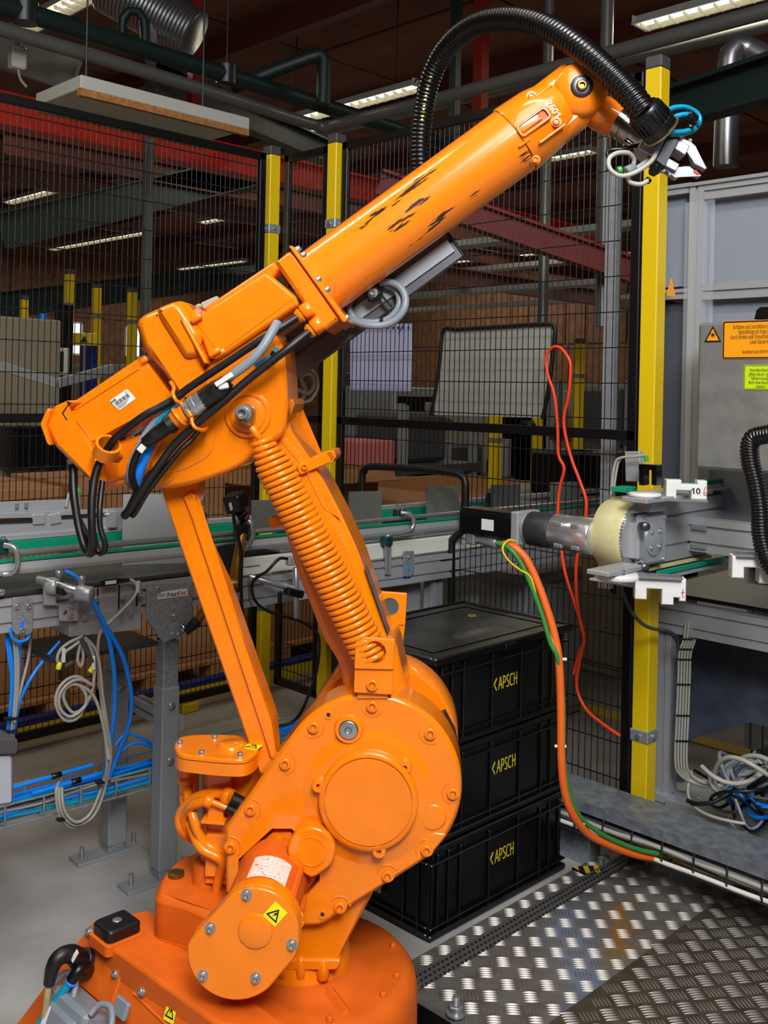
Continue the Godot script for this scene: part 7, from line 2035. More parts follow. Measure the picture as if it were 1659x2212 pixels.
func right_machine() -> void:
	# chain conveyor with gear motor
	var t := thing("gear_motor", "black servo motor with aluminium gearbox driving the cream belt wheel", "motor", Vector3(2.2, 1.0032, -1.6255))
	var m0: Vector3 = Vector3(2.2, 0.9783, -1.8562)
	var m1: Vector3 = Vector3(2.2, 0.9843, -1.6607)
	var m2: Vector3 = Vector3(2.2, 0.9913, -1.6313)
	var m3: Vector3 = Vector3(2.2, 0.9966, -1.55)
	var m4: Vector3 = Vector3(2.2, 1.0002, -1.4328)
	var ay: float = (m0.y + m4.y) / 2.0
	m0.y = ay
	m1.y = ay
	m2.y = ay
	m3.y = ay
	m4.y = ay
	wpart("motor_body", bars([[m0, m1]], 0.088, 0.075, 0.012), M.black_gloss, t)
	wpart("motor_label", mbox(Vector3(0.0015, 0.03, 0.042), Vector3(m0.x - 0.0445, ay + 0.0, lerpf(m0.z, m1.z, 0.58))), M.white, t)
	wpart("flange", bars([[m1, m1 + Vector3(0, 0, 0.025)]], 0.1, 0.09, 0.003), M.alu, t)
	wpart("adapter", mcyl(m1 + Vector3(0, 0, 0.025), m2 + Vector3(0, 0, 0.02), 0.045, -1, 32, 0.002), M.alu, t)
	wpart("dark_gear_ring", mcyl(m2 + Vector3(0, 0, 0.005), m3, 0.046, -1, 32, 0.002), M.dark_block, t)
	var gb := wpart("gearbox", mcyl(m3, m4 + Vector3(0, 0, 0.01), 0.047, -1, 36, 0.004), M.turned_alu, t)
	for a in [2.5, 3.9]:
		for f in [0.3, 0.75]:
			var c: Vector3 = m3.lerp(m4, f)
			part("clamp_screw", mbox(Vector3(0.02, 0.014, 0.026), Vector3(cos(a) * 0.043, sin(a) * 0.043, 0), 0.003), M.steel, gb, Transform3D(Basis(), c))
	var cn := MB.new()
	var k0: Vector3 = Vector3(2.18, 0.9427, -1.8144)
	var k1: Vector3 = Vector3(2.18, 0.9367, -1.6945)
	cn.box(Vector3(0.03, 0.035, 0.03), Transform3D(Basis(), k0), 0.003)
	cn.cyl(k0, k1, 0.013, 0.014, 16, 0.002)
	cn.cyl(k0.lerp(k1, 0.35), k0.lerp(k1, 0.75), 0.0165, -1, 16, 0.002)
	wpart("plug", cn, M.steel, t)
	# wheel and belt
	var w := thing("belt_drive", "cream toothed belt wheel with aluminium bearing plate at the end of the chain conveyor", "drive", Vector3(2.2, 1.0107, -1.3412))
	var wc: Vector3 = Vector3(2.26, ay + 0.005, m4.z + 0.01)
	var wx := MB.along(wc, wc + Vector3(0, 0, 0.1))
	var b := MB.new()
	b.lathe([Vector2(0, 0), Vector2(0.088, 0), Vector2(0.09, 0.003), Vector2(0.09, 0.082), Vector2(0.088, 0.085), Vector2(0, 0.085)], wx, 48)
	wpart("belt_wrap", b, M.cream_belt, w)
	b = MB.new()
	for i in 64:
		var a := TAU * i / 64.0
		b.box(Vector3(0.0045, 0.004, 0.006), Transform3D(Basis(Vector3(0, 0, 1), a + PI / 2), wc + Vector3(cos(a) * 0.088, sin(a) * 0.088, 0.087)))
	b.lathe([Vector2(0, 0.085), Vector2(0.087, 0.085), Vector2(0.085, 0.09), Vector2(0, 0.09)], wx, 40)
	wpart("wheel", b, M.turned_alu, w)
	b = MB.new()
	b.box(Vector3(0.4, 0.008, 0.08), Transform3D(Basis(), wc + Vector3(0.2, 0.09, 0.042)), 0.001)
	b.box(Vector3(0.4, 0.008, 0.08), Transform3D(Basis(), wc + Vector3(0.2, -0.09, 0.042)), 0.001)
	wpart("belt_run", b, M.cream_belt, w)
	var bx: Vector3 = wc + Vector3(0.03, -0.005, 0.1)
	b = MB.new()
	b.box(Vector3(0.13, 0.13, 0.022), Transform3D(Basis(), bx), 0.008)
	b.box(Vector3(0.03, 0.09, 0.03), Transform3D(Basis(), bx + Vector3(-0.065, 0.0, 0.0)), 0.004)
	var pp := wpart("bearing_plate", b, M.alu, w)
	for q in [Vector3(-0.075, 0.04, 0.02), Vector3(-0.075, -0.06, 0.02)]:
		part("stop_pin", mcyl(bx + q, bx + q + Vector3(-0.03, 0.004, 0.03), 0.011, -1, 16, 0.002), M.dark_steel, pp)
	b = MB.new()
	b.lathe([Vector2(0.042, 0), Vector2(0.042, 0.004), Vector2(0.04, 0.005), Vector2(0, 0.005)], MB.along(bx + Vector3(0, 0, 0.011), bx + Vector3(0, 0, 0.03)), 32)
	part("bearing_cap", b, M.alu, pp)
	screws(pp, PackedVector3Array([bx + Vector3(-0.02, 0.02, 0.016), bx + Vector3(0.02, 0.02, 0.016), bx + Vector3(-0.02, -0.02, 0.016), bx + Vector3(0.02, -0.02, 0.016), bx + Vector3(-0.05, 0.05, 0.011), bx + Vector3(0.052, 0.052, 0.011), bx + Vector3(0.05, -0.055, 0.011), bx + Vector3(-0.05, -0.055, 0.011)]), 0.005)
	# chain conveyor beam along the fence direction u
	var cb := thing("chain_conveyor", "slotted aluminium conveyor beam running from the belt wheel to the right edge", "conveyor", Vector3(2.6, 0, -1.2))
	var zb: float = wc.z + 0.04
	wpart("beam", profile(wc + Vector3(0.08, 0.0, 0.05), wc + Vector3(0.9, 0.0, 0.05), 0.16, 0.05, Vector3(0, 0, 1), 2), M.alu_profile, cb)
	wpart("cross_beam", profile(Vector3(wc.x + 0.3, ay - 0.012, wc.z + 0.075), Vector3(wc.x + 0.3, ay - 0.012, wc.z + 0.5), 0.09, 0.045, Vector3(1, 0, 0), 2), M.alu_profile, cb)
	b = MB.new()
	for y in [0.02, -0.03]:
		b.bar(Vector3(wc.x + 0.272, ay - 0.012 + y, wc.z + 0.085), Vector3(wc.x + 0.272, ay - 0.012 + y, wc.z + 0.13), 0.012, 0.008, Vector3(1, 0, 0), 0.002)
	wpart("connector_screw", b, M.steel, cb)
	b = MB.new()
	b.box(Vector3(0.75, 0.006, 0.1), Transform3D(Basis(), wc + Vector3(0.45, 0.1, 0.05)), 0.001)
	b.box(Vector3(0.75, 0.006, 0.12), Transform3D(Basis(), wc + Vector3(0.3, -0.112, 0.05)), 0.001)
	wpart("track_plate", b, M.alu, cb)
	b = MB.new()
	b.box(Vector3(0.36, 0.012, 0.008), Transform3D(Basis(), wc + Vector3(0.25, -0.098, 0.1)), 0.001)
	b.box(Vector3(0.7, 0.012, 0.008), Transform3D(Basis(), wc + Vector3(0.5, 0.118, 0.07)), 0.001)
	b.box(Vector3(0.06, 0.012, 0.04), Transform3D(Basis(), wc + Vector3(0.0, 0.118, 0.04)), 0.001)
	wpart("green_strip", b, M.green_strip, cb)
	b = MB.new()
	for i in 12:
		b.box(Vector3(0.012, 0.01, 0.03), Transform3D(Basis(), wc + Vector3(0.1 + 0.03 * i, -0.098, 0.035)), 0.002)
	wpart("chain", b, M.pale_steel, cb)
	# white carriers
	var car := [[Vector3(2.33, 1.12, -1.2479), "white plastic carrier marked 10 on top of the chain conveyor", "10"], [Vector3(2.16, 0.898, -1.2197), "white plastic carrier with red marks under the belt wheel", ""], [Vector3(2.3, 0.9574, -1.0466), "white plastic carrier under the conveyor at the right edge", ""]]
	for q in car:
		var c := thing("carrier", q[1], "carrier", q[0], "white plastic carriers")
		var o := PackedVector2Array([Vector2(-0.05, -0.025), Vector2(-0.024, -0.025), Vector2(-0.024, -0.004), Vector2(0.012, -0.004), Vector2(0.012, -0.025), Vector2(0.05, -0.025), Vector2(0.05, 0.022), Vector2(0.026, 0.022), Vector2(0.026, 0.012), Vector2(-0.012, 0.012), Vector2(-0.012, 0.022), Vector2(-0.05, 0.022)])
		if q[2] == "":
			o = PackedVector2Array([Vector2(-0.058, -0.03), Vector2(-0.03, -0.03), Vector2(-0.03, -0.004), Vector2(0.004, -0.004), Vector2(0.004, -0.04), Vector2(0.032, -0.04), Vector2(0.032, -0.022), Vector2(0.045, -0.022), Vector2(0.045, -0.03), Vector2(0.06, -0.03), Vector2(0.06, 0.022), Vector2(-0.058, 0.022)])
		part("body", mprism(o, -0.03, 0.012, 0.003, Transform3D(Basis(Vector3(0.6, 0, 0.8), Vector3(0, 1, 0), Vector3(-0.8, 0, 0.6)), Vector3.ZERO)), M.carrier_white, c)
		part("top_plate", mbox(Vector3(0.1, 0.006, 0.05), Vector3.ZERO, 0.001), M.steel, c, Transform3D(Basis(Vector3(0.6, 0, 0.8), Vector3(0, 1, 0), Vector3(-0.8, 0, 0.6)), Vector3(0, 0.025 if q[2] == "" else -0.028, 0)))
		var fb := Basis(Vector3(0.6, 0, 0.8), Vector3(0, 1, 0), Vector3(-0.8, 0, 0.6))
		if q[2]:
			lettering(c, "10", 0.015, Transform3D(fb, fb * Vector3(0.022, -0.004, 0.0125)), M.black, true)
			part("red_mark", mtube(PackedVector3Array([fb * Vector3(0.046, 0.008, 0.0125), fb * Vector3(0.043, 0.0, 0.0125), fb * Vector3(0.042, -0.012, 0.0125), fb * Vector3(0.046, -0.014, 0.0125), fb * Vector3(0.047, -0.008, 0.0125), fb * Vector3(0.043, -0.007, 0.0125)]), 0.0009, 0.003, 5), M.red, c)
		else:
			part("red_mark", mtube(PackedVector3Array([fb * Vector3(0.052, 0.0, 0.0125), fb * Vector3(0.052, -0.018, 0.0125), fb * Vector3(0.055, -0.02, 0.0125)]), 0.0009, 0.004, 5), M.red, c)
			part("red_mark", mtube(PackedVector3Array([fb * Vector3(0.048, -0.01, 0.0125), fb * Vector3(0.057, -0.007, 0.0125)]), 0.0009, 0.004, 5), M.red, c)
	var ds := thing("transfer_disc", "white slide disc under the lower track beside the belt wheel", "disc", Vector3(2.12, 0.9205, -1.3091))
	part("disc", mcyl(Vector3(0, -0.012, 0), Vector3(0, 0.004, 0), 0.055, -1, 28, 0.004), M.carrier_white, ds)
	part("slide_plate", mbox(Vector3(0.16, 0.012, 0.06), Vector3(-0.01, 0.012, 0), 0.002), M.alu, ds)
	lettering(ds, "2", 0.012, Transform3D(Basis(Vector3(0.6, 0, 0.8), Vector3(0, 1, 0), Vector3(-0.8, 0, 0.6)), Vector3(-0.03, 0.012, 0.035)), M.black, false)
	# bracket with a black fork sensor on the top track
	var fs := thing("fork_sensor", "black fork light barrier on an aluminium bracket in front of the right yellow post", "sensor", Vector3(2.3, 1.1454, -1.3315))
	b = MB.new()
	b.bar(Vector3(2.32, 1.1282, -1.3873), Vector3(2.32, 1.2065, -1.3919), 0.045, 0.02, Vector3(1, 0, 0), 0.002)
	wpart("bracket", b, M.alu, fs)
	b = MB.new()
	b.bar(Vector3(2.26, 1.1267, -1.3248), Vector3(2.26, 1.1733, -1.3259), 0.014, 0.03, Vector3(1, 0, 0), 0.002)
	b.bar(Vector3(2.26, 1.1295, -1.2898), Vector3(2.26, 1.1757, -1.2908), 0.014, 0.03, Vector3(1, 0, 0), 0.002)
	b.bar(Vector3(2.26, 1.1728, -1.3338), Vector3(2.26, 1.1739, -1.2831), 0.014, 0.03, Vector3(1, 0, 0), 0.002)
	wpart("fork", b, M.black_gloss, fs)
	wpart("green_plug", mcyl(Vector3(2.27, 1.1847, -1.3254), Vector3(2.27, 1.201, -1.3271), 0.006, -1, 10), M.green, fs)
	b = MB.new()
	b.tube(pa([2.28, 1.2, -1.3383, 2.28, 1.1963, -1.3608, 2.28, 1.1914, -1.4014, 2.28, 1.1819, -1.4191, 2.28, 1.1511, -1.4281, 2.28, 1.1024, -1.4325, 2.28, 1.0779, -1.4361]), 0.0035, 0.01)
	b.tube(pa([2.29, 1.1907, -1.4076, 2.29, 1.1755, -1.4196, 2.29, 1.1387, -1.4271, 2.29, 1.1019, -1.4318]), 0.0035, 0.01)
	wpart("cable", b, M.cable_grey, fs)
	var bs := thing("slide_base", "flat white and grey slide plate on top of the belt wheel", "plate", Vector3(2.28, 1.0962, -1.2991))
	part("plate", mbox(Vector3(0.26, 0.012, 0.07), Vector3(0.02, 0, 0), 0.002), M.alu, bs)
	part("white_disc", mcyl(Vector3(-0.06, 0.006, 0), Vector3(-0.06, 0.016, 0), 0.04, -1, 24, 0.003), M.carrier_white, bs)
	part("steel_foot", mbox(Vector3(0.08, 0.03, 0.05), Vector3(0.0, -0.02, -0.02), 0.002), M.steel, bs)
	# lower frame
	var fr := thing("machine_stand", "aluminium profile stand with dark inner panel at the lower right", "machine stand", Vector3(2.8, 0.109, -1.5659))
	var lp: Vector3 = Vector3(2.8, 0.4356, -1.5687)
	wpart("upright", profile(Vector3(lp.x, 0.1, lp.z), Vector3(lp.x, 0.86, lp.z), 0.09, 0.05, Vector3(1, 0, 0), 2), M.alu_profile, fr)
	wpart("upright", profile(Vector3(3.5, 0.1, lp.z), Vector3(3.5, 0.86, lp.z), 0.09, 0.05, Vector3(1, 0, 0), 2), M.alu_profile, fr)
	var hy: float = (Vector3(2.8, 0.6572, -1.5239)).y
	wpart("top_beam", profile(Vector3(lp.x - 0.02, hy + 0.03, lp.z), Vector3(lp.x - 0.02, hy + 0.03, lp.z + 1.1), 0.09, 0.05, Vector3(1, 0, 0), 2), M.alu_profile, fr)
	wpart("bottom_beam", profile(Vector3(lp.x, 0.12, lp.z), Vector3(lp.x, 0.12, lp.z + 1.1), 0.05, 0.08, Vector3(1, 0, 0), 1), M.alu_profile, fr)
	wpart("table_top", mbox(Vector3(0.9, 0.012, 1.2), Vector3(lp.x + 0.45, hy + 0.09, lp.z + 0.55), 0.002), M.black_plastic, fr)
	wpart("inner_panel", mprism(rnd(p2([-1.6015, 0.5882, -1.1656, 0.6695, -1.1593, 0.3653, -1.3538, 0.3707, -1.5335, 0.275, -1.5646, 0.2419, -1.5652, 0.127, -1.5908, 0.1196]), 0.006), -0.006, 0.0, 0.0, Transform3D(Basis(Vector3(0, 0, 1), Vector3(0, 1, 0), Vector3(-1, 0, 0)), Vector3(2.95, 0, 0))), M.slate, fr)
	wpart("back_panel", mbox(Vector3(0.02, 0.8, 1.3), Vector3(3.55, 0.45, lp.z + 0.6)), M.slate, fr)
	wpart("side_panel", mbox(Vector3(0.7, 0.8, 0.02), Vector3(3.2, 0.45, lp.z + 1.2)), M.slate, fr)
	wpart("floor_pan", mbox(Vector3(0.7, 0.02, 1.1), Vector3(3.1, 0.13, lp.z + 0.6)), M.pale_steel, fr)
	wpart("levelling_foot", mcyl(Vector3(lp.x, 0.0, lp.z), Vector3(lp.x, 0.1, lp.z), 0.018, -1, 14), M.black_plastic, fr)
	# enclosure above with glazing
	var en := thing("machine_enclosure", "tall grey aluminium framed enclosure with frosted panes at the right edge", "enclosure", Vector3(2.72, 1.295, -1.4206))
	var ep: Vector3 = Vector3(2.72, 1.5652, -1.4296)
	wpart("upright", profile(Vector3(2.72, 0.9, ep.z), Vector3(2.72, 1.965, ep.z), 0.045, 0.045, Vector3(1, 0, 0)), M.alu_profile, en)
	wpart("upright", profile(Vector3(2.72, 0.9, ep.z + 0.8), Vector3(2.72, 1.965, ep.z + 0.8), 0.045, 0.045, Vector3(1, 0, 0)), M.alu_profile, en)
	wpart("upright", profile(Vector3(3.45, 0.9, ep.z), Vector3(3.45, 1.965, ep.z), 0.045, 0.045, Vector3(1, 0, 0)), M.alu_profile, en)
	for y in [1.945, 1.655]:
		wpart("rail", profile(Vector3(2.72, y, ep.z + 0.022), Vector3(2.72, y, ep.z + 0.78), 0.045, 0.045, Vector3(1, 0, 0)), M.alu_profile, en)
		wpart("rail", profile(Vector3(2.742, y, ep.z), Vector3(3.43, y, ep.z), 0.045, 0.045, Vector3(0, 0, 1)), M.alu_profile, en)
	for q in [[1.8, 0.25], [1.28, 0.71]]:
		wpart("frosted_pane", mbox(Vector3(0.008, q[1], 0.75), Vector3(2.735, q[0], ep.z + 0.4)), M.frosted, en)
		wpart("side_pane", mbox(Vector3(0.68, q[1], 0.006), Vector3(3.08, q[0], ep.z - 0.005)), M.frosted, en)
	wpart("frosted_pane", mbox(Vector3(0.008, 0.27, 0.16), Vector3(2.74, 1.815, ep.z - 0.1)), M.frosted, en)
	wpart("frosted_pane", mbox(Vector3(0.008, 0.7, 0.16), Vector3(2.74, 1.28, ep.z - 0.1)), M.smoked, en)
	for y in [1.965, 1.655]:
		wpart("rail", profile(Vector3(2.72, y, ep.z - 0.18), Vector3(2.72, y, ep.z - 0.022), 0.03, 0.03, Vector3(1, 0, 0)), M.alu_profile, en)
	wpart("roof_panel", mbox(Vector3(0.78, 0.01, 0.84), Vector3(3.08, 1.97, ep.z + 0.4)), M.pale_steel, en)
	wpart("back_panel", mbox(Vector3(0.01, 1.06, 0.84), Vector3(3.47, 1.43, ep.z + 0.4)), M.pale_steel, en)
	var wt := MB.new()
	wt.prism(PackedVector2Array([Vector2(-0.026, -0.024), Vector2(0.026, -0.024), Vector2(0.0, 0.03)]), 0, 0.001, 0.0, Transform3D(Basis(Vector3(1, 0, 0), Vector3(0, 1, 0), Vector3(0, 0, 1)), Vector3(2.6333, 1.6655, -1.47)))
	single("warning_triangle", wt, M.orange_sign, "small orange warning triangle on the side pane right of the yellow post", "sign")
	# clear pane beside the yellow post
	var gp := thing("clear_guard", "clear guard pane in a grey profile between yellow post and enclosure", "pane", Vector3(2.72, 0.9, -1.5))
	wpart("clear_pane", mbox(Vector3(0.006, 1.0, 0.09), Vector3(2.7, 1.42, -1.42)), M.glass, gp)
	wpart("profile", profile(Vector3(2.72, 0.75, -1.72), Vector3(2.72, 2.05, -1.72), 0.04, 0.03, Vector3(1, 0, 0)), M.alu_profile, gp)
	# stainless box with the laser warning signs
	var sx := thing("steel_box", "brushed stainless steel box with laser warning signs at the right edge", "box", Vector3(2.5, 1.3025, -1.2145))
	var zz: float = (Vector3(2.5, 1.3489, -1.3135)).z
	var by0: float = (Vector3(2.5, 1.1598, -1.3159)).y
	var by1: float = (Vector3(2.5, 1.5514, -1.3087)).y
	b = MB.new()
	b.box(Vector3(0.14, by1 - by0, 0.5), Transform3D(Basis(), Vector3(2.57, (by0 + by1) / 2.0, zz + 0.25)), 0.008)
	wpart("body", b, M.stainless, sx)
	var nb := Basis(Vector3(0, 0, 1), Vector3(0, 1, 0), Vector3(-1, 0, 0))
	var s1 := wpart("laser_sign", mbox(Vector3(0.002, 0.1, 0.34), Vector3(2.499, (Vector3(2.5, 1.5028, -1.242)).y - 0.0, (Vector3(2.5, 1.5028, -1.242)).z + 0.17)), M.orange_sign, sx)
	var o1: Vector3 = Vector3(2.5, 1.5028, -1.242)
	b = MB.new()
	for y in [-0.047, 0.047]:
		b.box(Vector3(0.0006, 0.0034, 0.335), Transform3D(Basis(), o1 + Vector3(-0.0023, y, 0.17)))
	b.box(Vector3(0.0006, 0.094, 0.0034), Transform3D(Basis(), o1 + Vector3(-0.0023, 0, 0.003)))
	part("sign_border", b, M.black, s1)
	var tl := [["Sichtbare und unsichtbare Laserstrahlung", 0.033, 0.0105], ["Bestrahlung von Auge oder Haut", 0.02, 0.0105], ["durch direkte oder Streustrahlung vermeiden", 0.007, 0.0105], ["Laser Klasse 4", -0.006, 0.0105], ["Klassifiziert nach DIN EN 60825-1", -0.032, 0.0082]]
	for q in tl:
		lettering(s1, q[0], q[2], Transform3D(nb * Basis.from_scale(Vector3(0.52, 1, 1)), o1 + Vector3(-0.0022, q[1], 0.099)), M.black, false)
	var o2: Vector3 = Vector3(2.5, 1.4055, -1.1815)
	var s2 := wpart("smoke_sign", mbox(Vector3(0.002, 0.064, 0.14), o2 + Vector3(-0.001, 0, 0.07)), M.yellow_green, sx)
	b = MB.new()
	for y in [-0.03, 0.03]:
		b.box(Vector3(0.0005, 0.0012, 0.136), Transform3D(Basis(), o2 + Vector3(-0.0022, y, 0.07)))
	b.box(Vector3(0.0005, 0.06, 0.0012), Transform3D(Basis(), o2 + Vector3(-0.0022, 0, 0.002)))
	part("sign_border", b, M.black, s2)
	var tk := [["Diese Maschine kann", 0.022], ["giftigen Rauch / giftige", 0.0115], ["Teilchen erzeugen.", 0.001], ["Nicht ohne Absaugung", -0.0095], ["arbeiten !", -0.02]]
	for q in tk:
		lettering(s2, q[0], 0.0078, Transform3D(nb * Basis.from_scale(Vector3(0.6, 1, 1)), o2 + Vector3(-0.0022, q[1] - 0.004, 0.046)), M.black, false)
	var o3: Vector3 = Vector3(2.5, 1.5193, -1.2696)
	b = MB.new()
	var ht := 0.024
	var ot := PackedVector2Array([Vector2(-ht, -ht * 0.85), Vector2(ht, -ht * 0.85), Vector2(0, ht * 0.95)])
	var it := PackedVector2Array([Vector2(-ht * 0.74, -ht * 0.7), Vector2(ht * 0.74, -ht * 0.7), Vector2(0, ht * 0.64)])
	var s3 := wpart("laser_triangle", mprism(ot, 0, 0.0015, 0.0, Transform3D(nb, o3)), M.orange_sign, sx)
	b.prism(ot, 0, 0.002, 0.0, Transform3D(nb, o3), [it])
	for i in 8:
		var a := TAU * i / 8.0
		b.bar(o3 + Vector3(-0.0018, -0.002, 0), o3 + Vector3(-0.0018, -0.002 + sin(a) * 0.0085, cos(a) * 0.0085), 0.0011, 0.0006, Vector3(1, 0, 0))
	b.cyl(o3 + Vector3(-0.0014, -0.002, 0), o3 + Vector3(-0.0022, -0.002, 0), 0.0035, -1, 14)
	part("laser_mark", b, M.black, s3)
	single("lamp_holder", mprism(rnd(p2([-1.1688, 1.5565, -1.1631, 1.5806, -1.1533, 1.5887, -1.1238, 1.5874, -1.1231, 1.5549]), 0.003), -0.02, 0.04, 0.003, Transform3D(Basis(Vector3(0, 0, 1), Vector3(0, 1, 0), Vector3(-1, 0, 0)), Vector3(2.56, 0, 0))), M.black_plastic, "black fitting on top of the stainless box at the right edge", "fitting")
	# black corrugated hose at the right edge
	b = MB.new()
	corrugated(b, pa([2.28, 1.2792, -0.9733, 2.28, 1.2688, -1.0165, 2.28, 1.2597, -1.0496, 2.28, 1.2374, -1.0603, 2.28, 1.1995, -1.0573, 2.28, 1.1463, -1.0426, 2.28, 1.0932, -1.0326, 2.28, 1.0291, -1.0268, 2.28, 0.9774, -1.0102, 2.28, 0.9394, -0.9768]), 0.021, 0.0075)
	single("suction_hose", b, M.hose, "black corrugated suction hose at the right edge beside the stainless box", "hose")

func corrugated(b: MB, pts: PackedVector3Array, r: float, pitch: float) -> void:
	var fine := MB.curve(pts, 0.004)
	# walk the curve with an even step so that every ring has the same width
	var out := PackedVector3Array()
	var rr := PackedFloat32Array()
	var st := pitch / 6.0
	var need := 0.0
	var k := 0
	for i in fine.size() - 1:
		var l := fine[i].distance_to(fine[i + 1])
		while need <= l:
			out.append(fine[i].lerp(fine[i + 1], need / l))
			rr.append(r * [1.0, 1.06, 1.08, 1.06, 1.0, 0.95][k % 6])
			k += 1
			need += st
		need -= l
	b.sweep(out, rr, 18)

func cables() -> void:
	# big hose over the arm
	var b := MB.new()
	var hp := pa([1.7246, 1.8412, -1.613, 1.7133, 1.8985, -1.6101, 1.7066, 1.9609, -1.6027, 1.6978, 2.0254, -1.5832, 1.6847, 2.0697, -1.5538, 1.6715, 2.1064, -1.5105, 1.6513, 2.1273, -1.4459, 1.6292, 2.1307, -1.369, 1.6041, 2.1117, -1.2809, 1.5844, 2.0812, -1.2016, 1.5707, 2.0406, -1.1305, 1.5634, 1.9918, -1.0671, 1.5629, 1.9395, -1.0109, 1.5657, 1.8911, -0.9657, 1.5719, 1.8465, -0.9313])
	corrugated(b, hp, 0.0228, 0.0098)
	var h := thing("corrugated_hose", "black corrugated hose arching over the arm from behind it to the gripper", "hose")
	part("hose", b, M.hose, h)
	b = MB.new()
	var c0: Vector3 = Vector3(1.5678, 1.8567, -0.9382)
	var c1: Vector3 = Vector3(1.6076, 1.8246, -0.9239)
	var cl := c0.distance_to(c1)
	b.lathe([Vector2(0, 0), Vector2(0.0285, 0), Vector2(0.0315, cl * 0.1), Vector2(0.0315, cl * 0.68), Vector2(0.033, cl * 0.7), Vector2(0.033, cl), Vector2(0, cl)], MB.along(c0, c1), 30)
	var cx := MB.along(c0, c1)
	for i in 22:
		var a := TAU * i / 22.0
		var o := cx.basis.x * cos(a) + cx.basis.z * sin(a)
		b.bar(c0 + o * 0.0318 + cx.basis.y * cl * 0.1, c0 + o * 0.0335 + cx.basis.y * cl * 0.66, 0.003, 0.003, o, 0.0008)
	part("end_sleeve", b, M.black_plastic, h)
	b = MB.new()
	b.lathe([Vector2(0, cl), Vector2(0.036, cl), Vector2(0.036, cl * 1.05), Vector2(0, cl * 1.05)], cx, 30)
	b.bar(c1 + Vector3(0, 0.02, 0), c1 + cx.basis.y * 0.004 + Vector3(0.01, 0.035, 0.01), 0.02, 0.003, Vector3(0, 0, 1), 0.001)
	part("clamp_plate", b, M.gold_steel, h)
	b = MB.new()
	var fine := MB.curve(hp, 0.008)
	part("yellow_print", hose_print(fine), M.yellow_print, h)
	# motor cables of the right conveyor
	var oc := pa([2.0011, 0.972, -1.5628, 1.9999, 0.9708, -1.5356, 2.0142, 0.9443, -1.5072, 2.0272, 0.8894, -1.4801, 2.036, 0.8292, -1.4571, 2.0432, 0.7637, -1.4357, 2.0439, 0.6986, -1.4209, 2.0488, 0.5858, -1.4161, 2.0514, 0.4617, -1.4134, 2.0666, 0.3789, -1.4124, 2.0988, 0.3143, -1.4085, 2.1596, 0.2519, -1.4043, 2.2276, 0.2095, -1.3928, 2.3314, 0.1565, -1.3738, 2.4374, 0.1172, -1.3527, 2.5457, 0.076, -1.3292, 2.6195, 0.0329, -1.312])
	var om := thing("motor_cable", "thick orange cable hanging from the servo motor down to the tread plate", "cable")
	part("cable", mtube(oc, 0.0098, 0.015, 12), M.cable_orange, om)
	for q in [Vector3(2.0205, 0.9031, -1.4938), Vector3(2.0487, 0.7049, -1.419), Vector3(2.0493, 0.4932, -1.4155), Vector3(2.1274, 0.2855, -1.4081), Vector3(2.4588, 0.1105, -1.3454)]:
		part("cable_tie", mcyl(q + Vector3(-0.01, 0, -0.01), q + Vector3(0.01, 0.0, 0.01), 0.004, -1, 8), M.white_plastic, om)
	single("signal_cable", mtube(pa([1.9879, 0.974, -1.5759, 1.9855, 0.9676, -1.5359, 1.9982, 0.9343, -1.509, 2.0112, 0.874, -1.4819, 2.0217, 0.8084, -1.4573, 2.0289, 0.7433, -1.436, 2.0381, 0.7055, -1.4197, 2.061, 0.5941, -1.418, 2.0638, 0.4582, -1.4152, 2.083, 0.3752, -1.4101, 2.1186, 0.3081, -1.4028, 2.2016, 0.2416, -1.3905, 2.3223, 0.1755, -1.3688, 2.419, 0.1386, -1.3428, 2.527, 0.0953, -1.3196]), 0.0062, 0.015, 10), M.cable_green, "green cable tied along the thick orange motor cable", "cable")
	single("earth_wire", mtube(pa([2.0071, 0.9826, -1.5285, 1.9852, 0.9882, -1.5362, 1.9677, 0.9757, -1.5395, 1.9632, 0.9605, -1.537, 1.97, 0.9388, -1.5231, 1.9905, 0.9166, -1.5026, 2.0076, 0.9012, -1.4855, 2.0155, 0.8525, -1.4705, 2.0243, 0.7871, -1.4476, 2.0345, 0.7378, -1.4303, 2.0387, 0.7134, -1.419]), 0.0028, 0.012, 8), M.cable_yellow, "thin yellow and green earth wire looped at the servo motor plug", "wire")
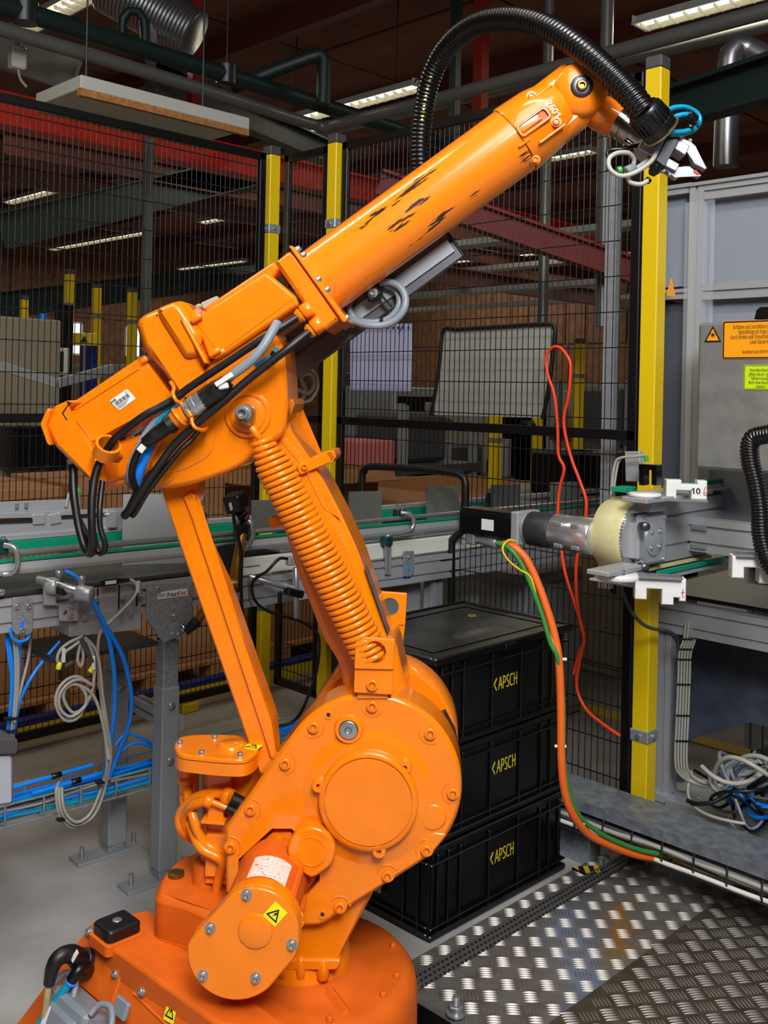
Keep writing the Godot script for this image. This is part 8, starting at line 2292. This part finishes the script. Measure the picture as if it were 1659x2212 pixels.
	# orange cord hung over the right fence
	single("extension_cord", mtube(pa([2.57, 0.5057, -1.732, 2.57, 0.5621, -1.7168, 2.57, 0.6117, -1.6982, 2.57, 0.6651, -1.7111, 2.57, 0.7264, -1.7375, 2.57, 0.8032, -1.7697, 2.57, 0.8788, -1.7869, 2.57, 0.9767, -1.8013, 2.57, 1.0582, -1.7983, 2.57, 1.1247, -1.7829, 2.57, 1.1646, -1.8044, 2.57, 1.2499, -1.81, 2.57, 1.3482, -1.8245, 2.57, 1.4111, -1.8505, 2.57, 1.4616, -1.8588, 2.57, 1.486, -1.8489, 2.57, 1.4986, -1.8283, 2.57, 1.4939, -1.8041, 2.57, 1.4666, -1.7778, 2.57, 1.4354, -1.7669, 2.57, 1.3491, -1.7715, 2.57, 1.2863, -1.7869, 2.57, 1.234, -1.7822, 2.57, 1.1562, -1.7566, 2.57, 1.0842, -1.7215, 2.57, 1.0384, -1.7022, 2.57, 0.994, -1.7011, 2.57, 0.9161, -1.7123, 2.57, 0.848, -1.7305, 2.57, 0.7461, -1.728, 2.57, 0.6648, -1.7127, 2.57, 0.6186, -1.6984, 2.57, 0.5433, -1.713, 2.57, 0.4703, -1.7211, 2.57, 0.4123, -1.6884, 2.57, 0.3821, -1.6312, 2.57, 0.3601, -1.5679]), 0.0052, 0.015, 8), M.cord, "thin red orange cord hanging in a loop on the right fence", "cord")
	# left wire basket tray
	var t := kthing("cable_tray", "wire basket tray full of blue hoses under the left conveyor", "cable tray")
	b = MB.new()
	var yb := 0.235
	for z in [-0.08, -0.2]:
		for y in [yb, yb + 0.055]:
			b.cyl(Vector3(-0.35, y, z), Vector3(1.5, y, z), 0.0028, -1, 6)
	for z in [-0.12, -0.16]:
		b.cyl(Vector3(-0.35, yb, z), Vector3(1.5, yb, z), 0.0028, -1, 6)
	part("long_wire", b, M.zinc, t)
	for i in 19:
		part("cross_wire", mtube(PackedVector3Array([Vector3(-0.3 + i * 0.1, yb + 0.058, -0.08), Vector3(-0.3 + i * 0.1, yb + 0.003, -0.08), Vector3(-0.3 + i * 0.1, yb, -0.14), Vector3(-0.3 + i * 0.1, yb + 0.003, -0.2), Vector3(-0.3 + i * 0.1, yb + 0.058, -0.2)]), 0.0028, 0.03, 6), M.zinc, t)
	rng.seed = 12
	for i in 12:
		var p := PackedVector3Array()
		var z0 := rng.randf_range(-0.19, -0.09)
		var y0 := yb + 0.01 + 0.008 * (i % 4)
		for k in 13:
			p.append(Vector3(-0.35 + k * 0.155, y0 + rng.randf_range(-0.003, 0.006), z0 + rng.randf_range(-0.012, 0.012)))
		var hm: Material = [M.teal, M.blue, M.teal, M.blue, M.cable_grey, M.blue][i % 6]
		tray_hose(p, 0.0048 if i % 6 != 4 else 0.0036, hm, i)
	# hanging bundles at the left
	var hb := kthing("hose_bundle", "two bright blue air hoses hanging from the rod clamp into the tray", "hoses")
	part("hose", mtube(pa([0.0906, 0.8872, 0.04, 0.1104, 0.8763, 0.05, 0.1281, 0.854, 0.06, 0.1512, 0.815, 0.07, 0.1921, 0.7439, 0.06, 0.2469, 0.6609, 0.04, 0.2822, 0.5785, 0.02, 0.3005, 0.5094, 0, 0.3079, 0.4387, -0.03, 0.3038, 0.351, -0.08, 0.2894, 0.2856, -0.1]), 0.0058, 0.015, 10), M.blue, hb)
	part("hose", mtube(pa([0.1304, 0.853, 0.055, 0.1624, 0.7945, 0.06, 0.2025, 0.717, 0.05, 0.232, 0.6253, 0.03, 0.2526, 0.5305, 0, 0.2615, 0.4359, -0.03, 0.2682, 0.3493, -0.07, 0.2735, 0.2768, -0.1]), 0.0058, 0.015, 10), M.blue, hb)
	part("hose", mtube(pa([0.3064, 0.3699, -0.1, 0.3264, 0.3909, -0.1, 0.354, 0.3903, -0.1, 0.3895, 0.37, -0.1, 0.4355, 0.3367, -0.11]), 0.004, 0.015, 8), M.blue, hb)
	part("hose", mtube(pa([0.3073, 0.3318, -0.1, 0.3409, 0.3599, -0.1, 0.3827, 0.3599, -0.1, 0.4387, 0.3255, -0.11]), 0.004, 0.015, 8), M.blue, hb)
	hb = kthing("hose_bundle", "bundle of blue hoses and grey cables tied together at the left edge", "hoses")
	for q in [pa([-0.0284, 0.7363, -0.02, -0.0204, 0.6784, -0.02, -0.0085, 0.6173, -0.03, -0.0076, 0.5346, -0.04, -0.0077, 0.4604, -0.06, -0.0056, 0.3848, -0.08]), pa([-0.0215, 0.733, -0.02, -0.0133, 0.6659, -0.02, -0.0013, 0.6046, -0.03, -0.0004, 0.5217, -0.04, -0.0008, 0.4589, -0.06]), pa([0.0064, 0.713, -0.02, 0.0054, 0.6515, -0.02, 0.0061, 0.5804, -0.03, 0.0022, 0.5097, -0.04, 0.0039, 0.4579, -0.06]), pa([0.1171, 0.6938, -0.04, 0.0814, 0.658, -0.04, 0.0425, 0.62, -0.03, 0.0145, 0.5673, -0.03, 0.0068, 0.5088, -0.04, 0.0065, 0.4458, -0.06])]:
		part("blue_hose", mtube(q, 0.0046, 0.02, 8), M.blue, hb)
	for q in [pa([-0.0176, 0.7274, 0, -0.008, 0.6672, -0.01, -0.0029, 0.6072, -0.02, -0.0022, 0.5361, -0.03, -0.0023, 0.462, -0.05]), pa([0.0358, 0.7159, -0.03, 0.0321, 0.668, -0.03, 0.0154, 0.6155, -0.02, 0.0045, 0.5463, -0.03, 0.0021, 0.4725, -0.05]), pa([-0.0107, 0.7241, 0, -0.0009, 0.6547, -0.01, 0.0022, 0.5835, -0.02, 0.0006, 0.5127, -0.03])]:
		part("grey_cable", mtube(q, 0.0038, 0.02, 8), M.cable_grey, hb)
	for q in [Vector3(-0.0077, 0.5246, -0.03), Vector3(-0.0066, 0.4897, -0.04)]:
		part("cable_tie", mbox(Vector3(0.032, 0.004, 0.022), q, 0.001), M.black_plastic, hb)
	hb = kthing("cable_coil", "coils of pale grey sensor cable hanging below the side block", "cable coil")
	for q in [pa([0.1355, 0.7208, 0.05, 0.102, 0.7107, 0.05, 0.0786, 0.6948, 0.05, 0.072, 0.6731, 0.05, 0.0795, 0.6548, 0.05]), pa([0.1358, 0.716, 0.055, 0.112, 0.7022, 0.055, 0.0884, 0.6886, 0.055, 0.0817, 0.6692, 0.055]), pa([0.1356, 0.7196, 0.05, 0.1289, 0.6929, 0.05, 0.1246, 0.6647, 0.05, 0.1323, 0.6461, 0.05, 0.1393, 0.6623, 0.05, 0.1385, 0.6972, 0.05, 0.1455, 0.7112, 0.05, 0.1583, 0.6884, 0.05, 0.1688, 0.6576, 0.05, 0.1681, 0.6344, 0.05]), pa([0.143, 0.7163, 0.05, 0.1694, 0.6867, 0.05, 0.1842, 0.6376, 0.05, 0.1981, 0.5622, 0.04, 0.2252, 0.4568, 0.02, 0.2444, 0.375, 0, 0.2361, 0.3104, -0.02, 0.2177, 0.2666, -0.02, 0.1932, 0.2248, -0.02, 0.1558, 0.2144, -0.02, 0.1244, 0.2429, -0.02, 0.1102, 0.2819, -0.02, 0.1068, 0.3238, -0.02, 0.1225, 0.3315, -0.04]),
			pa([0.1603, 0.5972, 0.05, 0.128, 0.6214, 0.05, 0.098, 0.6196, 0.05, 0.0748, 0.5963, 0.05, 0.0721, 0.5592, 0.05, 0.0942, 0.5206, 0.05, 0.1243, 0.5169, 0.05, 0.1444, 0.5396, 0.05, 0.1656, 0.5823, 0.05, 0.1705, 0.6398, 0.05]), pa([0.1606, 0.5972, 0.06, 0.1297, 0.6164, 0.06, 0.0997, 0.6136, 0.06, 0.0766, 0.5892, 0.06, 0.0773, 0.555, 0.06, 0.1016, 0.5298, 0.06, 0.1278, 0.5361, 0.06, 0.1445, 0.5514, 0.06]), pa([0.1286, 0.6016, 0.055, 0.1462, 0.5753, 0.055, 0.1444, 0.5467, 0.055, 0.1156, 0.5349, 0.055, 0.0935, 0.5621, 0.055, 0.0881, 0.5916, 0.055, 0.1141, 0.6065, 0.055, 0.1635, 0.5722, 0.055, 0.1949, 0.4947, 0.05, 0.2194, 0.3893, 0.03, 0.2276, 0.3186, 0]),
			pa([0.2398, 0.3519, 0, 0.2281, 0.2792, -0.01, 0.2011, 0.232, -0.01, 0.1574, 0.2233, -0.01, 0.1285, 0.2475, -0.01, 0.1131, 0.2844, -0.01, 0.114, 0.328, -0.02]), pa([0.2346, 0.3531, 0, 0.2142, 0.2919, 0, 0.1898, 0.2466, 0, 0.1564, 0.2341, 0, 0.1289, 0.2578, 0, 0.1159, 0.2928, 0, 0.117, 0.3303, -0.01])]:
		part("grey_cable", mtube(q, 0.0042, 0.012, 8), M.cable_grey, hb)
	for q in [[Vector3(0.0792, 0.6662, 0.05), Vector3(0.0749, 0.6487, 0.05), M.yellow_sticker], [Vector3(0.168, 0.6402, 0.05), Vector3(0.1572, 0.628, 0.05), M.yellow_sticker]]:
		part("plug", mcyl(q[0], q[1], 0.007, -1, 12, 0.001), q[2], hb)
	for q in [[Vector3(0.1287, 0.718, 0.06), Vector3(0.1593, 0.6555, 0.06)], [Vector3(0.0891, 0.6543, 0.055), Vector3(0.1104, 0.6623, 0.055)]]:
		part("black_sleeve", mcyl(q[0], q[1], 0.006, 0.005, 10), M.dark_grey, hb)
	for q in [Vector3(0.084, 0.6835, 0.06), Vector3(0.1618, 0.6527, 0.06)]:
		part("cable_tag", mbox(Vector3(0.009, 0.035, 0.004), q, 0.001), M.white_plastic, hb)
	part("cable_tie", mbox(Vector3(0.02, 0.005, 0.02), Vector3(0.2052, 0.3302, 0.02), 0.001), M.black_plastic, hb)
	part("cable_tie", mbox(Vector3(0.018, 0.005, 0.02), Vector3(0.1151, 0.2487, -0.01), 0.001), M.black_plastic, hb)
	single("blue_hose", mtube(pa([0.4782, 0.632, -0.05, 0.496, 0.5643, -0.05, 0.5004, 0.496, -0.06, 0.4959, 0.429, -0.07, 0.5031, 0.3566, -0.09, 0.5199, 0.3902, -0.1, 0.5628, 0.3494, -0.12, 0.6415, 0.3194, -0.12, 0.722, 0.3277, -0.12]), 0.0042, 0.015, 8), M.blue, "thin blue hose hanging behind the parallel rod", "hose")
	single("red_hose", mtube(pa([0.5284, 0.3899, -0.12, 0.5932, 0.3702, -0.12, 0.6724, 0.3612, -0.12, 0.7383, 0.3383, -0.12]), 0.0035, 0.015, 8), M.red, "thin red hose behind the lid of the vertical motor", "hose")
	for q in [["dark coupling on the blue hose in the tray, left", Vector3(0.1407, 0.3257, -0.1)], ["dark coupling on the blue hose in the tray, right", Vector3(0.1958, 0.2979, -0.1)]]:
		var x := kthing("hose_coupling", q[0], "coupling")
		part("body", mcyl(q[1] - Vector3(0.014, 0, 0), q[1] + Vector3(0.014, 0.002, 0), 0.008, -1, 12, 0.002), M.black_plastic, x)
		part("hose", mcyl(q[1] - Vector3(0.12, 0.003, 0), q[1] + Vector3(0.1, 0.006, 0), 0.0055, -1, 10), M.blue, x)
	# right tray: galvanised channel over a wire basket
	var rt := thing("cable_channel", "galvanised sheet channel running to the lower right over a wire basket", "cable channel", Vector3(2.53, 0, -1.4))
	b = MB.new()
	var cp := PackedVector2Array([Vector2(-0.075, 0.0), Vector2(-0.075, -0.03), Vector2(-0.071, -0.03), Vector2(-0.071, -0.004), Vector2(0.071, -0.004), Vector2(0.071, -0.03), Vector2(0.075, -0.03), Vector2(0.075, 0.0)])
	b.prism(cp, -2.1, -0.6, 0.0, Transform3D(Basis(Vector3(1, 0, 0), Vector3(0, 1, 0), Vector3(0, 0, 1)), Vector3(2.47, 0.215, 0)))
	wpart("channel", b, M.galvanised, rt)
	for i in 16:
		wpart("basket_wire", mtube(PackedVector3Array([Vector3(2.4, 0.185, -2.05 + i * 0.09), Vector3(2.398, 0.125, -2.05 + i * 0.09), Vector3(2.47, 0.12, -2.05 + i * 0.09), Vector3(2.54, 0.125, -2.05 + i * 0.09)]), 0.003, 0.03, 6), M.dark_steel, rt)
	b = MB.new()
	for x in [2.398, 2.43, 2.47, 2.51]:
		b.cyl(Vector3(x, 0.122, -2.1), Vector3(x, 0.122, -0.6), 0.0025, -1, 6)
	wpart("basket_wire", b, M.dark_steel, rt)
	wpart("support", mbox(Vector3(0.06, 0.2, 0.12), Vector3(2.5, 0.1, -1.66), 0.002), M.zinc, rt)
	rng.seed = 5
	for i in 11:
		var p := PackedVector3Array()
		var x0 := rng.randf_range(2.402, 2.46)
		var y0 := 0.132 + 0.009 * (i % 5)
		for k in 13:
			p.append(Vector3(x0 + rng.randf_range(-0.006, 0.006), y0 + rng.randf_range(-0.004, 0.004), -2.1 + k * 0.125))
		var lm: Material = [M.cable_grey, M.grey_plastic, M.cable_grey, M.grey_plastic, M.cable_purple, M.cable_grey, M.grey_plastic, M.cable_amber, M.cable_grey, M.grey_plastic, M.white_plastic][i]
		single("tray_cable", mtube(p, 0.0062 if i != 7 else 0.005, 0.03, 8), lm, ["grey cable in the basket under the galvanised channel", "grey cable in the basket under the galvanised channel", "grey cable in the basket under the galvanised channel", "grey cable in the basket under the galvanised channel", "purple cable in the basket under the galvanised channel", "grey cable in the basket under the galvanised channel", "grey cable in the basket under the galvanised channel", "amber yellow cable in the basket under the galvanised channel", "grey cable in the basket under the galvanised channel", "grey cable in the basket under the galvanised channel", "pale cable in the basket under the galvanised channel"][i], "cable", "grey cables under the galvanised channel" if i not in [4, 7, 10] else "")
	var lo := [[pa([2.5481, 0.1399, -1.6238, 2.5121, 0.1206, -1.6315, 2.4976, 0.0775, -1.6319, 2.503, 0.0305, -1.6265, 2.5273, -0.0024, -1.6022, 2.5608, -0.0149, -1.5687]), M.grey_plastic, 0.009, "grey hose looping down to the floor left of the yellow post"], [pa([2.5009, 0.0926, -1.3881, 2.4952, 0.1178, -1.3939, 2.502, 0.1433, -1.3871, 2.5273, 0.1369, -1.3759, 2.5366, 0.1142, -1.3666]), M.white_plastic, 0.008, "white cable loop under the galvanised channel"], [pa([2.4862, 0.1786, -1.3322, 2.4947, 0.1415, -1.3237, 2.5288, 0.0954, -1.3179]), M.blue, 0.007, "blue cable dropping behind the orange cable end"], [pa([2.4783, 0.1876, -1.3118, 2.491, 0.1571, -1.2991, 2.5172, 0.1098, -1.3012]), M.cable_yellow, 0.005, "yellow green cable dropping behind the orange cable end"], [pa([2.47, 0.2088, -1.2918, 2.5018, 0.156, -1.2742, 2.542, 0.0931, -1.2763]), M.grey_plastic, 0.008, "grey cable dropping next to the orange cable end"], [pa([2.4731, 0.2059, -1.2604, 2.5058, 0.1363, -1.2561, 2.5548, 0.0624, -1.2636]), M.cable_grey, 0.007, "pale cable dropping to the tread plate at the right"]]
	for q in lo:
		single("cable", mtube(q[0], q[2], 0.02, 10), q[1], q[3], "cable")
	# cables inside the lower machine
	var cb := thing("cable_bundle", "vertical bundle of pale grey cables strapped to the aluminium stand", "cables")
	for i in 5:
		var dx := i * 6.2
		part("cable", mtube(shift_px(pa([2.7503, 0.6823, -1.464, 2.7472, 0.6341, -1.4672, 2.7381, 0.5926, -1.4763, 2.7371, 0.5239, -1.4772, 2.7353, 0.3865, -1.4791, 2.734, 0.2766, -1.4804, 2.7414, 0.2356, -1.4729, 2.7651, 0.2116, -1.4493, 2.7663, 0.2076, -1.4056]), dx), 0.0036, 0.02, 8), M.cable_grey, cb)
	for y in [1380.0, 1402.0, 1424.0, 1478.0, 1545.0, 1600.0]:
		var q := W_at(1480.0 - (y - 1400.0) * 0.03, y, 2.978)
		part("cable_tie", mbox(Vector3(0.042, 0.004, 0.012), Vector3.ZERO, 0.001), M.black_plastic, cb, Transform3D(Basis(Vector3.UP, -PI / 4), q))
	single("cable", mtube(pa([2.4159, 0.81, -1.4732, 2.437, 0.7665, -1.4662, 2.469, 0.7267, -1.4484, 2.5188, 0.7039, -1.441, 2.5917, 0.6879, -1.4388, 2.6746, 0.6547, -1.4549, 2.7084, 0.6138, -1.4636]), 0.005, 0.015, 8), M.dark_grey, "dark grey cable drooping in front of the right yellow post", "cable")
	var cl2 := thing("cable_heap", "heap of coiled grey, black, blue and orange cables inside the lower right machine", "cables")
	rng.seed = 21
	for i in 46:
		var c := W_at(1600.0 + rng.randf_range(-40, 90), 1690.0 + rng.randf_range(-35, 45), 2.75 + rng.randf_range(-0.06, 0.1))
		var p := PackedVector3Array()
		var r := rng.randf_range(0.05, 0.13)
		var ti := Basis.from_euler(Vector3(rng.randf_range(-0.7, 0.7), rng.randf_range(0, TAU), rng.randf_range(-0.7, 0.7)))
		var a0 := rng.randf() * TAU
		var sw := rng.randf_range(2.2, 5.6)
		for k in 12:
			var a := a0 + sw * k / 11.0
			p.append(c + ti * Vector3(cos(a) * r, 0.02 * sin(a * 2.0), sin(a) * r * 0.7))
		var mm: Material = [M.grey_plastic, M.black_rubber, M.grey_plastic, M.cable_grey, M.black_rubber, M.blue, M.grey_plastic, M.cable_orange if i < 10 else M.grey_plastic, M.dark_grey, M.cable_grey][i % 10]
		part("cable", mtube(p, rng.randf_range(0.0035, 0.007), 0.02, 7), mm, cl2)

func shift_px(p: PackedVector3Array, dx: float) -> PackedVector3Array:
	var o := PackedVector3Array()
	for q in p:
		o.append(q + Vector3(0.707, 0, 0.707) * dx / 2170.0 * 2.95)
	return o

func tray_hose(p: PackedVector3Array, r: float, m: Material, i: int) -> void:
	var kinds := ["teal", "blue", "teal", "blue", "grey", "blue"]
	var k: String = kinds[i % 6]
	var x := kthing("data_cable" if k == "grey" else "air_hose", "%s %s lying in the wire basket under the left conveyor" % [k, "cable" if k == "grey" else "air hose"], "cable" if k == "grey" else "hose", "%s lines in the left wire basket" % k)
	part("line", mtube(p, r, 0.03, 7), m, x)

# small yellow print marks along the hose
func hose_print(p: PackedVector3Array) -> MB:
	var b := MB.new()
	for i in range(18, 48):
		if i % 3 == 0:
			continue
		var n := Vector3(-0.707, 0.1, 0.707)
		var o := p[i] + (Vector3(0, 1.35, 0) - p[i]).normalized() * 0.0243
		b.box(Vector3(0.005, 0.004, 0.0008), Transform3D(Basis(Vector3(0.707, 0, 0.707), Vector3.UP, n.normalized()).orthonormalized(), o))
	return b

func fence_items() -> void:
	var t := thing("whiteboard", "grey board with black tube edging hung on the outside of the right fence", "board", Vector3(2.66, 1.2714, -2.148))
	var nb := Transform3D(Basis(Vector3(0, 0, 1), Vector3(0, 1, 0), Vector3(-1, 0, 0)), Vector3(2.66, 0, 0))
	wpart("panel", mprism(p2([-2.3611, 1.5721, -1.8977, 1.5722, -1.9336, 1.2739, -2.4121, 1.2694]), -0.012, 0.0, 0.0, nb), M.board_grey, t)
	wpart("edging", mtube(pa([2.655, 1.266, -2.4142, 2.655, 1.4279, -2.3833, 2.655, 1.5557, -2.3693, 2.655, 1.5763, -2.3481, 2.655, 1.5719, -2.3071, 2.655, 1.5737, -2.152, 2.655, 1.5772, -1.9232, 2.655, 1.5673, -1.8922, 2.655, 1.539, -1.8879, 2.655, 1.3685, -1.907, 2.655, 1.2711, -1.9299]), 0.0065, 0.015, 10), M.black_rubber, t)
	for q in [Vector3(2.63, 1.2447, -2.3254), Vector3(2.63, 1.2503, -1.9698)]:
		wpart("holder", mbox(Vector3(0.04, 0.03, 0.05), q, 0.01), M.black_plastic, t)
	t = thing("paper_sheet", "pale lilac paper sheet with punched top edge hung on the right fence", "paper", Vector3(2.63, 1.3583, -2.6473))
	var pb := Transform3D(Basis(Vector3(0, 0, 1), Vector3(0, 1, 0), Vector3(-1, 0, 0)), Vector3(2.63, 0, 0))
	wpart("sheet", mprism(p2([-2.8209, 1.603, -2.4955, 1.5959, -2.4885, 1.3521, -2.8132, 1.3526]), -0.0015, 0.0, 0.0, pb), M.lilac, t)
	var b := MB.new()
	for i in 12:
		b.box(Vector3(0.003, 0.007, 0.007), Transform3D(Basis(), W_on(762.0 + i * 11.0, 708.0, 2.629)))
	wpart("punched_hole", b, M.black, t)
	for q in [Vector3(2.62, 1.5924, -2.7841), Vector3(2.62, 1.5896, -2.5274)]:
		wpart("tie", mtube(PackedVector3Array([q, q + Vector3(-0.01, 0.005, 0.01), q + Vector3(-0.01, -0.03, -0.015)]), 0.0015, 0.01, 6), M.black_plastic, t)

func W_on(px: float, py: float, u: float) -> Vector3:
	var r := W_at(px, py, 1.0) - Vector3(0, 1.35, 0)
	return Vector3(0, 1.35, 0) + r * (u / r.x)
